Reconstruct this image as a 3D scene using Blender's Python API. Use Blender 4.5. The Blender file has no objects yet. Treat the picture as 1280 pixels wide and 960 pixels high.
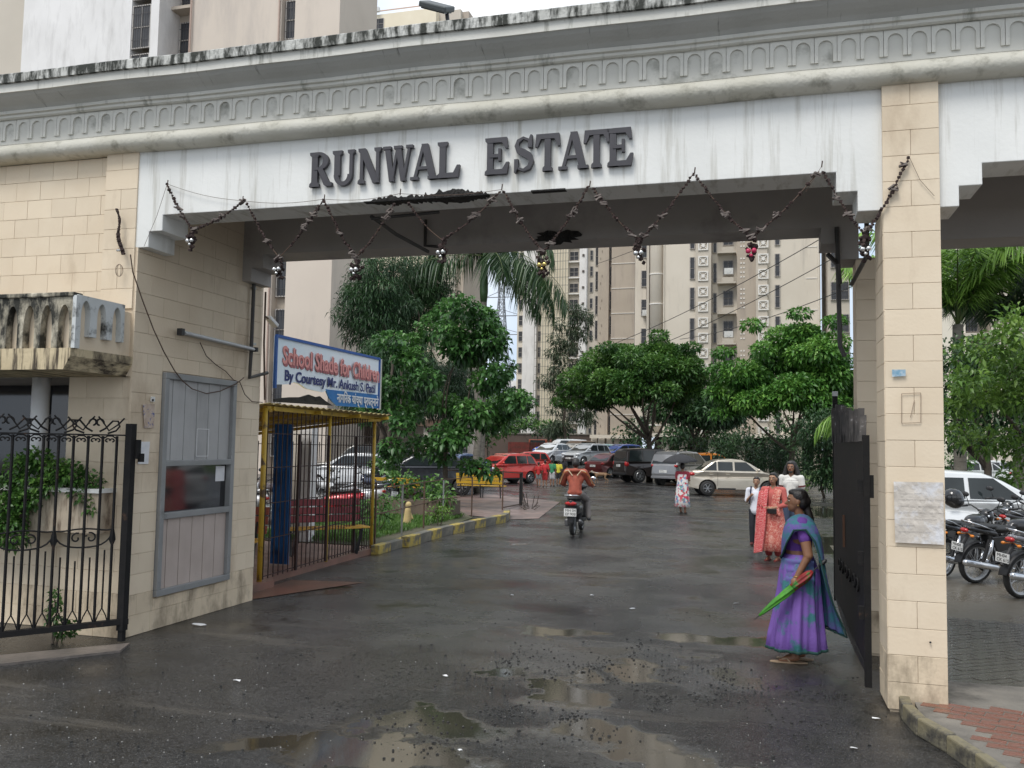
import bpy, bmesh, math, random
import numpy as np
from math import sin, cos, pi, radians
from mathutils import Vector, Matrix
random.seed(7); rng = np.random.default_rng(7)
SC = bpy.context.scene; COL = SC.collection
# ---------------- camera, world, sun, exposure ----------------
FPX, CH = 1105.8, 1.9
YAW, PIT, ROL = .276181, .0690518, -.01729
_f = Vector((-sin(YAW)*cos(PIT), cos(YAW)*cos(PIT), sin(PIT))); _r = Vector((cos(YAW), sin(YAW), 0)); _d = -_r.cross(_f)
_R = cos(ROL)*_r + sin(ROL)*_d; _D = -sin(ROL)*_r + cos(ROL)*_d
cam = bpy.data.objects.new('camera', bpy.data.cameras.new('camera')); COL.objects.link(cam)
cam.matrix_world = Matrix(((_R.x, -_D.x, -_f.x, 0), (_R.y, -_D.y, -_f.y, 0), (_R.z, -_D.z, -_f.z, CH), (0, 0, 0, 1)))
cam.data.sensor_width = 36; cam.data.lens = 36*FPX/1280; cam.data.clip_end = 3000; cam.data.clip_start = .05
SC.camera = cam
W = bpy.data.worlds.new('World'); SC.world = W; W.use_nodes = True
wn, wl = W.node_tree.nodes, W.node_tree.links
wn.clear()
SUN_EL, SUN_AZ = radians(58), radians(200)
sky = wn.new('ShaderNodeTexSky'); sky.sky_type = 'NISHITA'; sky.sun_disc = False
sky.sun_elevation = SUN_EL; sky.sun_rotation = SUN_AZ; sky.air_density = 1.6; sky.dust_density = 5
sc1 = wn.new('ShaderNodeMix'); sc1.data_type = 'RGBA'; sc1.blend_type = 'MULTIPLY'; sc1.inputs[0].default_value = 1
sc1.inputs[7].default_value = (.1, .1, .1, 1)
tc = wn.new('ShaderNodeTexCoord'); nz = wn.new('ShaderNodeTexNoise'); nz.inputs['Scale'].default_value = 2.2; nz.inputs['Detail'].default_value = 6
rp = wn.new('ShaderNodeValToRGB'); rp.color_ramp.elements[0].position = .35; rp.color_ramp.elements[1].position = .68
rp.color_ramp.elements[0].color = (.50, .61, .76, 1); rp.color_ramp.elements[1].color = (.96, .97, .98, 1)
mx = wn.new('ShaderNodeMix'); mx.data_type = 'RGBA'; mx.inputs[0].default_value = .92
bg = wn.new('ShaderNodeBackground'); bg.inputs[1].default_value = .84; wo = wn.new('ShaderNodeOutputWorld')
wl.new(sky.outputs[0], sc1.inputs[6]); wl.new(tc.outputs['Generated'], nz.inputs['Vector']); wl.new(nz.outputs[0], rp.inputs[0])
wl.new(sc1.outputs[2], mx.inputs[6]); wl.new(rp.outputs[0], mx.inputs[7]); wl.new(mx.outputs[2], bg.inputs[0]); wl.new(bg.outputs[0], wo.inputs[0])
sl = bpy.data.lights.new('sun', 'SUN'); sl.energy = 1.5; sl.angle = radians(25); sl.color = (1, .97, .92)
so = bpy.data.objects.new('sun', sl); COL.objects.link(so)
so.rotation_euler = (pi/2-SUN_EL, 0, pi-SUN_AZ); so.location = (0, 0, 60)
SC.view_settings.view_transform = 'Standard'; SC.view_settings.look = 'None'; SC.view_settings.exposure = 0.68; SC.view_settings.gamma = 1
SC.cycles.max_bounces = 5; SC.cycles.use_denoising = True

# ---------------- survey of the place: points on real planes ----------------
def ray(x, y): return _R*((x-640)/FPX) + _D*((y-480)/FPX) + _f
def G(x, y, z=0.): d = ray(x, y); t = (z-CH)/d.z; return Vector((d.x*t, d.y*t, z))
def PY(x, y, Y): d = ray(x, y); t = Y/d.y; return Vector((d.x*t, Y, CH+d.z*t))
def PX(x, y, X): d = ray(x, y); t = X/d.x; return Vector((X, d.y*t, CH+d.z*t))

# ---------------- materials ----------------
MC = {}
def nd(nt, t, **k):
    n = nt.nodes.new(t)
    for a, v in k.items(): setattr(n, a, v)
    return n
def pm(name, c1, c2=None, sc=4., rough=.7, rough2=None, metal=0., bump=0., bsc=None, stretch=(1, 1, 1), stain=None, ssc=3., sstr=(1, 1, 1), slo=.5, shi=.7, coat=0., trans=0., spec=.5, detail=6, sub=0, emis=None):
    """procedural material: two tones mixed by noise, an optional stain tone, bump"""
    if name in MC: return MC[name]
    m = bpy.data.materials.new(name); m.use_nodes = True; nt = m.node_tree; L = nt.links
    b = nt.nodes['Principled BSDF']; MC[name] = m
    if c2 is None: c2 = tuple(v*.8 for v in c1)
    t = nd(nt, 'ShaderNodeTexCoord'); mp = nd(nt, 'ShaderNodeMapping'); mp.inputs['Scale'].default_value = stretch
    L.new(t.outputs['Object'], mp.inputs[0])
    n = nd(nt, 'ShaderNodeTexNoise'); n.inputs['Scale'].default_value = sc; n.inputs['Detail'].default_value = detail; L.new(mp.outputs[0], n.inputs['Vector'])
    r = nd(nt, 'ShaderNodeMapRange'); r.inputs[1].default_value = .3; r.inputs[2].default_value = .7; L.new(n.outputs[0], r.inputs[0])
    x = nd(nt, 'ShaderNodeMix', data_type='RGBA'); x.inputs[6].default_value = (*c1, 1); x.inputs[7].default_value = (*c2, 1)
    L.new(r.outputs[0], x.inputs[0]); out = x.outputs[2]
    if stain:
        mp2 = nd(nt, 'ShaderNodeMapping'); mp2.inputs['Scale'].default_value = sstr; L.new(t.outputs['Object'], mp2.inputs[0])
        n2 = nd(nt, 'ShaderNodeTexNoise'); n2.inputs['Scale'].default_value = ssc; n2.inputs['Detail'].default_value = 8; n2.inputs['Roughness'].default_value = .65
        L.new(mp2.outputs[0], n2.inputs['Vector'])
        r2 = nd(nt, 'ShaderNodeMapRange'); r2.inputs[1].default_value = slo; r2.inputs[2].default_value = shi; L.new(n2.outputs[0], r2.inputs[0])
        x2 = nd(nt, 'ShaderNodeMix', data_type='RGBA'); x2.inputs[7].default_value = (*stain, 1); L.new(r2.outputs[0], x2.inputs[0]); L.new(out, x2.inputs[6]); out = x2.outputs[2]
    L.new(out, b.inputs['Base Color'])
    if rough2 is not None:
        rr = nd(nt, 'ShaderNodeMapRange'); rr.inputs[3].default_value = rough; rr.inputs[4].default_value = rough2; L.new(r.outputs[0], rr.inputs[0]); L.new(rr.outputs[0], b.inputs['Roughness'])
    else: b.inputs['Roughness'].default_value = rough
    b.inputs['Metallic'].default_value = metal; b.inputs['Coat Weight'].default_value = coat; b.inputs['Specular IOR Level'].default_value = spec
    if trans: b.inputs['Transmission Weight'].default_value = trans
    if sub: b.inputs['Subsurface Weight'].default_value = sub; b.inputs['Subsurface Radius'].default_value = (.01, .004, .002)
    if emis: b.inputs['Emission Color'].default_value = (*emis, 1); b.inputs['Emission Strength'].default_value = 1
    if bump:
        bu = nd(nt, 'ShaderNodeBump'); bu.inputs['Strength'].default_value = bump; bu.inputs['Distance'].default_value = .02
        n3 = nd(nt, 'ShaderNodeTexNoise'); n3.inputs['Scale'].default_value = bsc or sc*6; n3.inputs['Detail'].default_value = 5; L.new(t.outputs['Object'], n3.inputs['Vector'])
        L.new(n3.outputs[0], bu.inputs['Height']); L.new(bu.outputs[0], b.inputs['Normal'])
    return m
def flat(name, c, rough=.5, metal=0., **k): return pm(name, c, tuple(v*.86 for v in c), 9, rough, metal=metal, **k)

# ---------------- mesh helpers ----------------
class MB:
    def __init__(s): s.v = []; s.f = []
    def add(s, vs, fs):
        n = len(s.v); s.v += [tuple(v) for v in vs]; s.f += [tuple(n+i for i in f) for f in fs]; return s
    def box(s, c, d, rz=0, M=None):
        x, y, z = d[0]/2, d[1]/2, d[2]/2
        vs = [Vector((a*x, b*y, e*z)) for a in (-1, 1) for b in (-1, 1) for e in (-1, 1)]
        R = M or Matrix.Rotation(rz, 3, 'Z'); c = Vector(c)
        return s.add([R @ v + c for v in vs], [(0, 1, 3, 2), (4, 6, 7, 5), (0, 4, 5, 1), (2, 3, 7, 6), (0, 2, 6, 4), (1, 5, 7, 3)])
    def span(s, a, b):
        return s.box([(a[i]+b[i])/2 for i in range(3)], [abs(b[i]-a[i]) for i in range(3)])
    def bar(s, p0, p1, w, h=None):
        p0, p1 = Vector(p0), Vector(p1); d = p1-p0; l = d.length
        if l < 1e-6: return s
        q = d.to_track_quat('Z', 'Y').to_matrix(); return s.box((p0+p1)/2, (w, h or w, l), M=q)
    def tube(s, pts, r, n=8, cap=True):
        pts = [Vector(p) for p in pts]; rs = r if isinstance(r, (list, tuple)) else [r]*len(pts)
        vs = []; fs = []; up = None
        for i, p in enumerate(pts):
            t = (pts[min(i+1, len(pts)-1)]-pts[max(i-1, 0)])
            t = t.normalized() if t.length > 1e-9 else Vector((0, 0, 1))
            if up is None: up = t.orthogonal().normalized()
            u = (up - t*up.dot(t)); u = u.normalized() if u.length > 1e-6 else t.orthogonal().normalized()
            up = u; w = t.cross(u)
            vs += [p + (u*cos(2*pi*k/n) + w*sin(2*pi*k/n))*rs[i] for k in range(n)]
        for i in range(len(pts)-1):
            for k in range(n): fs.append((i*n+k, i*n+(k+1) % n, (i+1)*n+(k+1) % n, (i+1)*n+k))
        if cap: fs.append(tuple(range(n-1, -1, -1))); fs.append(tuple((len(pts)-1)*n+k for k in range(n)))
        return s.add(vs, fs)
    def loft(s, rings, closed=True, cap=True):
        n = len(rings[0]); vs = [p for r in rings for p in r]; fs = []
        for i in range(len(rings)-1):
            for k in range(n if closed else n-1): fs.append((i*n+k, i*n+(k+1) % n, (i+1)*n+(k+1) % n, (i+1)*n+k))
        if cap and closed: fs.append(tuple(range(n-1, -1, -1))); fs.append(tuple((len(rings)-1)*n+k for k in range(n)))
        return s.add(vs, fs)
    def lathe(s, prof, c=(0, 0, 0), n=16, axis='Z', sx=1, sy=1, cap=True):
        c = Vector(c); rings = []
        for r, z in prof:
            ring = []
            for k in range(n):
                a = 2*pi*k/n; p = Vector((r*cos(a)*sx, r*sin(a)*sy, z))
                if axis == 'Y': p = Vector((p.x, p.z, p.y))
                if axis == 'X': p = Vector((p.z, p.x, p.y))
                ring.append(c+p)
            rings.append(ring)
        return s.loft(rings, cap=cap)
    def ball(s, c, r, n=8, m=6):
        r = r if isinstance(r, (tuple, list)) else (r, r, r); c = Vector(c); rings = []
        for i in range(m+1):
            t = pi*i/m; q = max(sin(t), .02)
            rings.append([c+Vector((r[0]*q*cos(2*pi*k/n), r[1]*q*sin(2*pi*k/n), -r[2]*cos(t))) for k in range(n)])
        return s.loft(rings)
    def prism(s, pts, f, h):
        """polygon pts (2d) mapped by f(u,v)->Vector, extruded by vector h"""
        a = [f(*p) for p in pts]; h = Vector(h); n = len(a)
        fs = [tuple(range(n)), tuple(range(2*n-1, n-1, -1))] + [(i, (i+1) % n, n+(i+1) % n, n+i) for i in range(n)]
        return s.add(a+[p+h for p in a], fs)
    def mesh(s, name, m, smooth=False):
        me = bpy.data.meshes.new(name); me.from_pydata([tuple(v) for v in s.v], [], s.f)
        b = bmesh.new(); b.from_mesh(me); bmesh.ops.recalc_face_normals(b, faces=b.faces); b.to_mesh(me); b.free()
        if smooth: me.polygons.foreach_set('use_smooth', [True]*len(me.polygons))
        me.materials.append(m); return me
    def build(s, name, m, parent=None, smooth=False, bevel=0, world=False, **tags):
        return link(name, s.mesh(name, m, smooth), parent, bevel, world, **tags)
def wloc(p):
    v = Vector((0, 0, 0))
    while p: v += p.location; p = p.parent
    return v
def tag(o, label=None, cat=None, group=None, kind=None):
    for k, v in (('label', label), ('category', cat), ('group', group), ('kind', kind)):
        if v: o[k] = v
    return o
def link(name, me, parent=None, bevel=0, world=False, **t):
    o = bpy.data.objects.new(name, me); COL.objects.link(o)
    if parent:
        o.parent = parent
        if world: o.location = -wloc(parent)
    if bevel:
        b = o.modifiers.new('bevel', 'BEVEL'); b.width = bevel; b.segments = 2; b.limit_method = 'ANGLE'; b.angle_limit = radians(40)
    return tag(o, **t)
def thing(name, label, cat, loc=(0, 0, 0), rz=0, group=None):
    o = bpy.data.objects.new(name, None); COL.objects.link(o); o.location = loc; o.rotation_euler = (0, 0, rz); o.empty_display_size = .2
    return tag(o, label, cat, group)
def dup(o, parent=None):
    c = o.copy(); COL.objects.link(c)
    if parent: c.parent = parent
    for ch in list(o.children): dup(ch, c)
    return c
def place(proto, n, loc, rz=None, label=None, group=None, scale=None):
    """n == 0 uses the prototype itself, later calls copy it with its parts"""
    o = proto if n == 0 else dup(proto)
    o.location = loc
    if rz is not None: o.rotation_euler = (0, 0, rz)
    if scale: o.scale = (scale,)*3
    if label: o['label'] = label
    if group: o['group'] = group
    return o
def swap(o, mats):
    """give this copy its own paint: {old name: new material}"""
    for c in [o]+list(o.children_recursive):
        if c.type == 'MESH' and c.data.materials and c.data.materials[0].name in mats:
            c.data = c.data.copy(); c.data.materials[0] = mats[c.data.materials[0].name]
BENCH = bpy.data.scenes.new('workbench')   # an empty side scene: modifiers are applied here without touching the main one
def baked(o):
    BENCH.collection.objects.link(o); vl = BENCH.view_layers[0]; vl.update(); dg = vl.depsgraph
    me = bpy.data.meshes.new_from_object(o.evaluated_get(dg)); BENCH.collection.objects.unlink(o); return me
def fuse(prims, vox, m, name, smooth=3):
    """one continuous surface grown over tapered limbs ('c',p0,p1,r0,r1) and ellipsoids ('e',c,(rx,ry,rz))"""
    b = MB()
    for p in prims:
        if p[0] == 'c':
            p0, p1 = Vector(p[1]), Vector(p[2]); d = p1-p0; k = 5
            pts = [p0-d.normalized()*p[3]*.7, p0-d.normalized()*p[3]*.4] + [p0+d*i/k for i in range(k+1)] + [p1+d.normalized()*p[4]*.4, p1+d.normalized()*p[4]*.7]
            rs = [p[3]*.6, p[3]*.88] + [p[3]+(p[4]-p[3])*i/k for i in range(k+1)] + [p[4]*.88, p[4]*.6]
            b.tube(pts, rs, 10)
        else:
            b.ball(p[1], p[2], 14, 10)
    me = b.mesh(name, m)
    o = bpy.data.objects.new('t', me)
    r = o.modifiers.new('r', 'REMESH'); r.mode = 'VOXEL'; r.voxel_size = vox
    if smooth:
        q = o.modifiers.new('s', 'SMOOTH'); q.iterations = smooth; q.factor = .5
    out = baked(o); bpy.data.objects.remove(o); bpy.data.meshes.remove(me)
    out.name = name; out.polygons.foreach_set('use_smooth', [True]*len(out.polygons)); out.materials.clear(); out.materials.append(m)
    return out
def text(s, size, m, ext=.002, bold=0., shear=0., name='lettering', spacing=1.):
    c = bpy.data.curves.new(name, 'FONT'); c.body = s; c.size = size; c.extrude = ext; c.offset = bold; c.shear = shear; c.space_character = spacing; c.resolution_u = 3
    o = bpy.data.objects.new('t', c); me = baked(o); bpy.data.objects.remove(o)
    me.name = name; me.materials.clear(); me.materials.append(m); return me
# ================= MATERIALS =================
BEIGE = pm('beige_block', (.75, .64, .49), (.68, .565, .42), 2.2, .82, bump=.09, bsc=40, stain=(.40, .30, .20), ssc=1.6, sstr=(1, 1, .45), slo=.54, shi=.85)
BEIGE_B = pm('beige_block_grimy', (.72, .60, .44), (.62, .51, .37), 3, .82, bump=.15, bsc=40, stain=(.16, .12, .08), ssc=4.5, sstr=(1, 1, .5), slo=.46, shi=.76)
MORTAR = pm('block_joint', (.62, .51, .38), (.54, .44, .32), 5, .9)
WHITE = pm('white_painted_plaster', (.81, .81, .785), (.72, .725, .70), 1.6, .75, bump=.1, bsc=25, stain=(.36, .34, .28), ssc=2.6, sstr=(4.5, 1, .3), slo=.51, shi=.80)
GREYM = pm('weathered_moulding', (.68, .67, .62), (.58, .57, .52), 2, .8, bump=.25, bsc=30, stain=(.17, .17, .14), ssc=3, sstr=(2.4, 1, .5), slo=.56, shi=.74)
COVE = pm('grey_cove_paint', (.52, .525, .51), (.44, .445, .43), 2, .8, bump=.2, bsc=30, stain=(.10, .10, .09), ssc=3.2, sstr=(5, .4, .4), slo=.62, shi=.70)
ROLLM = pm('mossy_round_moulding', (.64, .62, .55), (.52, .50, .42), 2, .75, bump=.3, bsc=35, stain=(.16, .15, .11), ssc=3, sstr=(2.2, 1.5, 2.5), slo=.52, shi=.80)
MOLD = pm('black_mould_on_plaster', (.62, .62, .59), (.42, .42, .39), 3, .85, bump=.4, bsc=40, stain=(.035, .038, .032), ssc=4.5, sstr=(2.6, 1, .7), slo=.42, shi=.56)
MOLD2 = pm('blackened_balustrade', (.58, .53, .42), (.40, .36, .27), 4, .85, bump=.4, bsc=50, stain=(.025, .025, .02), ssc=5, sstr=(1.5, 1, .6), slo=.38, shi=.55)
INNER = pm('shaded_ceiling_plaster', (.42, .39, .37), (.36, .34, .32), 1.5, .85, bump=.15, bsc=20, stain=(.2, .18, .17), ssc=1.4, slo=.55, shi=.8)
CEM = pm('cement', (.23, .21, .18), (.14, .13, .115), 4, .85, bump=.4, bsc=30, stain=(.07, .065, .055), ssc=3, slo=.5, shi=.7)
BURN = pm('charred_plaster', (.035, .033, .031), (.015, .014, .013), 12, .95, bump=1, bsc=60)
BLACK = pm('black_gate_paint', (.008, .008, .009), (.014, .013, .013), 8, .65, spec=.25, bump=.15, stain=(.09, .05, .03), ssc=6, slo=.62, shi=.75)
ALU = pm('aluminium_frame', (.30, .305, .305), (.24, .245, .245), 4, .5, metal=.2, stain=(.15, .15, .15), ssc=5, slo=.6, shi=.8)
LAM = pm('grey_laminate', (.45, .445, .44), (.38, .375, .37), 3, .6, stain=(.25, .25, .25), ssc=2, sstr=(1, 1, .3), slo=.55, shi=.8)
LAM2 = pm('faded_pinkish_laminate', (.50, .42, .38), (.42, .35, .31), 3, .6, stain=(.22, .18, .15), ssc=2, sstr=(1, 1, .3), slo=.58, shi=.8)
DGLASS = pm('dark_glass', (.012, .013, .015), (.02, .02, .022), 2, .06, spec=.8)
LETTER = pm('dark_metal_letter', (.055, .052, .06), (.04, .038, .045), 6, .5)
PIPE = pm('dark_pipe', (.03, .028, .028), (.05, .045, .04), 6, .5)
STEEL = flat('galvanised_steel', (.45, .46, .47), .35, .8)
CHALK = flat('chalk_white', (.8, .8, .8), .9)
PAPER = pm('paper', (.80, .80, .80), (.66, .66, .68), 8, .8, bump=.4, bsc=12)
BLUEP = flat('blue_print', (.12, .16, .5), .8)
RUST = flat('rusty_wire', (.10, .06, .04), .7)

# ================= GROUND =================
def road_material():
    m = bpy.data.materials.new('wet_asphalt'); m.use_nodes = True; nt = m.node_tree; L = nt.links; b = nt.nodes['Principled BSDF']
    t = nd(nt, 'ShaderNodeTexCoord')
    def noise(s, d=6, st=(1, 1, 1), rgh=.6):
        mp = nd(nt, 'ShaderNodeMapping'); mp.inputs['Scale'].default_value = st; L.new(t.outputs['Object'], mp.inputs[0])
        n = nd(nt, 'ShaderNodeTexNoise'); n.inputs['Scale'].default_value = s; n.inputs['Detail'].default_value = d; n.inputs['Roughness'].default_value = rgh
        L.new(mp.outputs[0], n.inputs['Vector']); return n
    def rng_(o, a, b_, c=0, d=1):
        r = nd(nt, 'ShaderNodeMapRange'); r.inputs[1].default_value = a; r.inputs[2].default_value = b_; r.inputs[3].default_value = c; r.inputs[4].default_value = d; L.new(o, r.inputs[0]); return r.outputs[0]
    def mixc(f, a, c):
        x = nd(nt, 'ShaderNodeMix', data_type='RGBA')
        L.new(f, x.inputs[0])
        for i, v in ((6, a), (7, c)):
            if isinstance(v, tuple): x.inputs[i].default_value = (*v, 1)
            else: L.new(v, x.inputs[i])
        return x.outputs[2]
    def mth(op, a, c):
        x = nd(nt, 'ShaderNodeMath', operation=op)
        for i, v in ((0, a), (1, c)):
            if isinstance(v, (int, float)): x.inputs[i].default_value = v
            else: L.new(v, x.inputs[i])
        return x.outputs[0]
    big = noise(.35, 5); mid = noise(1.8, 8); grit = noise(70, 4); warp = noise(1.6, 7)
    # puddles: warped ellipses where the road has sunk, and small ones from noise
    pud = rng_(noise(.8, 6, (1, 1, 1), .55).outputs[0], .62, .70)
    wv = nd(nt, 'ShaderNodeVectorMath', operation='SCALE'); wv.inputs[3].default_value = 1.5
    wc = nd(nt, 'ShaderNodeVectorMath', operation='SUBTRACT'); wc.inputs[1].default_value = (.5, .5, .5); L.new(warp.outputs['Color'], wc.inputs[0]); L.new(wc.outputs[0], wv.inputs[0])
    ad = nd(nt, 'ShaderNodeVectorMath', operation='ADD'); L.new(t.outputs['Object'], ad.inputs[0]); L.new(wv.outputs[0], ad.inputs[1])
    for (px, py, rx, ry) in ((540, 905, .62, .30), (715, 862, .30, .62), (640, 842, .35, .18), (800, 838, .35, .30), (900, 800, .9, .30), (690, 790, .5, .3), (1035, 680, .5, 2.5), (470, 935, .7, .3), (1030, 640, .8, 3), (835, 955, .6, .2), (330, 935, .5, .2), (760, 925, .6, .25)):
        c = G(px, py)
        mp = nd(nt, 'ShaderNodeMapping', vector_type='POINT'); mp.inputs['Location'].default_value = (-c.x/rx, -c.y/ry, 0); mp.inputs['Scale'].default_value = (1/rx, 1/ry, 0)
        L.new(ad.outputs[0], mp.inputs[0]); ln = nd(nt, 'ShaderNodeVectorMath', operation='LENGTH'); L.new(mp.outputs[0], ln.inputs[0])
        pud = mth('MAXIMUM', pud, rng_(ln.outputs['Value'], 1.1, .72))
    base = mixc(rng_(mid.outputs[0], .35, .65), (.010, .0105, .011), (.030, .030, .031))
    base = mixc(rng_(big.outputs[0], .45, .7), base, (.050, .045, .038))
    base = mixc(rng_(grit.outputs[0], .56, .68), base, (.13, .13, .127))
    base = mixc(rng_(noise(24, 4).outputs[0], .55, .61), base, (.006, .006, .006))
    base = mixc(rng_(noise(1.1, 5, (.25, 2.2, 1)).outputs[0], .6, .72), base, (.085, .078, .068))
    mud = mixc(rng_(noise(2.2, 4).outputs[0], .4, .7), (.045, .040, .031), (.028, .026, .022))
    L.new(mixc(pud, base, mud), b.inputs['Base Color'])
    wet = rng_(noise(.7, 7).outputs[0], .36, .64)
    rg = rng_(wet, 0, 1, .08, .38)
    rx_ = nd(nt, 'ShaderNodeMix'); L.new(pud, rx_.inputs[0]); L.new(rg, rx_.inputs[2]); rx_.inputs[3].default_value = .03; L.new(rx_.outputs[0], b.inputs['Roughness'])
    b.inputs['Specular IOR Level'].default_value = .8
    bu = nd(nt, 'ShaderNodeBump'); bu.inputs['Distance'].default_value = .022
    st = mth('SUBTRACT', 1.0, pud); L.new(mth('ADD', mth('MULTIPLY', st, rng_(noise(.55, 6).outputs[0], .40, .62, .12, .95)), .012), bu.inputs['Strength'])
    hh = mth('ADD', mth('MULTIPLY', grit.outputs[0], 1.5), mth('MULTIPLY', noise(26, 4).outputs[0], .5)); L.new(hh, bu.inputs['Height'])
    L.new(bu.outputs[0], b.inputs['Normal']); return m
ROAD = road_material()
EARTH = pm('bare_earth', (.10, .085, .06), (.06, .07, .03), .6, .9, bump=.5, bsc=8)
LAWN = pm('lawn_soil', (.10, .16, .04), (.06, .10, .03), 1.5, .95, bump=.5, bsc=20)
def sheet(name, pts, z, m, thick=None):
    b = MB(); f = lambda u, v: Vector((u, v, z))
    if thick: b.prism(pts, lambda u, v: Vector((u, v, z-thick)), (0, 0, thick))
    else: b.add([f(*p) for p in pts], [tuple(range(len(pts)))])
    return b.build(name, m, kind='structure')
sheet('ground', [(-900, -40), (900, -40), (900, 1500), (-900, 1500)], -.03, EARTH)
sheet('road', [(-60, -12), (60, -12), (60, 110), (-60, 110)], 0, ROAD)
sheet('lawn', [(3.2, 46), (40, 42), (40, 108), (2, 108)], .012, LAWN)
sheet('garden_bed', [(-6.62, 14.45), (-6.5, 17), (-6.9, 21), (-9.5, 26), (-10.5, 17.5), (-9.6, 14.5)], .10, EARTH, .12)
sheet('shelter_floor', [(-6.15, 9.75), (-6.12, 10.4), (-6.36, 10.8), (-6.45, 14.4), (-9.4, 14.4), (-9.4, 9.75)], .09, pm('red_oxide_floor', (.24, .12, .09), (.15, .09, .07), 2, .35, rough2=.6, bump=.2), .12)
sheet('footpath_apron', [(-5.9, 9.45), (-5.2, 11.2), (-6.2, 11.0), (-6.2, 9.8)], .008, pm('red_stained_cement', (.20, .09, .06), (.10, .07, .055), 2, .4))
# muddy bike parking yard laid with paver blocks, seen right of the pier
PAV = pm('wet_grey_paver', (.15, .14, .125), (.08, .076, .07), 2.5, .10, rough2=.38, bump=.2, bsc=50, stain=(.05, .042, .032), ssc=1.2, slo=.5, shi=.62)
PAVR = pm('wet_red_paver', (.24, .085, .055), (.15, .07, .05), 3, .15, rough2=.5, bump=.3, bsc=50, stain=(.13, .115, .09), ssc=1.6, slo=.48, shi=.60)
yard = sheet('paver_yard', [(1.3, 7.9), (9, 7.9), (9, 19), (1.3, 19)], .004, pm('silted_yard', (.15, .13, .10), (.09, .08, .065), 1, .10, rough2=.55, bump=.3, bsc=12))
def paving(x0, y0, nx, ny, keep, par, m, z, w=.205, h=.1, lim=300, ang=radians(35)):
    """running bond of paver blocks laid at an angle"""
    mes = []
    for q in range(3): pb = MB(); pb.box((0, 0, 0), (w-.007-.001*q, h-.007, .02)); mes.append(pb.mesh('paver', m))
    n = 0
    for j in range(-ny, ny):
        for i in range(-nx, nx):
            cx, cy = i*w+(j % 2)*w/2, j*h; qx, qy = x0+cx*cos(ang)-cy*sin(ang), y0+cx*sin(ang)+cy*cos(ang)
            if not keep(qx, qy) or n >= lim: continue
            n += 1; o = link('paver', mes[n % 3], par); o.location = (qx, qy, z+random.uniform(-.002, .002)); o.rotation_euler = (random.uniform(-.012, .012), random.uniform(-.012, .012), ang+random.uniform(-.012, .012))
paving(2.0, 9.4, 16, 32, lambda x, y: 1.42 < x < 3.2 and 7.98 < y < 11.3 and x < .235*y+.2, yard, PAV, -.002)
# raised red footpath at the lower right with its rounded kerb
kp = [G(1128, 884), G(1136, 905), G(1155, 922), G(1182, 937), G(1215, 958), G(1250, 985)]
kx = [(v.x, v.y) for v in kp]
outer = [(.93, 7.62), (.95, 7.22)] + kx + [(1.5, 5.0), (6, 5.0), (6, 7.88), (1.3, 7.88)]
path = sheet('footpath', [(x+.07, y) if i < 8 else (x, y) for i, (x, y) in enumerate(outer)], .085, CEM, .1)
paving(1.9, 6.6, 12, 22, lambda x, y: x < 2.7 and 5.4 < y < 7.15 and x > 1.17+max(0, 6.95-y)*.33, path, PAVR, .079, ang=radians(-20), lim=260)
KG = pm('worn_yellow_kerb', (.22, .19, .11), (.15, .14, .11), 5, .6, bump=.4, bsc=40, stain=(.07, .065, .055), ssc=7, slo=.48, shi=.6)
kerb = MB(); pts = [Vector((x, y, .045)) for x, y in [(.92, 7.5), (.95, 7.25)]+kx+[(1.5, 5.0)]]
kb = thing('kerb', None, None); kb['kind'] = 'structure'
def kerb_run(pts, par, mats, step, w, h, zc):
    L_ = [0]
    for i in range(1, len(pts)): L_.append(L_[-1]+(pts[i]-pts[i-1]).length)
    def P(s):
        for i in range(1, len(pts)):
            if s <= L_[i] or i == len(pts)-1:
                return pts[i-1].lerp(pts[i], (s-L_[i-1])/(L_[i]-L_[i-1]))
    n = max(1, int(L_[-1]/step))
    for k in range(n):
        a, b_ = P(L_[-1]*k/n+.004), P(L_[-1]*(k+1)/n-.004)
        d = (b_-a); q = d.to_track_quat('X', 'Z').to_matrix()
        mb = MB(); mb.box((0, 0, 0), (d.length, w, h)); o = mb.build('kerb_stone', mats[k % len(mats)], par, bevel=.012)
        c = (a+b_)/2; o.location = (c.x, c.y, zc+random.uniform(-.004, .004)); o.rotation_euler = (0, random.uniform(-.01, .01), math.atan2(d.y, d.x)+random.uniform(-.015, .015))
kerb_run(pts, kb, [KG], .3, .075, .125, .058)
# painted kerb of the garden
YEL = pm('chipped_yellow_paint', (.50, .37, .07), (.36, .28, .08), 6, .5, bump=.4, bsc=50, stain=(.13, .12, .10), ssc=7, slo=.46, shi=.60)
DKK = pm('chipped_black_paint', (.11, .105, .09), (.17, .16, .135), 6, .5, bump=.4, bsc=50, stain=(.24, .22, .17), ssc=6, slo=.5, shi=.7)
kerb2 = thing('garden_kerb', None, None); kerb2['kind'] = 'structure'
kerb_run([G(468, 693), G(512, 680)], kerb2, [YEL, DKK], .45, .15, .16, .07)
kerb_run([G(506, 684), G(548, 671), G(590, 661), G(632, 652), G(634, 645)], kerb2, [YEL, DKK], .62, .16, .2, .09)
# low cement ramp edge at lower left
sheet('ramp_edge', [(-5.58, 6.9), (-5.7, 7.15), (-8.5, 5.6), (-8.5, 4.2), (-5.6, 5.4)][:0] or [(-5.62, 7.05), (-5.50, 6.78), (-7.4, 4.4), (-7.9, 4.6)], .02, pm('pale_cement_edge', (.17, .145, .13), (.10, .09, .082), 3, .4, bump=.4), .03)

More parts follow.
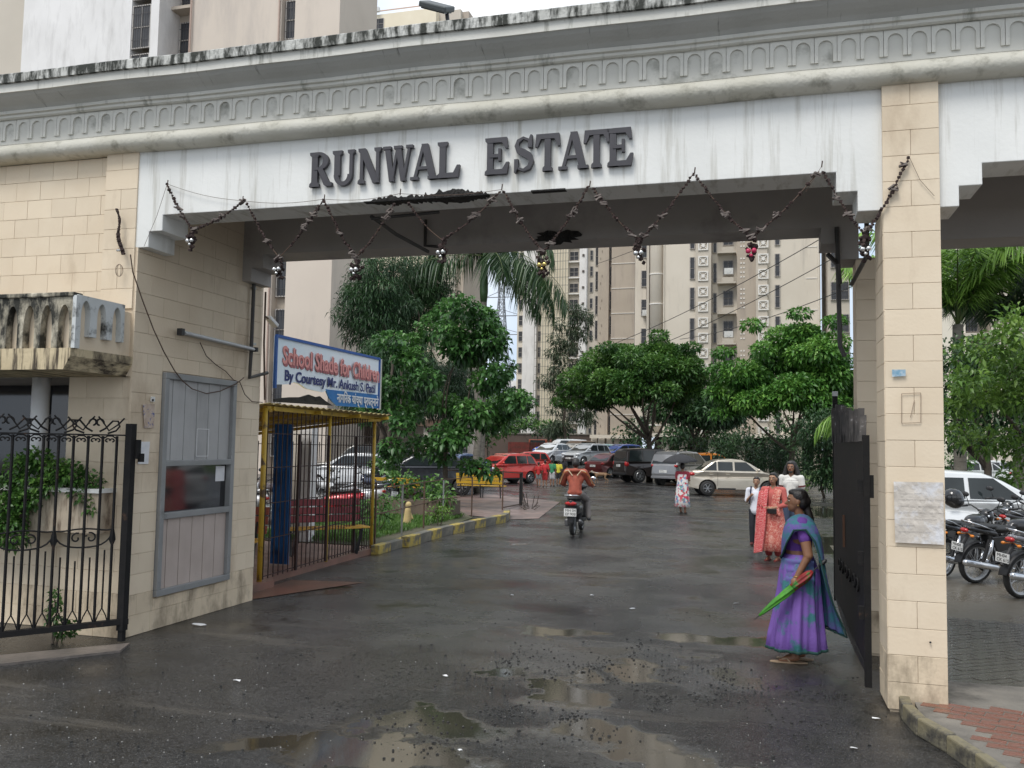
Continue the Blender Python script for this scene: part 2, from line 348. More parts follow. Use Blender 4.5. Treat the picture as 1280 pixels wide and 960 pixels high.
# ================= GATEWAY =================
gate = thing('gateway', 'wide white and beige entrance gateway with stepped beam and heavy weathered cornice', 'gateway', (-2.5, 7.3, 0))
def part(mb, name, m, **k): return mb.build(name, m, gate, world=True, **k)
FRONT = [(-5.91, 4.74), (-5.91, 3.76), (-5.74, 3.76), (-5.74, 3.915), (-5.59, 3.915), (-5.59, 4.07), (.56, 4.07), (.56, 3.91), (.715, 3.91), (.715, 3.75), (.9, 3.75), (.9, 4.74)]
part(MB().prism(FRONT, lambda u, v: Vector((u, 7.2, v)), (0, .4, 0)), 'front_beam', WHITE, bevel=.006)
part(MB().prism([(1.28, 4.74), (1.28, 3.75), (1.43, 3.75), (1.43, 3.905), (1.59, 3.905), (1.59, 4.07), (6.5, 4.07), (6.5, 4.74)], lambda u, v: Vector((u, 7.2, v)), (0, .4, 0)), 'side_beam', WHITE, bevel=.006)
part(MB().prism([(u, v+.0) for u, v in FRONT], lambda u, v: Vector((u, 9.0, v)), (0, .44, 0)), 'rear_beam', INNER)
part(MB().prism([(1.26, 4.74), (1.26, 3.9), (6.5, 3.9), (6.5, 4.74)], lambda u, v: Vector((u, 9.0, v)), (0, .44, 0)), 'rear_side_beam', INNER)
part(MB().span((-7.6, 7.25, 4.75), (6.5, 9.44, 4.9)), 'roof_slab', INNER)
# mouldings, extruded along the facade
X0, X1 = -10.5, 7.0
def run(prof, name, m, smooth=False, seg=60):
    """profile (y,z) swept along x, wavering a few mm as hand-run plaster does"""
    b = MB(); rings = []
    for i in range(seg+1):
        x = X0+(X1-X0)*i/seg; e = .004*sin(x*1.7)+.003*sin(x*4.1+1)
        rings.append([Vector((x, y, z+e)) for y, z in prof])
    b.loft(rings); return part(b, name, m, smooth=smooth)
roll = [(7.19+.02, 4.885)] + [(7.15+.095*cos(a), 4.79+.086*sin(a)) for a in [radians(d) for d in range(90, 275, 12)]] + [(7.25, 4.70), (7.3, 4.79)]
run(roll, 'round_moulding', ROLLM, True)
run([(7.13, 4.88), (7.13, 5.13), (7.5, 5.13), (7.5, 4.88)], 'frieze_band', pm('frieze_recess', (.64, .63, .58), (.55, .54, .495), 2, .8, stain=(.2, .2, .17), ssc=3, slo=.55, shi=.75))
run([(7.09, 5.13), (7.075, 5.14), (7.075, 5.165), (7.05, 5.17), (7.05, 5.20), (7.5, 5.20), (7.5, 5.13)], 'cornice_bead', GREYM)
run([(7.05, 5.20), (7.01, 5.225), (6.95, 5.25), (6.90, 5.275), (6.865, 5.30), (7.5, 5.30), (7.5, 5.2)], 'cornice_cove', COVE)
run([(6.85, 5.30), (6.85, 5.385), (7.5, 5.385), (7.5, 5.30)], 'cornice_fascia', GREYM)
run([(6.82, 5.385), (6.82, 5.47), (6.84, 5.485), (7.6, 5.50), (7.6, 5.385)], 'cornice_coping', MOLD)
# arched relief of the frieze, one piece per arch
pitch = .168
def arch_piece():
    h0, h1, r = 4.925, 5.13, .055; out = [(-pitch/2+.002, h0), (-r, h0), (-r, 5.045)]
    out += [(-r*cos(a), 5.045+r*sin(a)) for a in [pi*i/8 for i in range(1, 8)]] + [(r, 5.045), (r, h0), (pitch/2-.002, h0), (pitch/2-.002, h1), (-pitch/2+.002, h1)]
    return MB().prism(out, lambda u, v: Vector((u, 0, v)), (0, .03, 0)).mesh('arch_relief', GREYM)
am = arch_piece(); k = 0; x = X0+.4
while x < 4.2:
    o = link('arch_relief', am, gate); o.location = Vector((x, 7.114, 0))-wloc(gate); x += pitch
# block facing
BLK = {}
def blocks(u0, u1, z0, z1, f, nrm, rows=.2, bl=.3, hole=None, par=None, half=None, mat=BEIGE, low=None, seed=0):
    rnd = random.Random(seed); nr = max(1, round((z1-z0)/rows)); rh = (z1-z0)/nr
    for r in range(nr):
        a = z0+r*rh; b_ = a+rh
        if half: cuts = [u0, (u0+u1)/2, u1] if r % 2 else [u0, u1]
        else:
            cuts = [u0]; c = u0+(bl*.5 if r % 2 else bl)
            while c < u1-.05: cuts.append(c); c += bl
            cuts.append(u1)
        for i in range(len(cuts)-1):
            segs = [(cuts[i], cuts[i+1], a, b_)]
            if hole:
                hu0, hu1, hz0, hz1 = hole; (s0, s1, sa, sb) = segs[0]; segs = []
                if s1 <= hu0 or s0 >= hu1 or sb <= hz0 or sa >= hz1: segs = [(s0, s1, sa, sb)]
                else:
                    if s0 < hu0: segs.append((s0, hu0, sa, sb))
                    if s1 > hu1: segs.append((hu1, s1, sa, sb))
                    if sa < hz0: segs.append((max(s0, hu0), min(s1, hu1), sa, hz0))
                    if sb > hz1: segs.append((max(s0, hu0), min(s1, hu1), hz1, sb))
            for (s0, s1, sa, sb) in segs:
                if s1-s0 < .03 or sb-sa < .03: continue
                g = .0012; d = .005+rnd.uniform(-.001, .001)
                key = (round(s1-s0, 3), round(sb-sa, 3), nrm)
                mm = (low if low and (sa+sb)/2 < .45 else mat)
                p = f(s0+g, sa+g)
                q = (s1-s0-2*g, sb-sa-2*g)
                key = key+(mm.name,)
                if key not in BLK:
                    ux = f(1, 0)-f(0, 0); e = .0022
                    A = [Vector((0, 0, 0)), ux*q[0], ux*q[0]+Vector((0, 0, q[1])), Vector((0, 0, q[1]))]; N = Vector(nrm)
                    I = [A[0]+ux*e+Vector((0, 0, e)), A[1]-ux*e+Vector((0, 0, e)), A[2]-ux*e-Vector((0, 0, e)), A[3]+ux*e-Vector((0, 0, e))]
                    vs = [v-N*.02 for v in A]+[v+N*.003 for v in A]+[v+N*.005 for v in I]
                    fs = [(3, 2, 1, 0)]+[(i_, (i_+1) % 4, 4+(i_+1) % 4, 4+i_) for i_ in range(4)]+[(4+i_, 4+(i_+1) % 4, 8+(i_+1) % 4, 8+i_) for i_ in range(4)]+[(8, 9, 10, 11)]
                    BLK[key] = MB().add(vs, fs).mesh('wall_block', mm)
                o = link('wall_block', BLK[key], par or gate); o.location = p + Vector(nrm)*(d-.005) - wloc(par or gate)
# object coords differ per block, so give facing blocks generated variety from object position
for m_ in (BEIGE, BEIGE_B):
    nt = m_.node_tree; tcn = [n for n in nt.nodes if n.type == 'TEX_COORD'][0]
    geo = nt.nodes.new('ShaderNodeNewGeometry')
    for l in list(nt.links):
        if l.from_node == tcn: nt.links.new(geo.outputs['Position'], l.to_socket)
    oi = nt.nodes.new('ShaderNodeObjectInfo'); mr = nt.nodes.new('ShaderNodeMapRange'); mr.inputs[3].default_value = .95; mr.inputs[4].default_value = 1.03
    ml = nt.nodes.new('ShaderNodeVectorMath'); ml.operation = 'SCALE'; bs = nt.nodes['Principled BSDF']; src = bs.inputs['Base Color'].links[0].from_socket
    nt.links.new(oi.outputs['Random'], mr.inputs[0]); nt.links.new(src, ml.inputs[0]); nt.links.new(mr.outputs[0], ml.inputs[3]); nt.links.new(ml.outputs[0], bs.inputs['Base Color'])
fx = lambda Y: (lambda u, v: Vector((u, Y, v)))
fy = lambda X: (lambda u, v: Vector((X, u, v)))
# right pier front and rear
part(MB().span((.90, 7.16, 0), (1.28, 7.62, 4.75)), 'pier', MORTAR)
blocks(.89, 1.29, .02, 4.74, fx(7.15), (0, -1, 0), rows=.197, half=True, low=BEIGE_B, seed=1)
blocks(7.15, 7.62, .02, 3.74, fy(.89), (-1, 0, 0), rows=.197, bl=.6, low=BEIGE_B, seed=2)
part(MB().span((.88, 9.02, 0), (1.26, 9.42, 3.76)), 'rear_pier', MORTAR)
blocks(.87, 1.27, .02, 3.74, fx(9.01), (0, -1, 0), rows=.197, half=True, low=BEIGE_B, seed=3)
part(MB().span((5.9, 7.2, 0), (6.4, 7.6, 4.2)).span((5.9, 9.0, 0), (6.4, 9.4, 4.2)), 'outer_pier', BEIGE)
# burnt patches, conduits
def blotch(cx, cz, rx, rz, y, ny, name='soot_patch', seed=0):
    r = random.Random(seed); n = 26; pts = []
    for i in range(n):
        a = 2*pi*i/n; q = 1+r.uniform(-.3, .3); pts.append((cx+rx*cos(a)*q, cz+rz*sin(a)*q))
    return MB().prism(pts, lambda u, v: Vector((u, y, v)), (0, ny, 0))
b = MB(); rr = random.Random(3); top = []
x = -3.46
while x < -2.28:
    e = (.004+.055*max(0, 1-abs(x+2.62)/.34)+.022*max(0, 1-abs(x+3.2)/.3)+.022*rr.random()*rr.random()*2) * min(1, (x+3.48)*6, (-2.25-x)*9+.15); top.append((x, 4.068+e)); x += .018
part(MB().prism([(-3.46, 4.068)]+top+[(-2.28, 4.068)], lambda u, v: Vector((u, 7.194, v)), (0, .05, 0)), 'soot_patch', BURN)
part(MB().prism([(u*1.0, 7.196+.0+max(0, (v-4.068))*2.2+.05) for u, v in [(-3.46, 4.068)]+top+[(-2.28, 4.068)]]+[(-2.28, 7.19), (-3.46, 7.19)], lambda u, v: Vector((u, v, 4.064)), (0, 0, .01)), 'soot_patch', BURN)
for x0, x1, hh in ((-1.9, -1.6, .007),):
    part(MB().span((x0, 7.19, 4.066), (x1, 7.26, 4.072+hh)), 'soot_patch', BURN)
part(blotch(-2.08, 4.10, .24, .065, 8.985, .03, seed=5), 'soot_patch', BURN)
part(MB().tube([(-3.58, 7.62, 4.05), (-3.58, 8.2, 4.02), (-3.52, 8.95, 4.0)], .02).tube([(-3.58, 7.62, 4.03), (-2.9, 7.63, 4.06)], .015).tube([(-3.56, 8.96, 4.36), (-3.56, 8.96, 4.07), (-3.38, 8.97, 4.05)], .02), 'conduit', PIPE)
part(MB().tube([(.83, 7.68, 4.0), (.83, 7.68, 3.5), (.83, 8.98, 3.5)], .02).tube([(.70, 8.97, 4.06), (.72, 8.96, 2.9), (.76, 8.95, 2.8)], .022).tube([(.62, 9.0, 3.80), (.70, 8.9, 3.68), (.72, 8.95, 3.5)], .025), 'conduit', PIPE)

# ================= GATEHOUSE (left) =================
lodge = thing('gatehouse', 'beige block gatehouse left of the gateway with balcony and shuttered window', 'building', (-6.5, 8.4, 0))
def lp(mb, name, m, **k): return mb.build(name, m, lodge, world=True, **k)
lp(MB().span((-6.62, 7.25, 0), (-5.87, 7.6, 2.52)).span((-6.0, 7.6, 0), (-5.87, 7.68, 4.7)).span((-6.0, 7.68, 0), (-5.87, 8.90, .33)).span((-6.0, 7.68, 2.57), (-5.87, 8.90, 4.7)).span((-6.0, 8.90, 0), (-5.87, 9.47, 4.7)).span((-6.3, 9.35, 0), (-6.0, 9.47, 4.7)).span((-11, 7.26, 3.15), (-6.0, 7.6, 4.75)).span((-6.0, 7.2, 2.5), (-5.87, 7.6, 4.7)).span((-12, 9.35, 0), (-6.3, 9.47, 4.7)), 'wall', MORTAR)
hole = (7.65, 8.93, .31, 2.59)
blocks(7.2, 9.47, .0, 4.7, fy(-5.86), (1, 0, 0), rows=.2, bl=.42, hole=hole, par=lodge, low=BEIGE_B, seed=4)
blocks(-9.2, -6.26, 3.16, 4.70, fx(7.24), (0, -1, 0), rows=.205, bl=.3, par=lodge, seed=5)
blocks(-6.26, -5.885, 3.16, 4.74, fx(7.19), (0, -1, 0), rows=.2, half=True, par=lodge, seed=6)
lp(MB().span((-6.26, 7.2, 3.16), (-5.9, 7.3, 4.73)), 'pilaster', MORTAR)
blocks(-6.62, -5.885, 0, 2.5, fx(7.24), (0, -1, 0), rows=.2, bl=.42, par=lodge, low=BEIGE_B, seed=7)
blocks(-10, -6.62, 0, 1.0, fx(7.44), (0, -1, 0), rows=.2, bl=.42, par=lodge, low=BEIGE_B, seed=8)
lp(MB().span((-11, 7.45, 0), (-6.6, 7.7, 1.0)), 'plinth_wall', MORTAR)
# balcony: slab with tapered end, pierced parapet of pointed arches
SL = pm('streaked_balcony_slab', (.60, .50, .33), (.50, .41, .26), 3, .8, bump=.3, stain=(.06, .045, .03), ssc=3.5, sstr=(6, 1, .5), slo=.47, shi=.62)
lp(MB().prism([(-11, 2.69), (-5.86, 2.69), (-5.86, 2.62), (-5.93, 2.50), (-11, 2.50)], lambda u, v: Vector((u, 6.40, v)), (0, .86, 0)), 'balcony_slab', SL)
def arcade(n, w, h, r, leg, pointed):
    """parapet plate with n pierced arches, in local u,z; built as piers, spandrels and rail"""
    b = MB(); d = .07; p = w/n
    for i in range(n):
        u0 = i*p
        for s in (0, 1):
            c = u0+p/2; pts = []
            for j in range(9):
                a = (pi/2)*j/8
                x = r*cos(a); z = (h-leg)*.78*(sin(a) if not pointed else sin(a)**.8)
                pts.append((c+(x if s else -x), leg+z-.0))
            e = u0+p if s else u0
            poly = [(e, 0), ((c+r) if s else (c-r), 0)]+pts+[(c, h), (e, h)]
            if not s: poly = poly[::-1]
            b.prism(poly, lambda u, v: Vector((u, 0, v)), (0, d, 0))
    return b
front = arcade(22, 4.18, .46, .062, .14, True).build('parapet', MOLD2, lodge); front.location = Vector((-10.05, 6.42, 2.69))-lodge.location
side = arcade(3, .60, .36, .058, .17, False).build('parapet_side', pm('pale_parapet', (.62, .64, .64), (.52, .54, .53), 3, .8, stain=(.05, .05, .045), ssc=5, slo=.52, shi=.66), lodge)
side.location = Vector((-5.84, 6.44, 2.81))-lodge.location; side.rotation_euler = (0, 0, pi/2)
lp(MB().span((-5.92, 6.5, 2.69), (-5.90, 7.2, 3.12)), 'parapet_back', BEIGE)
lp(MB().span((-11, 6.50, 2.69), (-5.95, 6.52, 3.10)), 'parapet_infill', BEIGE)
lp(MB().span((-11, 6.40, 3.15), (-5.86, 6.52, 3.19)), 'parapet_rail', MOLD2, bevel=.01)
lp(MB().span((-5.87, 6.41, 2.69), (-5.83, 6.47, 3.16)), 'corner_post', MC['pale_parapet'])
# recessed porch behind: column, dark glazing
lp(MB().lathe([(.085, 1.38), (.085, 2.5)], (PY(48, 550, 7.32).x, 7.32, 0), 20), 'column', flat('white_column', (.78, .79, .80), .5), smooth=True)
lp(MB().span((-11, 8.4, 1.0), (-6.6, 8.5, 2.6)), 'porch_glazing', DGLASS)
lp(MB().span((-8.05, 8.33, 1.1), (-7.98, 8.4, 2.6)).span((-7.26, 8.33, 1.1), (-7.22, 8.4, 2.6)), 'glazing_bar', ALU)
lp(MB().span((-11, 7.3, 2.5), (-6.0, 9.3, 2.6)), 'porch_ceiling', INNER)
lp(MB().span((-6.66, 7.6, 1.0), (-6.6, 8.4, 2.5)), 'porch_return', BEIGE)
lp(MB().span((-11, 7.7, .95), (-6.6, 8.4, 1.0)), 'porch_floor', CEM)
lp(MB().span((-10.5, 7.02, 1.0), (-6.02, 7.24, 1.03)).span((-10.5, 7.02, 1.03), (-6.02, 7.06, 1.38)).span((-6.06, 7.06, 1.03), (-6.02, 7.24, 1.38)), 'planter_box', pm('planter_cement', (.55, .47, .36), (.40, .33, .25), 4, .8, stain=(.14, .10, .07), ssc=5, sstr=(3, 1, .5), slo=.5, shi=.66))
lp(MB().span((-10.5, 7.0, 1.38), (-6.0, 7.26, 1.42)), 'planter_rim', WHITE)
# window: aluminium frame, corrugated laminate shutters, dark pane
win = thing('window', None, None, (-5.85, 8.29, 0)); win.parent = lodge; win.location = Vector((-5.85, 8.29, 0))-lodge.location
def wp(mb, name, m, **k): return mb.build(name, m, win, world=True, **k)
y0, y1, z0, z1 = 7.655, 8.925, .325, 2.58; F = .065
fr = MB()
for (a, c, e, g) in ((y0, y1, z1-F, z1), (y0, y1, z0, z0+F), (y0, y0+F, z0+F, z1-F), (y1-F, y1, z0+F, z1-F), (y0+F, y1-F, 1.625, 1.685), (y0+F, y1-F, 1.09, 1.155)):
    fr.span((-5.90, a, e), (-5.815, c, g))
wp(fr, 'frame', ALU, bevel=.006)
for lo, hi, mm in ((z0+F, 1.09, LAM2), (1.685, z1-F, LAM)):
    n = 11; wd = (y1-y0-2*F)/n
    for i in range(n):
        wp(MB().span((-5.88, y0+F+i*wd+.003, lo), (-5.858+.004*(i % 2), y0+F+(i+1)*wd-.003, hi)), 'shutter_slat', mm)
wp(MB().span((-5.89, y0+F, 1.155), (-5.882, y1-F, 1.625)), 'pane', DGLASS)
wp(MB().span((-5.88, 8.66, 1.44), (-5.878, 8.83, 1.61)), 'pasted_note', PAPER)
b = MB()
for (a, c, e, g) in ((8.25, 8.257, 1.72, 2.02), (8.46, 8.467, 1.72, 2.02), (8.25, 8.467, 1.72, 1.727), (8.25, 8.467, 2.013, 2.02)): b.span((-5.852, a, e), (-5.85, c, g))
wp(b, 'chalk_outline', CHALK)
# ================= BACKGROUND BUILDINGS =================
CREAM = pm('cream_render', (.70, .64, .55), (.62, .56, .47), .25, .85, stain=(.42, .38, .33), ssc=.5, sstr=(2, 1, .25), slo=.55, shi=.8)
CREAM2 = pm('pale_yellow_render', (.78, .70, .55), (.70, .62, .47), .3, .85)
TAN = pm('brownish_render', (.47, .405, .33), (.41, .35, .285), .3, .85, stain=(.30, .25, .22), ssc=.5, sstr=(2, 1, .3), slo=.5, shi=.8)
TAN2 = pm('grey_beige_render', (.55, .495, .42), (.49, .44, .37), .3, .85)
PINKB = pm('pinkish_render', (.62, .54, .46), (.56, .485, .41), .3, .85, stain=(.42, .37, .33), ssc=.6, sstr=(1, 1, .2), slo=.5, shi=.8)
OFFW = pm('off_white_render', (.76, .74, .72), (.68, .66, .64), .5, .85, bump=.15, bsc=8, stain=(.5, .48, .46), ssc=.7, sstr=(2, 1, .4), slo=.5, shi=.8)
WPANE = pm('dim_window_pane', (.035, .038, .045), (.07, .072, .08), 1.5, .15)
WFR = flat('window_frame_paint', (.42, .39, .36), .7)
GRIL = flat('window_grille_iron', (.06, .055, .055), .6)
LEDGE = flat('white_ledge', (.80, .77, .72), .8)
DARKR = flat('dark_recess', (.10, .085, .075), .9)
WM = {}
def win_mesh(w, h, grille):
    k = (round(w, 2), round(h, 2), grille)
    if k in WM: return WM[k]
    f = MB(); t = .07
    f.span((0, -.06, 0), (w, .04, t)).span((0, -.06, h-t), (w, .04, h)).span((0, -.06, t), (t, .04, h-t)).span((w-t, -.06, t), (w, .04, h-t)).span((t, -.04, h*.48), (w-t, .03, h*.48+.06))
    if w > 1: f.span((w/2-.03, -.045, t), (w/2+.03, .03, h-t))
    p = MB().span((t, -.005, t), (w-t, .0, h-t))
    g = None
    if grille:
        g = MB(); n = max(3, int(w/.16))
        for i in range(1, n): g.span((w*i/n-.012, -.10, .02), (w*i/n+.012, -.08, h-.02))
        for j in (.2, .5, .8): g.span((.02, -.11, h*j-.012), (w-.02, -.10, h*j+.012))
    WM[k] = (f.mesh('window', WFR), p.mesh('pane', WPANE), g.mesh('grille', GRIL) if g else None); return WM[k]
def window(par, x, y, z, w, h, grille=False):
    """x,y,z world lower left corner"""
    f, p, g = win_mesh(w, h, grille)
    o = link('window', f, par); o.location = Vector((x, y, z))-wloc(par)
    link('pane', p, o)
    if g: link('grille', g, o)
def jali_mesh(s=.95):
    b = MB(); t = .11; h = s/2
    for a in (-1, 1): b.box((a*(h-t/2), 0, 0), (t, .08, s)).box((0, 0, a*(h-t/2)), (s-2*t, .08, t))
    b.box((0, 0, 0), (.3, .08, .3), M=Matrix.Rotation(pi/4, 3, 'Y'))
    for a in (1, -1):
        for c in (1, -1): b.bar((a*.12, 0, c*.12), (a*(h-t), 0, c*(h-t)), .06, .06)
    return b.mesh('jali_block', LEDGE)
JM = jali_mesh()
def bld(name_mat_boxes, label, loc):
    t = thing('apartment_tower', label, 'building', loc); return t
def wpart(par, mb, name, m, **k): return mb.build(name, m, par, world=True, **k)
# --- the long cream tower straight behind the car park (Y about 87)
Yt = 87.; U = lambda zx, Y=Yt: PY(700+zx/3.368, 360, Y).x
tw = bld(0, 'tall beige apartment tower with columns of patterned ventilation blocks behind the broad trees', (-5, 95, 0))
TOP = 47
def slabs(par, m, a, b_, Y, D=8, z0=3.1, z1=TOP, name='wall'):
    wpart(par, MB().span((a, Y, z0), (b_, Y+D, z1)), name, m)
slabs(tw, CREAM, U(435), U(572), Yt); slabs(tw, TAN2, U(572), U(637), Yt-.5)
slabs(tw, CREAM, U(637), U(745), Yt+1.8); slabs(tw, TAN, U(745), U(825), Yt+.6); slabs(tw, TAN2, U(825), U(873), Yt-.5)
slabs(tw, CREAM, U(873), U(1086), Yt); slabs(tw, CREAM, U(315, 90), U(362, 90), 90.2); slabs(tw, TAN2, U(362), U(372), Yt+.5)
b = MB(); c = (U(372)+U(435))/2; r = (U(435)-U(372))/2
b.lathe([(r, 3.1), (r, TOP)], (c, Yt+.9, 0), 24); wpart(tw, b, 'round_bay', CREAM, smooth=True)
FP = 3.0
for fl in range(1, 15):
    z = FP*fl+.35
    wpart(tw, MB().lathe([(r+.05, z+.7), (r+.05, z+.82)], (c, Yt+.9, 0), 24), 'ledge', LEDGE)
    window(tw, U(546), Yt-.06, z, (U(568)-U(546)), 2.2, True); window(tw, U(904), Yt-.06, z, U(927)-U(904), 2.2, True)
    window(tw, U(640), Yt+1.74, z-.1, U(657)-U(640), 2.0, True); window(tw, U(683), Yt+1.74, z+.6, U(728)-U(683), 1.5, True)
    wpart(tw, MB().span((U(660), Yt+.7, z-.35), (U(740), Yt+1.8, z-.2)).span((U(682), Yt+.7, z-.2), (U(730), Yt+.78, z+.25)), 'balcony', TAN2)
    window(tw, U(324), 90.14, z, U(350)-U(324), 1.7, True)
    for dz in (.2, 1.68):
        for zx in (604, 856):
            o = link('jali_block', JM, tw); o.location = Vector((U(zx), Yt-.56, z+dz))-wloc(tw)
    v = MB()
    for q in range(5):
        for zx in (762, 774): v.box((U(zx), Yt+.58, z+.2+q*.45), (.14, .05, .14))
    wpart(tw, v, 'vent_holes', LEDGE)
    wpart(tw, MB().span((U(1035), Yt-.04, z-.3), (U(1084), Yt, z-.22)), 'ledge', LEDGE)
wpart(tw, MB().tube([(U(1090), Yt-.1, 3), (U(1090), Yt-.1, TOP)], .12).tube([(U(438), Yt-.1, 3), (U(438), Yt-.1, TOP)], .07), 'drain_pipe', CREAM)
# ground storey on stilts
for zx in (445, 520, 640, 760, 880, 1000, 1080): wpart(tw, MB().span((U(zx)-.35, Yt+.2, 0), (U(zx)+.35, Yt+1.2, 3.1)), 'stilt_column', CREAM)
wpart(tw, MB().span((U(372), Yt-.7, 2.95), (U(1086), Yt, 3.3)), 'plinth_band', CREAM)
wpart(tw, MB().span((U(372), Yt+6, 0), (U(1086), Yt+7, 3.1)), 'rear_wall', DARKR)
for (zx, zy) in ((350, 295), (709, 338), (1120, 0)):
    if zy: pass
ac = MB().box((0, 0, 0), (.85, .4, .6)).lathe([(.2, -.22), (.22, -.2), (.2, -.19)], (0, 0, 0), 12, 'Y').mesh('air_conditioner', flat('white_enamel', (.65, .65, .63), .4))
for (zx, Yc, z) in ((350, 89.9, 15.6), (709, Yt+.9, 13.0), (709, Yt+.9, 19.2), (690, Yt+.9, 10.0)):
    o = link('air_conditioner', ac, tw); o.location = Vector((U(zx), Yc, z))-wloc(tw)
# --- its brown wing, further off
Yw = 104.; V = lambda zx: PY(700+zx/3.368, 360, Yw).x
wg = bld(0, 'brown apartment wing with tall narrow windows left of the beige tower', (-18, 110, 0))
slabs(wg, TAN, V(160), V(205), Yw); slabs(wg, TAN2, V(138), V(160), Yw+.8); slabs(wg, TAN, V(205), V(218), Yw+.7); slabs(wg, TAN, V(218), V(316), Yw-.3)
for fl in range(1, 15):
    z = 3*fl+.3
    window(wg, V(204)+.02, Yw+.6, z, V(217)-V(204), 2.3, True); window(wg, V(143), Yw+.74, z-.5, V(157)-V(143), 2.3, True)
    wpart(wg, MB().span((V(218), Yw-.36, z+2.4), (V(316), Yw-.3, z+2.47)), 'ledge', LEDGE)
    wpart(wg, MB().span((V(170), Yw-.06, z), (V(171), Yw, z+.3)).span((V(176), Yw-.06, z+.9), (V(177), Yw, z+1.2)), 'vent_holes', DARKR)
wpart(wg, MB().span((V(138), Yw-.9, 2.9), (V(330), Yw-.3, 3.3)), 'plinth_band', CREAM)
for q in range(6): wpart(wg, MB().span((V(150+q*32)-.35, Yw, 0), (V(150+q*32)+.35, Yw+1, 3)), 'stilt_column', CREAM)
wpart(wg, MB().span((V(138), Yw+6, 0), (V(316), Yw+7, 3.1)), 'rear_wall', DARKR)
# --- white tower under netting
Yn = 159.; N_ = lambda x: PY(x, 430, Yn).x
nt_ = bld(0, 'white apartment tower draped in scaffold netting left of the brown wing', (-37, 165, 0))
TN = 72
for a, c, dy, m in ((645, 653, .6, CREAM), (653, 670, 0, OFFW), (670, 676, .9, CREAM), (676, 709, 0, CREAM2), (709, 723, .8, TAN2), (723, 732, .1, OFFW), (732, 742, 1.2, TAN2)):
    slabs(nt_, m, N_(a), N_(c), Yn+dy, 10, 0, TN)
for fl in range(1, 24):
    z = 3*fl
    window(nt_, N_(710), Yn+.74, z+.4, N_(721)-N_(710), 1.7); window(nt_, N_(735), Yn+1.1, z+.4, N_(739)-N_(735), 1.9)
    window(nt_, N_(647), Yn+.5, z+.4, .8, 1.9); window(nt_, N_(671), Yn+.8, z+.4, .6, 1.9)
    wpart(nt_, MB().box((N_(728), Yn+.05, z+1.2), (.4, .2, .4)), 'vent_hole', DARKR)
    wpart(nt_, MB().span((N_(709), Yn+.3, z), (N_(723), Yn+.9, z+.25)), 'ledge', LEDGE)
b = MB()
for i in range(13):
    x = N_(670)+(N_(711)-N_(670))*i/12; b.bar((x, Yn-1.2, 0), (x, Yn-1.2, TN), .07)
for j in range(48): b.bar((N_(670), Yn-1.2, 1.5*j), (N_(711), Yn-1.2, 1.5*j), .07)
wpart(nt_, b, 'scaffold_netting', flat('scaffold_rope', (.20, .19, .17), .9))
# --- far cream tower on the left (Y about 107)
Yf = 107.; Q = lambda x, y=20: PY(x, y, Yf).x
ft = bld(0, 'pale yellow apartment tower with salmon bands rising behind the cornice', (-46, 112, 0))
slabs(ft, CREAM2, Q(400), Q(545), Yf, 10, 0, 60); slabs(ft, TAN2, Q(545), Q(572), Yf+1.2, 9, 0, 60); slabs(ft, TAN, Q(572), Q(580), Yf+2, 9, 0, 60)
SALM = flat('salmon_band', (.62, .42, .33), .8)
for fl in range(1, 20):
    z = PY(440, 41, Yf).z - 3*(18-fl)
    if z > 58 or z < 0: continue
    for x in (430, 466): window(ft, Q(x), Yf-.06, z, 1.7, 1.5, True)
    wpart(ft, MB().span((Q(400), Yf-.1, z+2.5), (Q(543), Yf, z+2.62)), 'ledge', SALM)
    for x in (440, 500, 530): pass
o = link('air_conditioner', ac, ft); o.location = Vector((Q(472), Yf-.4, PY(472, 14, Yf).z))-wloc(ft)
# --- near pinkish tower on the left, seen over the gate and through it (Y about 45)
Yp = 45.; Pn = lambda x, y=40: PY(x, y, Yp).x
pt = bld(0, 'grey and off white apartment tower with iron window grilles above the gatehouse', (-30, 52, 0))
TP = 44
for a, c, dy, m in ((-260, 38, .5, TAN2), (38, 172, -.6, OFFW), (172, 196, .5, TAN2), (196, 206, -.6, OFFW), (206, 236, 1.4, TAN), (236, 349, .2, PINKB), (349, 368, .8, TAN), (368, 424, 0, PINKB)):
    wpart(pt, MB().span((Pn(a), Yp+dy, 0), (Pn(c), Yp+5, TP)), 'wall', m)
for fl in range(0, 13):
    z = 1+3.1*fl
    if z > TP-3: break
    window(pt, Pn(172)+.03, Yp-.5, z, Pn(196)-Pn(172)-.06, 2.75, True)
    window(pt, Pn(208), Yp+1.3, z, Pn(235)-Pn(208), 2.3, True); window(pt, Pn(350), Yp+.6, z, Pn(367)-Pn(350), 2.4, True)
    wpart(pt, MB().span((Pn(206), Yp+.5, z-.3), (Pn(236), Yp+1.4, z-.1)), 'ledge', TAN)
wpart(pt, MB().tube([(Pn(237), Yp+.05, 0), (Pn(237), Yp+.05, TP)], .06).tube([(Pn(347), Yp+.1, 0), (Pn(347), Yp+.1, TP)], .05), 'drain_pipe', flat('rust_pink_pipe', (.45, .33, .27), .7))
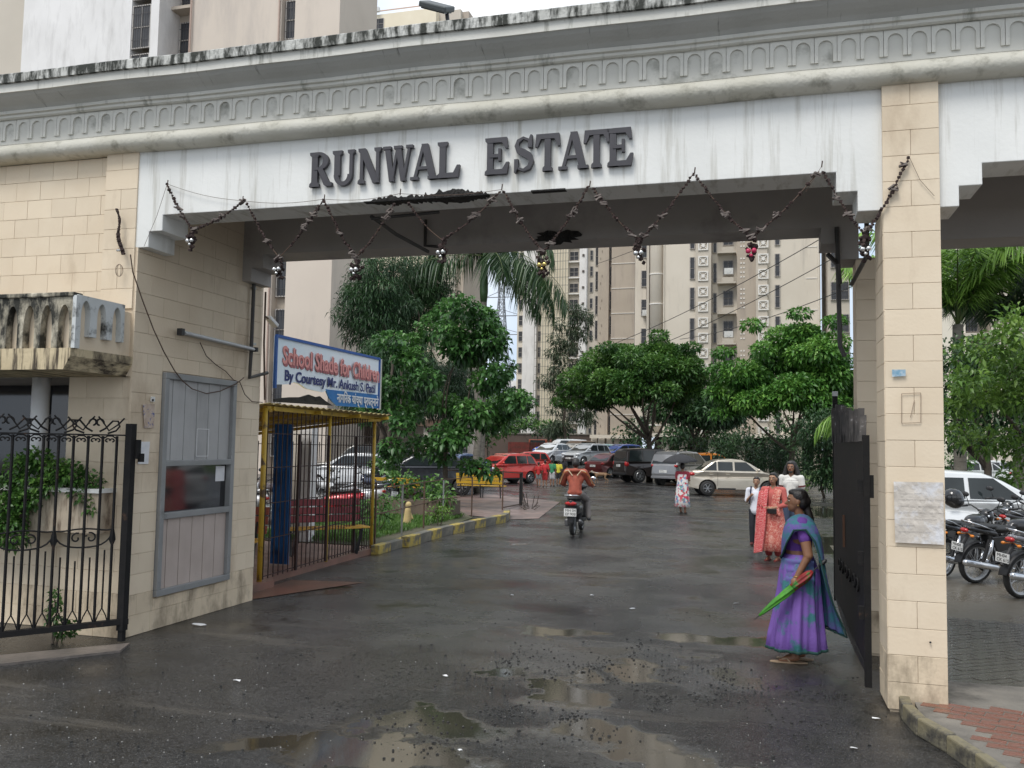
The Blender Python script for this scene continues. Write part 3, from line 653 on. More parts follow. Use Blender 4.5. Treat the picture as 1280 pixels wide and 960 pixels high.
# --- low clubhouse with a brown canopy behind the garden
lb = thing('clubhouse', 'low cream building with a brown flat canopy behind the parked cars', 'building', (-24, 52, 0))
A, B_ = PY(350, 520, 50).x, PY(548, 520, 50).x
wpart(lb, MB().span((A, 51, 2.9), (B_, 58, 6.6)), 'wall', CREAM); wpart(lb, MB().span((A, 52.4, 0), (B_, 58, 2.9)), 'lower_wall', CREAM)
wpart(lb, MB().span((A-1, 49.6, 2.95), (B_+.3, 51, 3.35)), 'canopy', flat('brown_canopy_edge', (.19, .12, .09), .8))
wpart(lb, MB().span((A, 50.9, 6.6), (B_+.2, 58.2, 6.85)), 'parapet', TAN2)
for i in range(5):
    x = A+1+i*2.35; window(lb, x, 52.3, .9, 1.5, 1.5, True)
    wpart(lb, MB().span((x-.6, 49.9, 0), (x-.3, 50.2, 2.95)), 'column', CREAM)
# --- brown boundary wall at the far end, block wall of right hand tower
bw = thing('boundary_wall', 'dark brown boundary wall closing the far end of the car park', 'wall', (-30, 108, 0))
wpart(bw, MB().span((PY(590, 540, 108).x, 108, 0), (PY(745, 540, 108).x, 108.4, 3.3)), 'wall_panel', pm('brown_wall', (.12, .085, .07), (.08, .06, .05), .4, .9, bump=.3, bsc=2))
wpart(bw, MB().span((PY(590, 540, 108).x, 107.9, 3.3), (PY(745, 540, 108).x, 108.5, 3.45)), 'coping', CEM)
# --- tower to the right beyond the palms
Yr = 60.; S = lambda x: PY(x, 310, Yr).x
rt = bld(0, 'grey beige apartment block with deep balconies seen above the palm fronds at right', (14, 66, 0))
for a, c, dy, m in ((1165, 1205, 0, CREAM), (1205, 1238, 2.0, TAN2), (1238, 1262, .3, TAN2), (1262, 1420, 1., CREAM), (1035, 1062, 25, TAN2)):
    wpart(rt, MB().span((S(a) if dy < 20 else PY(a, 350, Yr+dy).x, Yr+dy, 0), (S(c) if dy < 20 else PY(c, 350, Yr+dy).x, Yr+dy+9, 34)), 'wall', m)
for fl in range(1, 11):
    z = 3*fl+.6
    window(rt, S(1207), Yr+1.9, z, S(1230)-S(1207), 1.9, True); window(rt, S(1275), Yr+.9, z, 1.6, 1.6, True)
    wpart(rt, MB().span((S(1203), Yr-.2, z-.5), (S(1240), Yr+2, z-.3)), 'balcony', TAN2)
    window(rt, PY(1038, 350, 85).x, 84.9, z, 1.6, 1.7, True)
# --- distant block and pylon
hz_ = thing('distant_block', 'tiny pale apartment block on the skyline right of the pylon', 'building', (-95, 330, 0))
wpart(hz_, MB().span((PY(631, 490, 330).x, 330, 0), (PY(646, 490, 330).x, 345, 27)).span((PY(612, 490, 350).x, 350, 0), (PY(630, 490, 350).x, 360, 18)), 'wall', OFFW)
b = MB()
for fl in range(8):
    for i in range(4): b.box((PY(632+i*3.6, 490, 330).x+.5, 329.95, 3+3*fl), (.9, .1, 1.3))
wpart(hz_, b, 'windows', WPANE)
py_ = thing('pylon', 'steel lattice electricity pylon standing against the sky', 'pylon', (-60, 200, 0))
b = MB(); cx = PY(626, 420, 200).x
hw = lambda z: 3.2-2.6*min(1, z/36.)
lv = [0, 5, 9.5, 13.5, 17, 20, 23, 25.6, 28, 30.3, 32.5, 34.5, 36.5, 41]
def cor(z): h = hw(z); return [Vector((cx+a*h, 200+c*h, z)) for a, c in ((-1, -1), (1, -1), (1, 1), (-1, 1))]
for i in range(len(lv)-1):
    p, q = cor(lv[i]), cor(lv[i+1])
    for k in range(4):
        b.bar(p[k], q[k], .16); b.bar(p[k], q[(k+1) % 4], .10); b.bar(p[(k+1) % 4], q[k], .10); b.bar(q[k], q[(k+1) % 4], .10)
for z, w in ((28, 6.), (32.5, 5.), (37, 4.)):
    b.bar((cx-w, 200, z), (cx+w, 200, z), .18); b.bar((cx-w, 200, z), (cx, 200, z+1.6), .12); b.bar((cx+w, 200, z), (cx, 200, z+1.6), .12)
wpart(py_, b, 'lattice_frame', flat('dull_galvanised', (.22, .23, .25), .6))
# overhead cables
CAB = flat('black_cable', (.03, .03, .03), .6)
for i, (p, q, sag, lab) in enumerate(((PY(722, 446, 70), PY(1030, 296, 45), .5, 'overhead cable rising steeply right to the gate, uppermost of the pair'), (PY(722, 468, 70), PY(1066, 309, 45), .6, 'overhead cable rising right to the gate, lower of the close pair'), (PY(745, 330, 75), PY(905, 262, 50), .2, 'overhead cable crossing the left part of the beige tower'), (PY(850, 424, 75), PY(1080, 352, 42), .4, 'overhead cable crossing low in front of the beige tower'))):
    pts = [p.lerp(q, t/14)-Vector((0, 0, sag*4*(t/14)*(1-t/14))) for t in range(15)]
    MB().tube(pts, .022, 5).build('overhead_cable', CAB, label=lab, cat='cable', group='overhead cables')

# ================= VEGETATION =================
def leafmat(name, c1, c2, c3, sc=1.2):
    m = bpy.data.materials.new(name); m.use_nodes = True; nt = m.node_tree; L = nt.links; b = nt.nodes['Principled BSDF']
    t = nd(nt, 'ShaderNodeTexCoord'); n = nd(nt, 'ShaderNodeTexNoise'); n.inputs['Scale'].default_value = sc; n.inputs['Detail'].default_value = 3; L.new(t.outputs['Object'], n.inputs['Vector'])
    at = nd(nt, 'ShaderNodeAttribute'); at.attribute_name = 'tone'
    ad = nd(nt, 'ShaderNodeMath', operation='MULTIPLY_ADD'); ad.inputs[1].default_value = .55; L.new(at.outputs['Fac'], ad.inputs[0])
    sb = nd(nt, 'ShaderNodeMath', operation='SUBTRACT'); sb.inputs[1].default_value = .28; L.new(n.outputs[0], sb.inputs[0]); L.new(sb.outputs[0], ad.inputs[2])
    r = nd(nt, 'ShaderNodeValToRGB'); e = r.color_ramp.elements; e[0].color = (*c1, 1); e[1].color = (*c3, 1); e[0].position = .15; e[1].position = .85
    k = e.new(.5); k.color = (*c2, 1); L.new(ad.outputs[0], r.inputs[0]); L.new(r.outputs[0], b.inputs['Base Color'])
    b.inputs['Roughness'].default_value = .38; b.inputs['Specular IOR Level'].default_value = .45
    tr = nd(nt, 'ShaderNodeBsdfTranslucent'); L.new(r.outputs[0], tr.inputs[0]); mx_ = nd(nt, 'ShaderNodeMixShader'); mx_.inputs[0].default_value = .25
    out = nt.nodes['Material Output']; L.new(b.outputs[0], mx_.inputs[1]); L.new(tr.outputs[0], mx_.inputs[2]); L.new(mx_.outputs[0], out.inputs[0])
    return m
BARK = pm('bark', (.10, .08, .06), (.055, .045, .035), 6, .95, bump=.8, bsc=18)
BARKG = pm('palm_bark', (.20, .18, .15), (.12, .11, .09), 3, .9, bump=.5, bsc=10, sstr=(1, 1, 6), stain=(.07, .06, .05))
def leaves(P, D, L_, Wd, droop=.25, fold=.2, seed=0, name='foliage', m=None, parent=None, tone=None):
    """leaf blades at points P growing along D: each a folded diamond of four triangles"""
    g = np.random.default_rng(seed); n = len(P)
    D = D/np.linalg.norm(D, axis=1, keepdims=True); L_ = np.broadcast_to(np.asarray(L_, float), (n,))[:, None]*g.uniform(.7, 1.25, (n, 1)); Wd = np.broadcast_to(np.asarray(Wd, float), (n,))[:, None]
    up = np.tile([0, 0, 1.], (n, 1))+g.normal(0, .45, (n, 3)); side = np.cross(D, up); side /= np.linalg.norm(side, axis=1, keepdims=True)+1e-9
    nrm = np.cross(side, D)
    mid = P+D*L_*.5+nrm*L_*.04; tip = P+D*L_-np.array([0, 0, 1])*L_*droop
    wl_ = mid+side*Wd*.5+nrm*Wd*fold; wr = mid-side*Wd*.5+nrm*Wd*fold
    V = np.stack([P, wl_, tip, wr, mid], 1).reshape(-1, 3)
    F = (np.arange(n)*5)[:, None, None]+np.array([[0, 4, 1], [1, 4, 2], [0, 3, 4], [3, 2, 4]])[None]
    me = bpy.data.meshes.new(name); F = F.reshape(-1, 3)
    me.vertices.add(len(V)); me.vertices.foreach_set('co', V.ravel()); me.loops.add(F.size); me.loops.foreach_set('vertex_index', F.ravel().astype(np.int32))
    me.polygons.add(len(F)); me.polygons.foreach_set('loop_start', np.arange(0, F.size, 3, dtype=np.int32)); me.polygons.foreach_set('loop_total', np.full(len(F), 3, np.int32))
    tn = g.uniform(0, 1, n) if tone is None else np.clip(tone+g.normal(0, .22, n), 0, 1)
    a = me.attributes.new('tone', 'FLOAT', 'POINT'); a.data.foreach_set('value', np.repeat(tn, 5).astype(np.float32))
    me.update(); me.materials.append(m); return link(name, me, parent)
def clump_points(clumps, per, seed, shell=.55):
    g = np.random.default_rng(seed); P = []; D = []; T = []
    for (c, r) in clumps:
        r = np.array(r if np.ndim(r) else (r, r, r), float); n = int(per*(r[0]*r[1]+r[0]*r[2]+r[1]*r[2])/3)
        d = g.normal(0, 1, (n, 3)); d /= np.linalg.norm(d, axis=1, keepdims=True); q = g.uniform(shell, 1.05, (n, 1))**.6
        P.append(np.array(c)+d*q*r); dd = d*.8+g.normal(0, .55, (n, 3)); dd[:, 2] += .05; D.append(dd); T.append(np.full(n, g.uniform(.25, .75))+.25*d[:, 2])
    return np.concatenate(P), np.concatenate(D), np.concatenate(T)
def limb(b, p, q, r0, r1, seed, bend=.2):
    g = random.Random(seed); p, q = Vector(p), Vector(q); n = 7; L_ = (q-p).length; o1 = Vector((g.uniform(-1, 1), g.uniform(-1, 1), g.uniform(-.3, .3)))*bend*L_
    pts = [p.lerp(q, i/n)+o1*sin(pi*i/n)+Vector((g.uniform(-1, 1), g.uniform(-1, 1), 0))*.015*L_ for i in range(n+1)]
    b.tube(pts, [r0+(r1-r0)*i/n for i in range(n+1)], 7)
def tree(base, h_tr, clumps, per, L_, Wd, m, label, r=.16, seed=1, name='tree', cat='tree', droop=.25, group=None, shell=.55, bark=None, limbs=9):
    t = thing(name, label, cat, base, group=group); g = random.Random(seed)
    b = MB(); top = Vector((g.uniform(-.15, .15), g.uniform(-.15, .15), h_tr)); limb(b, (0, 0, -.05), top, r, r*.62, seed, .05)
    b.build('trunk', bark or BARK, t, smooth=True)
    b = MB(); cl = sorted(clumps, key=lambda c: -max(np.atleast_1d(c[1])))[:limbs]
    for i, (c, rr_) in enumerate(cl): limb(b, top*(.75+.25*g.random()), c, r*.42, r*.08, seed+i)
    b.build('branches', bark or BARK, t, smooth=True)
    P, D, T = clump_points(clumps, per, seed, shell); f = leaves(P, D, L_, Wd, droop, seed=seed, m=m, parent=t, tone=T); f['kind'] = 'stuff'
    return t
def crown(n, cx, cz, rx, ry, rz, rmin, rmax, seed, flatb=.0, cy=0):
    """n clumps packed in an ellipsoid shell"""
    g = np.random.default_rng(seed); out = []
    while len(out) < n:
        d = g.normal(0, 1, 3); d /= np.linalg.norm(d); q = g.uniform(.45, 1)**.5
        if d[2] < -.55+flatb: continue
        r = g.uniform(rmin, rmax); out.append(((cx+d[0]*q*(rx-r*.6), cy+d[1]*q*(ry-r*.6), cz+d[2]*q*(rz-r*.6)), (r*1.2, r*1.2, r*.72)))
    return out
LF_BRIGHT = leafmat('bright_leaf', (.035, .11, .02), (.09, .23, .04), (.20, .38, .07), 1.0)
LF_MID = leafmat('mid_green_leaf', (.024, .072, .018), (.065, .16, .032), (.15, .28, .06), 1.0)
LF_DARK = leafmat('dark_green_leaf', (.016, .042, .018), (.032, .078, .028), (.06, .125, .042), .8)
LF_GREY = leafmat('greyish_leaf', (.035, .055, .03), (.065, .095, .05), (.11, .14, .08), .8)
LF_YEL = leafmat('yellow_green_leaf', (.05, .11, .015), (.10, .20, .03), (.20, .32, .06), 1.2)
# two broad trees over the car park
o1 = Vector((PY(812, 560, 50).x, 50, 0)); z_ = lambda y, Y: PY(830, y, Y).z
tree(o1, 2.6, crown(60, -.5, 5.2, 4.4, 3.6, 2.9, .35, 1.15, 11, .3)+[((a_, -1, b_), (.55, .6, .22)) for a_, b_ in ((-4.6, 5.0), (-4.2, 4.3), (4.2, 5.2), (3.9, 6.3), (-3.5, 6.4), (-2.2, 7.5), (.6, 8.1), (2.4, 7.4), (4.3, 4.4), (-4.9, 4.4))], 1150, .25, .11, LF_MID, 'broad green tree with a spreading crown above the maroon and dark parked cars', .2, 11, droop=.15, shell=.35)
o2 = Vector((PY(990, 560, 42).x, 42, 0))
tree(o2, 2.2, crown(64, .0, 4.8, 3.2, 3.0, 3.0, .3, .95, 12, .1)+[((a_, -.8, b_), (.5, .5, .22)) for a_, b_ in ((-3.3, 5.4), (-3.0, 6.3), (3.1, 6.0), (-1.7, 7.5), (.3, 8.0), (1.8, 7.6), (-3.4, 4.4), (3.3, 4.8), (-3.1, 3.5))], 1200, .24, .12, LF_BRIGHT, 'dense bright green tree with large leaves behind the long haired man', .17, 12, droop=.3, shell=.35)
tree((PY(870, 560, 60).x, 60, 0), 2.6, crown(26, 0, 4.6, 3.6, 3, 2.1, .7, 1.2, 13), 300, .4, .18, LF_DARK, 'dark tree standing between and behind the two broad trees', .2, 13)
# large leaved tree beside the shelter, with tiers
tl = PY(560, 640, 25); tl.z = 0; C_ = lambda x, y, Y=25: tuple(PY(x, y, Y)-tl)
cl = []
for (x, y, rx, rz) in ((500, 440, .55, .32), (545, 402, .65, .40), (590, 395, .6, .38), (628, 430, .62, .45), (570, 440, .85, .42), (610, 470, .6, .35), (525, 460, .55, .3), (490, 490, .5, .32), (475, 510, .42, .3), (520, 520, .45, .34), (560, 505, .4, .25), (600, 520, .72, .38), (635, 508, .55, .3), (575, 548, .7, .32), (540, 560, .6, .3), (500, 560, .4, .22), (600, 580, .42, .2), (480, 575, .3, .2)):
    for q in range(3): cl.append((C_(x+random.uniform(-20, 20), y+random.uniform(-13, 13), 25+random.uniform(-.9, .9)), (rx*.8, rx*.8, rz*.95)))
tree(tl, 2.1, cl, 1100, .19, .13, leafmat('broad_glossy_leaf', (.02, .06, .018), (.055, .15, .035), (.13, .28, .07), 1.6), 'large leaved tree with tiered glossy foliage beside the yellow shelter', .10, 14, droop=.35, shell=.3)
# dark feathery trees behind it on the left
for i, (x, Y, zc, rx, rz, lab) in enumerate(((470, 38, 8.0, 2.0, 3.8, 'tall dark feathery tree behind the school shade sign'), (520, 42, 8.8, 2.2, 3.0, 'dark feathery tree hanging left of the tall palm'), (482, 33, 4.2, 1.9, 2.2, 'low dark tree filling the gap right of the sign board'), (545, 46, 4.6, 2.4, 2.6, 'dark tree behind the glossy tree, left of the tall palm trunk'))):
    c0 = Vector((PY(x, 560, Y).x, Y, 0))
    tree(c0, zc*.5, crown(30, 0, zc, rx, rx, rz, .6, 1.1, 20+i), 620, .26, .05, LF_DARK, lab, .16, 20+i, droop=.6, shell=.2)
# thin grey green tree before the netted tower
c0 = Vector((PY(712, 560, 75).x, 75, 0)); cl = []
g_ = random.Random(5)
for y in range(385, 540, 7):
    w = 1.1 if y < 420 else (1.5 if y < 470 else 2.0); cl.append((tuple(PY(712+g_.uniform(-18, 18)*w/1.3, y, 75)-c0), (.75*w*.7, .8, .55)))
    cl.append((tuple(PY(712+g_.uniform(-24, 24), y+3, 75)-c0), (.7, .8, .5)))
tree(c0, 7, cl, 330, .34, .10, LF_GREY, 'slender grey green tree in front of the netted tower', .16, 31, droop=.6, shell=.15)
# low trees and shrubs
def shrub(x, y, Y, rx, rz, m, lab, seed, L_=.16, W_=.08, per=900, n=12, name='shrub'):
    c0 = Vector((PY(x, 560, Y).x, Y, 0)); zc = PY(x, y, Y).z
    return tree(c0, max(.25, zc*.6), crown(n, 0, zc, rx, rx*.8, rz, rz*.35, rz*.55, seed, -.3), per, L_, W_, m, lab, .04+.01*rz, seed, name=name, cat='shrub' if name == 'shrub' else 'tree', shell=.2, limbs=6)
shrub(940, 565, 46, 1.9, 1.3, LF_DARK, 'dark rounded shrub behind the gold sedan roof', 41, .2, .07, 500)
shrub(975, 572, 44, 1.5, 1.2, LF_DARK, 'feathery dark shrub behind the boy', 42, .2, .05, 600)
shrub(1030, 565, 38, 1.5, 1.9, LF_DARK, 'tall dark shrub beside the black gate leaf', 43, .2, .06, 520, 16)
shrub(895, 560, 52, 1.8, 1.2, LF_DARK, 'dark hedge bush left of the gold sedan roof', 44, .2, .08, 400)
shrub(1000, 612, 36, .35, .55, LF_YEL, 'small yellow green sapling behind the long haired man', 45, .12, .05, 900, 8)
for i, (x, y, Y, rx, rz, m, lab) in enumerate(((610, 520, 95, 5, 3.5, LF_MID, 'green tree mass at the far end, left of the netted tower'), (630, 515, 120, 5, 4, LF_DARK, 'small dark tree below the pylon'), (665, 535, 100, 3.5, 1.6, LF_MID, 'low bush above the boundary wall below the netted tower'), (690, 540, 98, 2.5, 1.2, LF_DARK, 'dark bush above the boundary wall right of centre'), (560, 530, 60, 4, 3.0, LF_MID, 'green tree behind the large leaved tree'), (830, 545, 80, 6, 2.2, LF_DARK, 'dark shrubbery under the beige tower'), (930, 545, 80, 7, 2.2, LF_DARK, 'dark shrubbery between the tower and the orange car'), (1120, 540, 75, 7, 3, LF_DARK, 'dark trees hidden beyond the gate pier'))):
    shrub(x, y, Y, rx, rz, m, lab, 50+i, .5, .25, 60, 16, 'tree')
# right hand side: bushy tree and undergrowth
c0 = Vector((PY(1305, 560, 22).x, 22, 0)); cl = []
for (x, y, Y, r_) in ((1215, 470, 20, .55), (1240, 430, 20, .55), (1270, 405, 20, .6), (1262, 450, 21, .8), (1210, 440, 21, .45), (1230, 500, 21, .7), (1270, 500, 21, .8), (1200, 500, 21, .45), (1200, 535, 22, .5), (1245, 550, 22, .6), (1280, 560, 22, .6), (1300, 480, 21, 1.), (1320, 420, 21, 1.), (1255, 590, 22, .4)):
    for q in range(3): cl.append((tuple(PY(x+random.uniform(-16, 16), y+random.uniform(-12, 12), Y+random.uniform(-.8, .8))-c0), (r_*.8, r_*.8, r_*.45)))
tree(c0, 2.0, cl, 620, .16, .075, LF_YEL, 'light green bushy tree at the right edge behind the motorcycles', .12, 61, droop=.2, shell=.2)
cl = [(tuple(PY(x+random.uniform(-20, 20), y, 27)-Vector((PY(1225, 560, 27).x, 27, 0))), (1.0, 1.0, .7)) for x in range(1180, 1330, 16) for y in (450, 490, 530)]
tree((PY(1225, 560, 27).x, 27, 0), 1.8, cl, 260, .2, .08, LF_DARK, 'dark leafy tree in shade above the white car', .14, 62, shell=.1)
shrub(1190, 575, 50, 1.5, .9, LF_MID, 'bush on the lawn beside the pier', 63, .2, .1, 300)

# palms
def frond_mesh(L_, n, ll, droop, wd, m, seed=0, hang=.5):
    """arched rachis along +x with leaflets both sides"""
    g = np.random.default_rng(seed); b = MB(); K = 14; pts = []; x = 0; z = 0; a = radians(52)
    for i in range(K+1):
        pts.append(Vector((x, 0, z))); x += L_/K*cos(a); z += L_/K*sin(a); a -= droop/K*(.5+1.0*i/K)*1.4
    rach = [(p, .03*(1-i/K)+.006) for i, p in enumerate(pts)]
    P = []; D = []; LL = []
    for i in range(n):
        t = .12+.87*i/n; f = t*K; k = min(int(f), K-1); p = pts[k].lerp(pts[k+1], f-k); tg = (pts[k+1]-pts[k]).normalized()
        for s in (-1, 1):
            d = tg*.55+Vector((0, s, 0))*(.9-.3*hang)+Vector((0, 0, -hang+g.uniform(-.12, .25)))
            P.append(tuple(p)); D.append(tuple(d)); LL.append(ll*(.45+.9*sin(pi*min(1, t*.9+.08)))*.9)
    return rach, np.array(P), np.array(D), np.array(LL)
def palm(base, h, r0, r1, fronds, L_, n, ll, m, label, shaft=None, wd=.05, lean=(0, 0), hang=.5, group=None, droop=1.9):
    t = thing('palm_tree', label, 'palm tree', base, group=group); K = 12
    pts = [Vector((lean[0]*(i/K)**2, lean[1]*(i/K)**2, h*i/K)) for i in range(K+1)]
    b = MB(); b.tube(pts, [r0+(r1-r0)*i/K for i in range(K+1)], 12); b.build('trunk', BARKG, t, smooth=True); top = pts[-1]
    if shaft: MB().tube([top+Vector((0, 0, shaft*i/5)) for i in range(6)], [r1*1.0, r1*1.3, r1*1.25, r1*1.05, r1*.8, r1*.5], 12).build('crown_shaft', pm('green_crown_shaft', (.07, .14, .05), (.05, .10, .04), 3, .4), t, smooth=True); top = top+Vector((0, 0, shaft*.92))
    for i, fr_ in enumerate(fronds):
        az, el, sc = fr_[:3]; rach, P, D, LL = frond_mesh(L_*sc, n, ll, fr_[3] if len(fr_) > 3 else droop, wd, m, i, hang)
        M = Matrix.Rotation(radians(az), 3, 'Z') @ Matrix.Rotation(radians(-el), 3, 'Y'); Ma = np.array(M)
        f = MB().tube([M @ p for p, _ in rach], [q for _, q in rach], 5).build('frond', pm('palm_rachis', (.10, .14, .04), (.08, .10, .03), 4, .5), t, smooth=True); f.location = top
        D2 = D @ Ma.T
        D2[:, 2] -= hang*.4
        leaves(P @ Ma.T, D2, LL, wd, .45, seed=i, name='leaflets', m=m, parent=f)
    return t
LF_PALM = leafmat('palm_leaf', (.018, .045, .018), (.04, .085, .03), (.08, .14, .05), .5)
LF_PALMY = leafmat('young_palm_leaf', (.10, .21, .03), (.20, .37, .06), (.34, .52, .12), .6)
pb = Vector((PY(601, 560, 41).x, 41, 0))
palm(pb, PY(601, 378, 41).z, .22, .16, [(5, 5, 1.0), (-25, 18, .95), (170, 10, .9), (80, 25, .85), (265, 20, .8), (110, 45, .7), (-12, -58, 1.1, 1.15), (-4, -74, .9, .8), (-30, -46, 1.1, 1.2), (12, -50, 1.1, 1.2), (186, -45, .95, .7), (-60, -50, .9, .8)], 5.0, 70, 1.1, LF_PALM, 'tall royal palm with green crown shaft under the middle of the beam', shaft=2.5, wd=.07, hang=.75, droop=2.3)
palm(Vector((PY(1200, 560, 31).x, 31, 0)), 6.0, .2, .16, [(30, 32, .9), (75, 35, .9), (150, 15, .9), (-10, 12, .9), (5, 28, .95), (-50, 12, .85), (55, 10, .8), (110, 30, .9), (200, 10, .9), (260, 20, .8), (-25, 32, 1.0), (180, 30, .95), (-75, 25, .85)], 5.2, 80, 1.1, LF_PALMY, 'yellow green coconut palm with upright fronds just right of the pier', wd=.07, hang=.15, droop=1.3)
palm(Vector((PY(1296, 560, 31).x, 33, 0)), 6.0, .2, .16, [(80, 42, .9), (130, 42, .95), (160, 30, .9), (180, 10, .9), (30, 35, .9), (0, 10, .9), (210, 0, .9), (100, 10, .8), (235, 25, .9), (300, 25, .8)], 5.2, 80, 1.15, LF_PALM, 'dark coconut palm at the right edge above the light green tree', wd=.08, hang=.35, droop=1.6)
palm(Vector((PY(1105, 560, 34).x, 34, 0)), 2.3, .14, .10, [(150, 20, 1.), (175, 8, 1.05), (120, 30, .9), (200, 15, .9), (90, 40, .9), (40, 30, .8), (240, 30, .8), (300, 30, .8)], 3.0, 46, .7, LF_PALMY, 'palm showing one pale drooping frond left of the pier', wd=.05, hang=.6, droop=2.0)
palm(Vector((PY(492, 560, 40).x, 40, 0)), 3.0, .09, .07, [(0, 10, .9), (60, 20, .8), (-50, 5, .9), (180, 10, .9), (130, 25, .8), (230, 10, .8), (300, 15, .8)], 2.4, 36, .6, LF_PALM, 'small dark palm with drooping fronds before the low cream building', wd=.05, hang=.7, droop=2.2)
for i, x in enumerate((483, 498)):
    c0 = Vector((PY(x, 560, 30+i).x, 30+i, 0)); b = MB(); limb(b, (0, 0, 0), (.1, 0, 5.5), .07, .04, 70+i, .02)
    t = thing('bare_trunk', ('thin bare trunk just right of the shelter roof', 'second thin bare trunk right of the shelter roof, further out')[i], 'tree', c0); b.build('trunk', BARK, t, smooth=True)
b = MB(); limb(b, (0, 0, 0), (0, .1, 5.6), .16, .13, 80, .01)
t = thing('tree', 'thick upright dark trunk beside the red hatchback', 'tree', (PY(596, 560, 33).x, 33, 0)); b.build('trunk', BARKG, t, smooth=True)
# grass tufts of the garden bed and lawn
def tufts(name, pts, h, m, seed):
    g = np.random.default_rng(seed); P = np.array(pts); n = len(P); D = g.normal(0, .35, (n, 3)); D[:, 2] = 1
    o = leaves(P, D, h, h*.14, .15, seed=seed, name=name, m=m); o['kind'] = 'stuff'; return o
g_ = random.Random(9); pts = []
for _ in range(15000):
    y = g_.uniform(14.55, 21); x = -6.75-g_.random()*2.7*(1 if y < 17 else 1)
    if x > -6.9-.03*(y-14): continue
    pts.append((x, y, .1))
tufts('grass', pts, .13, leafmat('grass_blade', (.05, .12, .02), (.09, .19, .035), (.15, .27, .06), 2), 3)
pts = [(g_.uniform(4, 22), g_.uniform(46, 70), .01) for _ in range(14000)]
tufts('lawn_grass', pts, .22, leafmat('lawn_blade', (.07, .17, .02), (.12, .26, .04), (.19, .34, .07), 1), 4)
# leafy weeds in the garden bed, planter plants of the gatehouse
def plant(base, clumps, per, L_, W_, m, label, seed, cat='plant'):
    t = thing('plant', label, cat, base); b = MB()
    for i, (c, r) in enumerate(clumps): limb(b, (c[0]*.3, c[1]*.3, 0), c, .012, .005, seed+i)
    b.build('stems', BARK, t); P, D, T = clump_points(clumps, per, seed, .1); f = leaves(P, D, L_, W_, .3, seed=seed, m=m, parent=t, tone=T); f['kind'] = 'stuff'; return t
plant((-7.55, 16.6, .1), [((-.2, 0, .5), (.3, .3, .15)), ((.15, .2, .6), (.3, .3, .15)), ((.3, -.2, .4), (.25, .25, .15)), ((-.5, .3, .45), (.3, .3, .15))], 2600, .10, .04, LF_MID, 'leafy weed behind the railing near the yellow shelter pole', 91)
plant((-8.1, 20.5, .1), [((-.5, 0, .9), (.5, .3, .2)), ((.2, .2, .75), (.45, .3, .25)), ((.6, -.2, .5), (.35, .35, .3)), ((-.2, 0, .4), (.4, .3, .3))], 1500, .15, .08, LF_MID, 'leafy green plant in the cement trough before the black car', 92)
plant((-6.9, 18.6, .1), [((-.1, 0, .25), (.25, .2, .15)), ((.1, .1, .3), (.2, .2, .12))], 2600, .1, .04, LF_YEL, 'small weed by the garden kerb', 93)
pl = [(x, z) for x, z in ((-6.95, 1.62), (-6.75, 1.68), (-6.55, 1.6), (-6.35, 1.55), (-6.85, 1.45), (-7.05, 1.4), (-6.6, 1.45), (-6.95, 1.25), (-6.9, 1.1), (-6.85, .95), (-7.0, 1.05), (-6.75, 1.3))]
plant((-6.8, 7.05, 1.3), [((x+6.8, -.03-.12*(z < 1.4), z-1.3), (.15, .13, .11)) for x, z in pl], 16000, .055, .035, LF_MID, 'leafy creeper spilling over the planter box behind the open gate', 94)
plant((-7.7, 7.1, 1.35), [((x, 0, z), (.14, .12, .12)) for x, z in ((-.2, .15), (0, .2), (.15, .1), (-.4, .2), (-.35, .45))], 12000, .08, .045, LF_MID, 'potted leaves in the planter at the left edge', 95)
plant((-6.15, 7.08, 1.36), [((0, 0, .12), (.12, .08, .10)), ((-.1, -.05, .02), (.1, .08, .08)), ((.04, -.04, -.1), (.08, .06, .1))], 15000, .05, .03, LF_MID, 'small creeper at the right end of the planter box', 96)
plant((-6.3, 6.85, 0), [((0, 0, .25), (.07, .06, .12)), ((0, 0, .4), (.06, .05, .1)), ((.05, .1, .12), (.1, .1, .08))], 14000, .05, .03, LF_MID, 'little weed growing at the foot of the wall behind the open gate', 97)
# ================= VEHICLES =================
def paint(n, c, metal=.3): return pm(n, c, tuple(v*.9 for v in c), 3, .28, metal=metal, coat=.6, stain=tuple(v*.6+.02 for v in c), ssc=4, slo=.62, shi=.85)
TYRE = pm('tyre_rubber', (.022, .022, .023), (.035, .034, .032), 12, .8, bump=.3)
ALLOY = flat('alloy_rim', (.42, .43, .44), .3, .8); CHROME = flat('chrome', (.65, .66, .68), .12, .95)
TRIMB = flat('black_plastic', (.022, .022, .024), .5)
CGL = pm('car_glass', (.012, .016, .017), (.03, .038, .04), 1.2, .06, spec=.55)
REDL = flat('red_lamp', (.45, .012, .012), .15, coat=.5); CLRL = flat('clear_lamp', (.70, .72, .74), .12, coat=.6); AMBER = flat('amber_lamp', (.7, .22, .02), .2)
PLATE = flat('white_plate', (.75, .75, .73), .6)
BASEP = paint('body_paint', (.5, .5, .5))
def plate(par, loc, rz, s1='MH 04', s2='AX 2176', w=.34, h=.17):
    p = MB().box((0, 0, 0), (w, .012, h)).build('number_plate', PLATE, par); p.location = loc; p.rotation_euler = (0, 0, rz)
    for s, z in ((s1, .015), (s2, -.065)):
        t = link('plate_number', text(s, .085*h/.17, TRIMB, .001, 0, spacing=1.0), p); t.location = (-w*.40, -.0075, z*h/.17); t.rotation_euler = (pi/2, 0, 0)
    return p
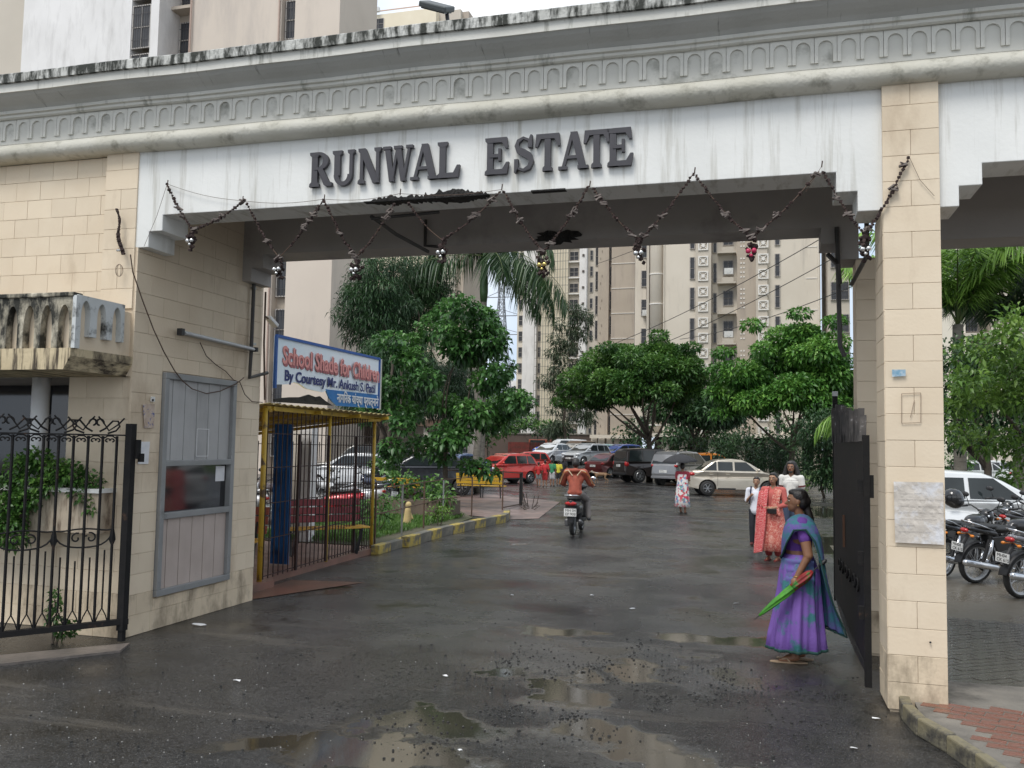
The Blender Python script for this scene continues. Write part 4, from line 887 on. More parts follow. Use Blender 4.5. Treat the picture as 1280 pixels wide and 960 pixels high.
def make_car(kind, pm_, W=1.66):
    """front toward +x; axle spacing and outline per body style"""
    S = dict(
        sedan=dict(L=4.0, ax=(.72, 3.15), r=.30, low=[(0.02, .32), (-.02, .55), (.03, .82), (.12, .99), (.55, 1.03), (2.95, 1.0), (3.55, .86), (3.85, .72), (3.98, .55), (3.97, .30)], cab=[(.42, .99), (.92, 1.36), (1.20, 1.455), (1.7, 1.50), (2.15, 1.46), (2.45, 1.33), (3.05, .97)], piv=(1.12, 1.78, 2.5)),
        hatch=dict(L=3.6, ax=(.58, 2.95), r=.29, low=[(0.02, .30), (-.02, .55), (.02, .9), (.10, .98), (2.7, .98), (3.25, .85), (3.5, .70), (3.6, .52), (3.57, .28)], cab=[(.06, .96), (.22, 1.28), (.42, 1.44), (1.1, 1.50), (1.75, 1.47), (2.1, 1.33), (2.75, .96)], piv=(.75, 1.45, 2.2)),
        suv=dict(L=4.3, ax=(.85, 3.4), r=.36, low=[(0.02, .42), (-.02, .65), (0, 1.05), (.05, 1.15), (3.2, 1.14), (3.9, 1.07), (4.2, .95), (4.3, .65), (4.26, .42)], cab=[(.04, 1.12), (.12, 1.68), (.30, 1.80), (1.4, 1.86), (2.4, 1.83), (2.68, 1.70), (3.22, 1.12)], piv=(1.05, 1.85, 2.65)),
        muv=dict(L=4.5, ax=(.85, 3.55), r=.33, low=[(0.02, .38), (-.03, .6), (0, 1.0), (.05, 1.08), (3.45, 1.06), (4.1, .92), (4.4, .75), (4.5, .55), (4.47, .34)], cab=[(.04, 1.05), (.20, 1.55), (.45, 1.70), (1.5, 1.76), (2.5, 1.70), (2.85, 1.56), (3.6, 1.04)], piv=(1.2, 2.0, 2.9)))[kind]
    L_, ax, r = S['L'], S['ax'], S['r']; low = S['low']; cab = S['cab']; H = max(z for _, z in cab)
    t = thing('parked_car', 'parked car', 'car', (0, 0, 0)); P = pm_
    sill = low[0][1]-.06
    out = list(low)
    for cx in (ax[1], ax[0]):
        ra = r+.055; a0 = math.asin(min(.95, (sill-r)/ra)) if sill > r else 0
        out.append((cx+ra*cos(a0)+.0, sill))
        out += [(cx+ra*cos(a), r+ra*sin(a)) for a in [a0+(pi-2*a0)*i/9 for i in range(1, 9)]]
        out.append((cx-ra*cos(a0), sill))
    def wy(x): u = (x-L_/2)/(L_/2); return 1-.16*abs(u)**4
    def ring(s, ins):
        cx, cz = L_/2, .62; rr = []
        for x, z in out:
            dx = -ins if x > cx else ins; top = z > .6
            rr.append(Vector((x+(dx if (x < .2 or x > L_-.3) else 0), s*W/2*wy(x)*(1-.02*(z > .8)), z-(ins*.9 if top and (x, z) in low else 0))))
        return rr
    b = MB(); b.loft([ring(s, i) for s, i in ((-1, .07), (-.965, .02), (-.88, 0), (0, -.005), (.88, 0), (.965, .02), (1, .07))]); o = b.build('body', P, t, smooth=False, bevel=.012)
    # cabin: tumblehome sides
    def hw(z): q = (z-cab[0][1])/(H-cab[0][1]); return W/2*(.93-.17*max(0, q)**1.3)
    def cr(s, ins): return [Vector((x+(ins*.8 if x < L_*.35 else (-ins*.8 if x > L_*.5 else 0)), s*hw(z-.0), z-(ins if z > H-.25 else 0))) for x, z in cab]
    MB().loft([cr(s, i) for s, i in ((-1, .05), (-.96, .015), (-.85, 0), (0, -.01), (.85, 0), (.96, .015), (1, .05))]).build('cabin', P, t, bevel=.01)
    def panel(p, q, s0, s1, name):   # glass across the cabin between outline points p and q
        d = Vector((q[0]-p[0], 0, q[1]-p[1])); n = Vector((-(q[1]-p[1]), 0, q[0]-p[0])).normalized(); n = n if n.z > 0 else -n
        a = [Vector((p[0], s0*hw(p[1])*.88, p[1])), Vector((p[0], s1*hw(p[1])*.88, p[1])), Vector((q[0], s1*hw(q[1])*.86, q[1])), Vector((q[0], s0*hw(q[1])*.86, q[1]))]
        MB().add([v+n*.014 for v in a]+[v-n*.02 for v in a], [(0, 1, 2, 3), (4, 7, 6, 5), (0, 4, 5, 1), (1, 5, 6, 2), (2, 6, 7, 3), (3, 7, 4, 0)]).build(name, CGL, t)
    lp_ = lambda a, c, f: (a[0]+(c[0]-a[0])*f, a[1]+(c[1]-a[1])*f)
    panel(lp_(cab[0], cab[1], .10), lp_(cab[1], cab[2], .25), -1, 1, 'rear_window'); panel(lp_(cab[-1], cab[-2], .06), lp_(cab[-2], cab[-3], .55), -1, 1, 'windscreen')
    zb = cab[0][1]+.03; zt = H-.13
    def xr(z):  # rear limit
        for i in range(len(cab)-1):
            if cab[i][1] <= z <= cab[i+1][1]: return lp_(cab[i], cab[i+1], (z-cab[i][1])/(cab[i+1][1]-cab[i][1]))[0]
    def xf(z):
        for i in range(len(cab)-1, 0, -1):
            if cab[i][1] <= z <= cab[i-1][1]: return lp_(cab[i], cab[i-1], (z-cab[i][1])/(cab[i-1][1]-cab[i][1]))[0]
    p0, p1, p2 = S['piv']
    wins = [(max(xr(zb)+.14, 0), max(xr(zt)+.10, 0), p0-.03, p0-.03)] if p0-.03 > xr(zb)+.25 else []
    wins += [((p0+.03) if wins else xr(zb)+.2, (p0+.03) if wins else xr(zt)+.12, p1-.04, p1-.04), (p1+.04, p1+.04, xf(zb)-.28, xf(zt)-.08)]
    for s in (-1, 1):
        for (a, a2, c, c2) in wins:
            q = [Vector((a, s*(hw(zb)+.004), zb)), Vector((c, s*(hw(zb)+.004), zb)), Vector((c2, s*(hw(zt)+.004), zt)), Vector((a2, s*(hw(zt)+.004), zt))]
            h = Vector((0, -s*.03, 0)); MB().add(q+[v+h for v in q], [(0, 1, 2, 3), (4, 7, 6, 5), (0, 4, 5, 1), (1, 5, 6, 2), (2, 6, 7, 3), (3, 7, 4, 0)]).build('side_window', CGL, t)
        for xd in (p1, p0 if kind != 'hatch' else p1+.9): 
            MB().box((xd-.25, s*W/2*.985, .86), (.16, .03, .03)).build('door_handle', P, t)
        MB().span((xd-.004+0, s*W/2*.99-.006, .4), (xd+.004, s*W/2*.99+.006, .95)).build('door_gap', TRIMB, t)
        MB().ball((xf(zb)-.22, s*(W/2+.09), zb+.04), (.06, .10, .065)).build('wing_mirror', P, t, smooth=True)
        MB().ball((L_-.22, s*W*.38, .74 if kind in ('sedan', 'hatch') else .9), (.22, .16, .10)).build('headlight', CLRL, t, smooth=True)
        z = .86 if kind in ('sedan', 'hatch') else 1.0
        MB().ball((.12, s*W*.385, z), (.15, .11, .085 if kind != 'suv' else .17)).build('tail_light', REDL, t, smooth=True)
        MB().span((ax[0]+r+.1, s*W/2*.97-.02, sill-.01), (ax[1]-r-.1, s*W/2*.97+.02, sill+.06)).build('sill', TRIMB, t)
    MB().box((L_+.0, 0, .62), (.05, W*.5, .11)).box((L_-.01, 0, .38), (.05, W*.6, .10)).build('grille', TRIMB, t)
    MB().box((-.01, 0, sill+.10), (.10, W*.82, .12)).build('rear_bumper', TRIMB if kind in ('suv',) else P, t, bevel=.02)
    plate(t, (-.045, 0, .72 if kind != 'suv' else .9), -pi/2, w=.42, h=.14); plate(t, (L_+.035, 0, .48), pi/2, w=.42, h=.12)
    for cx in ax:
        for s in (-1, 1):
            tw_ = MB().lathe([(r*.62, -.09), (r*.92, -.10), (r, -.06), (r, .06), (r*.92, .10), (r*.62, .09)], (0, 0, 0), 20, 'Y').build('wheel', TYRE, t, smooth=True); tw_.location = (cx, s*(W/2-.12), r)
            rm = MB().lathe([(.02, -.07), (r*.62, -.07), (r*.64, .05), (r*.58, .08), (r*.55, .03), (.05, .03), (.04, .06), (.01, .06)], (0, 0, 0), 20, 'Y')
            for k in range(6): a = 2*pi*k/6; rm.bar((cos(a)*.03, .055, sin(a)*.03), (cos(a)*r*.58, .065, sin(a)*r*.58), .045, .03)
            o = rm.build('rim', ALLOY, tw_); o.location = (0, .035*s, 0); o.rotation_euler = (0, 0, 0 if s > 0 else pi)
            MB().lathe([(.01, -.0), (r+.02, 0), (r+.02, .1), (.01, .1)], (cx, s*(W/2-.35), r), 16, 'Y').build('wheel_well', TRIMB, t)
    return t
b = MB(); b.prism([(58, 0), (61.5, .62), (79, .62), (79, -.05), (58, -.05)], lambda u, v: Vector((-21, u, v)), (15, 0, 0)); b.build('raised_parking', ROAD, kind='structure')
PR = {}
def car(kind, col, pos, ang, label, metal=.3, group='cars parked in the compound', sc=1., name=None):
    """pos: centre on the ground, ang: heading in degrees from +x"""
    L_ = dict(sedan=4.0, hatch=3.6, suv=4.3, muv=4.5)[kind]
    if kind not in PR: PR[kind] = make_car(kind, BASEP); o = PR[kind]; first = True
    else: o = dup(PR[kind])
    a = radians(ang); o.location = (pos[0]-cos(a)*L_/2*sc, pos[1]-sin(a)*L_/2*sc, 0); o.rotation_euler = (0, 0, a); o.scale = (sc,)*3
    o['label'] = label; o['group'] = group
    return o, col, metal
CARS = []
def C(*a, **k): CARS.append(car(*a, **k))
C('sedan', (.60, .54, .45), G(919, 619), 14, 'gold sedan parked side on behind the boy with the school bag', metal=.6)
C('muv', (.33, .33, .34), G(850, 607)+Vector((.1, 1.2, 0)), 68, 'silver people carrier seen from behind, partly under the black umbrella', metal=.6)
C('suv', (.035, .028, .026), G(806, 603)+Vector((.35, .8, 0)), 38, 'dark brown square backed off roader in the middle of the parked row', metal=.3)
C('sedan', (.13, .018, .02), G(760, 597)+Vector((.1, 1.2, 0)), 62, 'maroon sedan showing its tail just left of the dark off roader')
C('sedan', (.05, .02, .02), G(748, 591)+Vector((-.1, 1.6, 0)), 62, 'dark red sedan second to the left of the dark off roader')
C('muv', (.17, .11, .07), G(727, 588)+Vector((0, 1.8, 0)), 70, 'brown van like car behind the dog, left end of the near row')
C('sedan', (.5, .51, .52), G(694, 586)+Vector((0, 1, 0)), 262, 'silver sedan facing out above the children', metal=.6)
C('sedan', (.55, .52, .47), (PY(716, 560, 64).x, 64), 235, 'pale champagne sedan in the far row right of the blue umbrella', metal=.5)
C('suv', (.75, .76, .77), (PY(703, 560, 70).x, 70), 215, 'white off roader farthest back in the car row', metal=.0)
C('sedan', (.32, .47, .47), (PY(750, 560, 65).x, 65), 210, 'pale blue green sedan facing left in the back row', metal=.4)
C('hatch', (.45, .48, .52), (PY(735, 560, 70).x, 70), 225, 'grey hatchback between the white off roader and the blue green sedan', metal=.4)
C('hatch', (.06, .10, .32), (PY(773, 560, 63).x, 63), 225, 'dark blue hatchback behind the dark off roader')
C('sedan', (.14, .02, .03), G(848, 585)+Vector((0, 4, 0)), 20, 'dark maroon sedan under the broad tree behind the umbrella', metal=.2)
C('sedan', (.62, .20, .02), G(889, 604)+Vector((0, 0, 0)), 20, 'orange car whose roof shows above the gold sedan', metal=.1, sc=1.12)
C('hatch', (.58, .035, .025), G(627, 604), 236, 'bright red hatchback facing the road beside the yellow bench', metal=.1)
C('sedan', (.10, .14, .26), G(575, 606), 75, 'blue sedan seen from behind left of the red hatchback')
C('sedan', (.028, .030, .036), G(528, 618), 205, 'black car side on behind the garden railing', sc=1.08)
C('hatch', (.42, .04, .04), G(498, 606)+Vector((-.5, 5, 0)), 190, 'dull red car behind the black car', metal=.1, sc=1.1)
C('suv', (.06, .06, .055), G(452, 612), 200, 'dark grey off roader seen through the shelter bars')
C('hatch', (.62, .63, .64), G(392, 617)+Vector((0, 3, 0)), 190, 'white hatchback seen through the left part of the shelter', metal=0.)
C('hatch', (.72, .73, .74), G(609, 569)+Vector((0, 0, 0)), 250, 'small white hatchback far off at the end of the drive', metal=0)
C('hatch', (.74, .76, .77), (PY(1216, 600, 19.6).x, 19.6), 7, 'pale silver hatchback parked behind the motorcycles at right', metal=.1, sc=1.04)
C('sedan', (.6, .61, .62), (PY(1210, 570, 52).x, 52), 200, 'white sedan far behind the silver hatchback at right', metal=0)
C('hatch', (.68, .69, .70), (PY(1245, 570, 60).x, 60), 30, 'white hatchback farthest behind at the right edge', metal=0)
for kind_, cc, px_, Yc_, an_, lb_ in (('sedan', (.7, .71, .72), 690, 60.5, 250, 'white sedan at the left end of the raised row above the children'), ('hatch', (.42, .44, .46), 733, 60, 240, 'grey silver hatchback on the raised row behind the brown car'), ('sedan', (.62, .63, .64), 757, 71, 215, 'white sedan behind the pale blue green one'), ('hatch', (.5, .05, .04), 655, 58, 200, 'small red hatchback far off behind the walking children')):
    C(kind_, cc, (PY(px_, 560, Yc_).x, Yc_), an_, lb_, metal=.2)
for o, _, _ in CARS:
    if 60 < o.location.y < 78 and -22 < o.location.x < -7 and o.location.x > PY(690, 560, 65).x-1: o.location.z = .62
for i, (o, col, metal) in enumerate(CARS): swap(o, {'body_paint': paint('car_paint_%d' % i, col, metal)})
# red open truck at the far end
tr = thing('truck', 'red open backed truck standing at the far end of the drive', 'truck', (PY(648, 575, 80).x, 80, 0), radians(80))
TRED = pm('dull_truck_red', (.20, .035, .025), (.12, .025, .02), 2, .6, stain=(.05, .03, .02), ssc=2)
MB().span((0, -1.1, 1.0), (4.2, 1.1, 1.12)).span((0, -1.1, 1.12), (4.2, -1.04, 2.2)).span((0, 1.04, 1.12), (4.2, 1.1, 2.2)).span((0, -1.04, 1.12), (.06, 1.04, 2.2)).build('cargo_bed', TRED, tr)
MB().span((4.35, -1.0, .8), (5.8, 1.0, 2.5)).build('cab', pm('orange_cab', (.30, .07, .03), None, 3, .5), tr, bevel=.08)
MB().span((4.33, -.8, 1.8), (4.36, .8, 2.45)).build('rear_window', CGL, tr)
MB().span((0, -.45, .65), (5.6, .45, .98)).build('chassis', TRIMB, tr)
for y in (-1.02, 1.02):
    MB().box((-.03, y*.8, .85), (.05, .3, .15)).build('tail_light', REDL, tr)
    for x in (.9, 1.0+.9, 5.0): MB().lathe([(.2, -.14), (.45, -.14), (.48, 0), (.45, .14), (.2, .14)], (x, y*.88, .48), 18, 'Y').build('wheel', TYRE, tr, smooth=True)
b = MB()
for k in range(7): b.span((.2+k*.62, -1.12, 1.12), (.26+k*.62, -1.10, 2.2)).span((.2+k*.62, 1.10, 1.12), (.26+k*.62, 1.12, 2.2))
b.build('bed_ribs', TRED, tr)

# ---------------- motorcycles ----------------
BIKEP = paint('bike_paint', (.02, .02, .022)); SEATM = flat('black_seat_vinyl', (.018, .018, .018), .55); ENG = flat('engine_metal', (.16, .16, .165), .4, .7)
def wheel_bike(par, x, r, w=.1, spokes=True, name='wheel'):
    t = MB(); prof = [(r-w*.55, -w*.32), (r-w*.25, -w*.5), (r-.01, -w*.3), (r, 0), (r-.01, w*.3), (r-w*.25, w*.5), (r-w*.55, w*.32), (r-w*.55, -w*.32)]
    o = t.lathe(prof, (0, 0, 0), 26, 'Y', cap=False).build(name, TYRE, par, smooth=True); o.location = (x, 0, r)
    b = MB(); b.lathe([(r-w*.75, -w*.28), (r-w*.5, -w*.34), (r-w*.5, w*.34), (r-w*.75, w*.28), (r-w*.82, 0), (r-w*.75, -w*.28)], (0, 0, 0), 26, 'Y', cap=False).lathe([(.01, -.06), (.045, -.06), (.045, .06), (.01, .06)], (0, 0, 0), 12, 'Y')
    if spokes:
        for k in range(18): a = 2*pi*k/18; b.bar((.04*cos(a), .03*(-1)**k, .04*sin(a)), ((r-w*.7)*cos(a+.25*(-1)**k), 0, (r-w*.7)*sin(a+.25*(-1)**k)), .006)
    else:
        for k in range(5): a = 2*pi*k/5; b.bar((0, 0, 0), ((r-w*.7)*cos(a), 0, (r-w*.7)*sin(a)), .03, .03)
    b.build('rim', ALLOY, o); return o
def arcpts(cx, cz, r, a0, a1, n=10, y=0): return [(cx+r*cos(radians(a0+(a1-a0)*i/n)), y, cz+r*sin(radians(a0+(a1-a0)*i/n))) for i in range(n+1)]
def make_bike():
    t = thing('motorcycle', 'black motorcycle', 'motorcycle'); r = .30
    wheel_bike(t, 0, r); wheel_bike(t, 1.26, r, .085)
    def fender(cx, a0, a1, w): 
        p = arcpts(cx, r, r+.035, a0, a1, 12); rings = [[Vector((x, -w, z-.02)), Vector((x, -w*.7, z)), Vector((x, w*.7, z)), Vector((x, w, z-.02)), Vector((x, 0, z-.012))] for x, _, z in p]
        return MB().loft(rings)
    fender(0, 175, 75, .07).build('rear_mudguard', TRIMB, t, smooth=True); fender(1.26, 155, 30, .06).build('front_mudguard', BIKEP, t, smooth=True)
    b = MB()
    for y in (-.075, .075): b.tube([(1.26, y, .30), (1.10, y, .80), (1.06, y, .94)], [.022, .020, .018], 8)
    b.build('fork', CHROME, t, smooth=True)
    b = MB(); b.tube([(1.05, 0, .90), (.85, 0, .55), (.80, 0, .30), (.40, 0, .28), (.30, 0, .50), (.32, 0, .70)], .02).tube([(1.05, 0, .86), (.35, 0, .72), (-.12, 0, .80)], .02)
    for y in (-.1, .1): b.tube([(0, y, .30), (.40, y, .34)], .016).tube([(.02, y, .32), (.12, y, .66)], .022)
    b.build('frame', TRIMB, t)
    MB().tube([(.05, .12, .30), (.13, .12, .50), (.16, .12, .66)], [.032, .034, .02], 10).tube([(.05, -.12, .30), (.13, -.12, .50), (.16, -.12, .66)], [.032, .034, .02], 10).build('shock_absorber', CHROME, t, smooth=True)
    link('fuel_tank', fuse([('e', (.80, 0, .84), (.24, .125, .11)), ('e', (.95, 0, .86), (.12, .11, .09)), ('e', (.62, 0, .80), (.12, .09, .06))], .012, BIKEP, 'fuel_tank'), t)
    link('seat', fuse([('e', (.40, 0, .80), (.26, .12, .05)), ('e', (.10, 0, .84), (.26, .11, .045)), ('c', (.55, 0, .80), (-.1, 0, .86), .05, .04)], .012, SEATM, 'seat'), t)
    link('tail_cowl', fuse([('c', (.25, .07, .74), (-.20, .05, .82), .045, .03), ('c', (.25, -.07, .74), (-.20, -.05, .82), .045, .03), ('c', (.1, 0, .76), (-.24, 0, .83), .05, .03)], .012, BIKEP, 'tail_cowl'), t)
    for s in (-1, 1): MB().add([(.15, s*.115, .70), (.50, s*.125, .72), (.52, s*.125, .52), (.28, s*.12, .46), (.15, s*.09, .70), (.50, s*.09, .72), (.52, s*.09, .52), (.28, s*.09, .46)], [(0, 1, 2, 3), (4, 7, 6, 5), (0, 4, 5, 1), (1, 5, 6, 2), (2, 6, 7, 3), (3, 7, 4, 0)]).build('side_panel', BIKEP, t, bevel=.012)
    b = MB(); b.box((.62, 0, .36), (.34, .22, .18)).tube([(.72, 0, .40), (.80, 0, .66)], [.085, .075], 14)
    for k in range(6): b.lathe([(.105, -.006), (.105, .006)], (.735+.012*k, 0, .46+.03*k), 14)
    b.lathe([(.08, -.14), (.09, -.12), (.09, .12), (.08, .14)], (.55, 0, .36), 14, 'Y').build('engine', ENG, t, bevel=.01)
    MB().tube([(.82, -.06, .55), (.92, -.10, .40), (.80, -.14, .24), (.45, -.16, .24), (.2, -.17, .27)], .02).tube([(.25, -.17, .26), (.20, -.175, .27), (-.38, -.19, .36), (-.42, -.19, .365)], [.025, .048, .05, .03], 12).build('exhaust', CHROME, t, smooth=True)
    MB().tube([(.98, .34, 1.02), (1.02, .20, 1.06), (1.06, .06, .98), (1.06, -.06, .98), (1.02, -.20, 1.06), (.98, -.34, 1.02)], .012).tube([(.96, .36, 1.015), (1.0, .24, 1.045)], .018).tube([(.96, -.36, 1.015), (1.0, -.24, 1.045)], .018).build('handlebar', TRIMB, t, smooth=True)
    for s in (-1, 1):
        MB().tube([(1.01, s*.22, 1.05), (.98, s*.27, 1.20)], .006).ball((.975, s*.285, 1.22), (.016, .07, .042)).build('mirror', TRIMB, t, smooth=True)
        MB().ball((-.22, s*.12, .72), (.03, .03, .022)).tube([(-.18, 0, .74), (-.21, s*.10, .72)], .007).build('indicator', AMBER, t, smooth=True)
    MB().ball((1.17, 0, .88), (.09, .10, .10), 14, 10).build('headlight', CLRL, t, smooth=True)
    MB().ball((1.12, 0, .90), (.10, .12, .13), 12, 8).build('headlight_cowl', BIKEP, t, smooth=True)
    MB().ball((-.25, 0, .79), (.04, .075, .035)).build('tail_light', REDL, t, smooth=True)
    MB().tube([(.18, .13, .80), (-.1, .13, .88), (-.24, .07, .92), (-.24, -.07, .92), (-.1, -.13, .88), (.18, -.13, .80)], .011).build('grab_rail', CHROME, t, smooth=True)
    MB().tube([(-.18, 0, .72), (-.36, 0, .45)], .03).build('plate_holder', TRIMB, t); plate(t, (-.36, 0, .55), -pi/2, 'MH04', 'CK 615', .2, .12)
    MB().tube([(.45, .12, .30), (.40, .28, .02), (.46, .30, .015)], .012).tube([(.50, -.15, .27), (.55, -.22, .27)], .012).tube([(.50, .15, .27), (.55, .22, .27)], .012).build('stand', TRIMB, t)
    return t
def make_scooter(pt='bike_paint'):
    t = thing('scooter', 'scooter', 'scooter'); r = .235
    wheel_bike(t, 0, r, .1, False); wheel_bike(t, 1.23, r, .09, False)
    link('rear_body', fuse([('e', (.12, 0, .60), (.38, .20, .17)), ('e', (-.12, 0, .66), (.24, .16, .12)), ('e', (.36, 0, .52), (.2, .17, .22)), ('c', (-.2, 0, .72), (-.36, 0, .74), .07, .04)], .014, BIKEP, 'rear_body'), t)
    link('seat', fuse([('e', (.25, 0, .79), (.30, .14, .06)), ('e', (-.08, 0, .80), (.24, .12, .05))], .014, SEATM, 'seat'), t)
    MB().span((.42, -.16, .26), (.95, .16, .33)).build('floorboard', TRIMB, t, bevel=.02)
    link('front_apron', fuse([('c', (.98, .12, .36), (1.02, .1, .85), .08, .05), ('c', (.98, -.12, .36), (1.02, -.1, .85), .08, .05), ('c', (.98, 0, .36), (1.02, 0, .9), .08, .06), ('e', (1.2, 0, .50), (.14, .09, .07))], .014, BIKEP, 'front_apron'), t)
    link('handle_cowl', fuse([('e', (.99, 0, 1.0), (.10, .16, .07)), ('c', (1.0, 0, .9), (.99, 0, 1.0), .06, .06)], .014, BIKEP, 'handle_cowl'), t)
    MB().tube([(.92, .36, 1.02), (.98, .15, 1.02), (.98, -.15, 1.02), (.92, -.36, 1.02)], .015).build('handlebar', TRIMB, t, smooth=True)
    for s in (-1, 1):
        MB().tube([(.96, s*.2, 1.03), (.93, s*.27, 1.17)], .006).ball((.925, s*.30, 1.19), (.016, .07, .045)).build('mirror', CHROME, t, smooth=True)
    MB().ball((-.34, 0, .70), (.05, .13, .045)).build('tail_light', REDL, t, smooth=True); MB().ball((1.08, 0, .98), (.05, .09, .05)).build('headlight', CLRL, t, smooth=True)
    MB().tube([(-.05, .15, .84), (-.33, .13, .87), (-.38, 0, .87), (-.33, -.13, .87), (-.05, -.15, .84)], .014).build('grab_rail', CHROME, t, smooth=True)
    MB().tube([(-.3, 0, .62), (-.33, 0, .30)], [.08, .07], 8).build('rear_mudguard', TRIMB, t); plate(t, (-.415, 0, .52), -pi/2, 'MH 04', 'EP 9081', .26, .16)
    MB().tube([(.5, -.1, .22), (.1, -.17, .22), (.0, -.18, .27), (-.32, -.19, .34)], [.015, .03, .055, .045], 10).build('exhaust', ENG, t, smooth=True)
    MB().box((.1, .12, .28), (.4, .10, .16)).build('engine', ENG, t, bevel=.03)
    MB().tube([(1.23, .07, .235), (1.05, .05, .8)], .02).tube([(1.23, -.07, .235), (1.05, -.05, .8)], .02).build('fork', TRIMB, t)
    return t
BK = make_bike()
def bike(n, loc, ang, label, col=None, i=0, lean=.10):
    o = BK if n == 0 else dup(BK); a = radians(ang); o.location = loc; o.rotation_euler = (lean, 0, a); o['label'] = label; o['group'] = 'motorcycles parked in the yard'
    if col: swap(o, {'bike_paint': paint('bike_paint_%d' % i, col, .1)})
    return o
bike(0, G(1218, 729), 34, 'black motorcycle with its whole rear wheel in view, second in the row from the pier')
bike(1, G(1275, 748), 36, 'silver and black motorcycle at the right edge with orange tail panel', (.22, .22, .24), 1)
bike(1, G(1178, 722), 50, 'black motorcycle half hidden behind the gate pier')
bike(1, G(1262, 700), 38, 'motorcycle second row at the right edge behind the nearest two', (.05, .05, .06), 2)
bike(1, G(1228, 700), 60, 'motorcycle with raised mirrors standing just before the silver hatchback', (.03, .03, .03), 3)
bike(1, (-9.6, 19.5, .0), 160, 'white and black motorcycle behind the garden bed', (.6, .6, .6), 4)
bike(1, (-10.0, 17.9, .0), 170, 'dark motorcycle parked behind the shelter bench', (.05, .03, .03), 5)
bike(1, (-9.8, 22.2, 0), 150, 'dark motorcycle farthest back beyond the garden bed', (.03, .04, .08), 6)
SCP = make_scooter()
rider_pos = G(713, 671)
SCP.location = rider_pos+Vector((.0, .25, 0)); SCP.rotation_euler = (0, 0, radians(93)); SCP['label'] = 'black scooter being ridden away up the drive'
for i, (x, y, ang, col, lab) in enumerate(((-9.0, 18.3, 200, (.45, .02, .03), 'red scooter parked in the grass left of the yellow kerb'), (-9.4, 20.4, 190, (.65, .65, .66), 'white scooter parked beside the red one'), (-10.4, 16.6, 180, (.62, .62, .63), 'white scooter seen through the shelter bars'))):
    o = dup(SCP); o.location = (x, y, .0); o.rotation_euler = (.06, 0, radians(ang)); o['label'] = lab; o['group'] = 'scooters parked by the garden'; swap(o, {'bike_paint': paint('scooter_paint_%d' % i, col, .1)})
hm = link('helmet', fuse([('e', (0, 0, 0), (.14, .12, .13)), ('e', (.03, 0, -.04), (.12, .11, .11))], .01, flat('glossy_black', (.015, .015, .017), .12, coat=.6), 'helmet'), None)
hm.location = PY(1191, 622, 13.6); tag(hm, 'black crash helmet hung on the motorcycle beside the pier', 'helmet')
# ================= PEOPLE AND DOG =================
SKIN = pm('brown_skin', (.27, .135, .075), (.22, .105, .06), 8, .5, sub=.08); SKIN2 = pm('tan_skin', (.36, .20, .12), (.30, .16, .095), 8, .5, sub=.08)
HAIR = pm('black_hair', (.010, .008, .008), (.022, .018, .016), 30, .38, stretch=(1, 1, .2), bump=.3, bsc=90)
EYEW = flat('eye_white', (.7, .68, .65), .2); EYEB = flat('eye_dark', (.02, .012, .01), .1); LIP = flat('lips', (.24, .07, .06), .4)
def cloth(n, c1, c2=None, sc=6, **k): return pm(n, c1, c2, sc, .85, bump=.25, bsc=60, **k)
def pattern(n, base, cols, sc=18):
    """printed fabric: irregular voronoi motifs in several inks"""
    if n in MC: return MC[n]
    m = bpy.data.materials.new(n); m.use_nodes = True; nt = m.node_tree; L = nt.links; b = nt.nodes['Principled BSDF']; MC[n] = m
    t = nd(nt, 'ShaderNodeTexCoord'); w = nd(nt, 'ShaderNodeTexNoise'); w.inputs['Scale'].default_value = sc*.35; L.new(t.outputs['Object'], w.inputs[0])
    mx_ = nd(nt, 'ShaderNodeMix', data_type='RGBA'); mx_.inputs[0].default_value = .12; L.new(t.outputs['Object'], mx_.inputs[6]); L.new(w.outputs['Color'], mx_.inputs[7])
    v = nd(nt, 'ShaderNodeTexVoronoi'); v.inputs['Scale'].default_value = sc; L.new(mx_.outputs[2], v.inputs['Vector'])
    sp = nd(nt, 'ShaderNodeSeparateColor'); L.new(v.outputs['Color'], sp.inputs[0])
    r = nd(nt, 'ShaderNodeValToRGB'); r.color_ramp.interpolation = 'CONSTANT'; e = r.color_ramp.elements; e[0].color = (*base, 1); e[1].color = (*cols[-1], 1); e[1].position = 1-.5/(len(cols)+1)
    for i, c in enumerate(cols[:-1]): k = e.new(.45+.45*i/len(cols)); k.color = (*c, 1)
    L.new(sp.outputs[0], r.inputs[0]); L.new(r.outputs[0], b.inputs['Base Color']); b.inputs['Roughness'].default_value = .85; return m
def hand(p, d, s, side, curl=.5, n=None):
    """palm, four fingers and a thumb as tapered limbs; p wrist, d pointing direction, s scale (body height)"""
    d = Vector(d).normalized(); u = Vector(side).normalized(); w = d.cross(u).normalized(); P = Vector(p); out = [('e', P+d*.026*s, (.022*s, .019*s, .026*s)), ('c', P, P+d*.04*s, .013*s, .017*s)]
    for i, (o, l) in enumerate(((-.016, .030), (-.005, .034), (.006, .032), (.016, .025))):
        a = P+d*.045*s+u*o*s; b_ = a+(d*(1-curl*.5)+w*curl*.6)*l*.55*s; c = b_+(d*(1-curl)+w*curl*1.1)*l*.5*s
        out += [('c', a, b_, .0058*s, .0052*s), ('c', b_, c, .0052*s, .0042*s)]
    a = P+d*.012*s-u*.016*s; b_ = a+(d*.6-u*.7+w*.35)*.022*s; out += [('c', a, b_, .0075*s, .006*s), ('c', b_, b_+(d*.9+w*.5)*.018*s, .006*s, .005*s)]
    return out
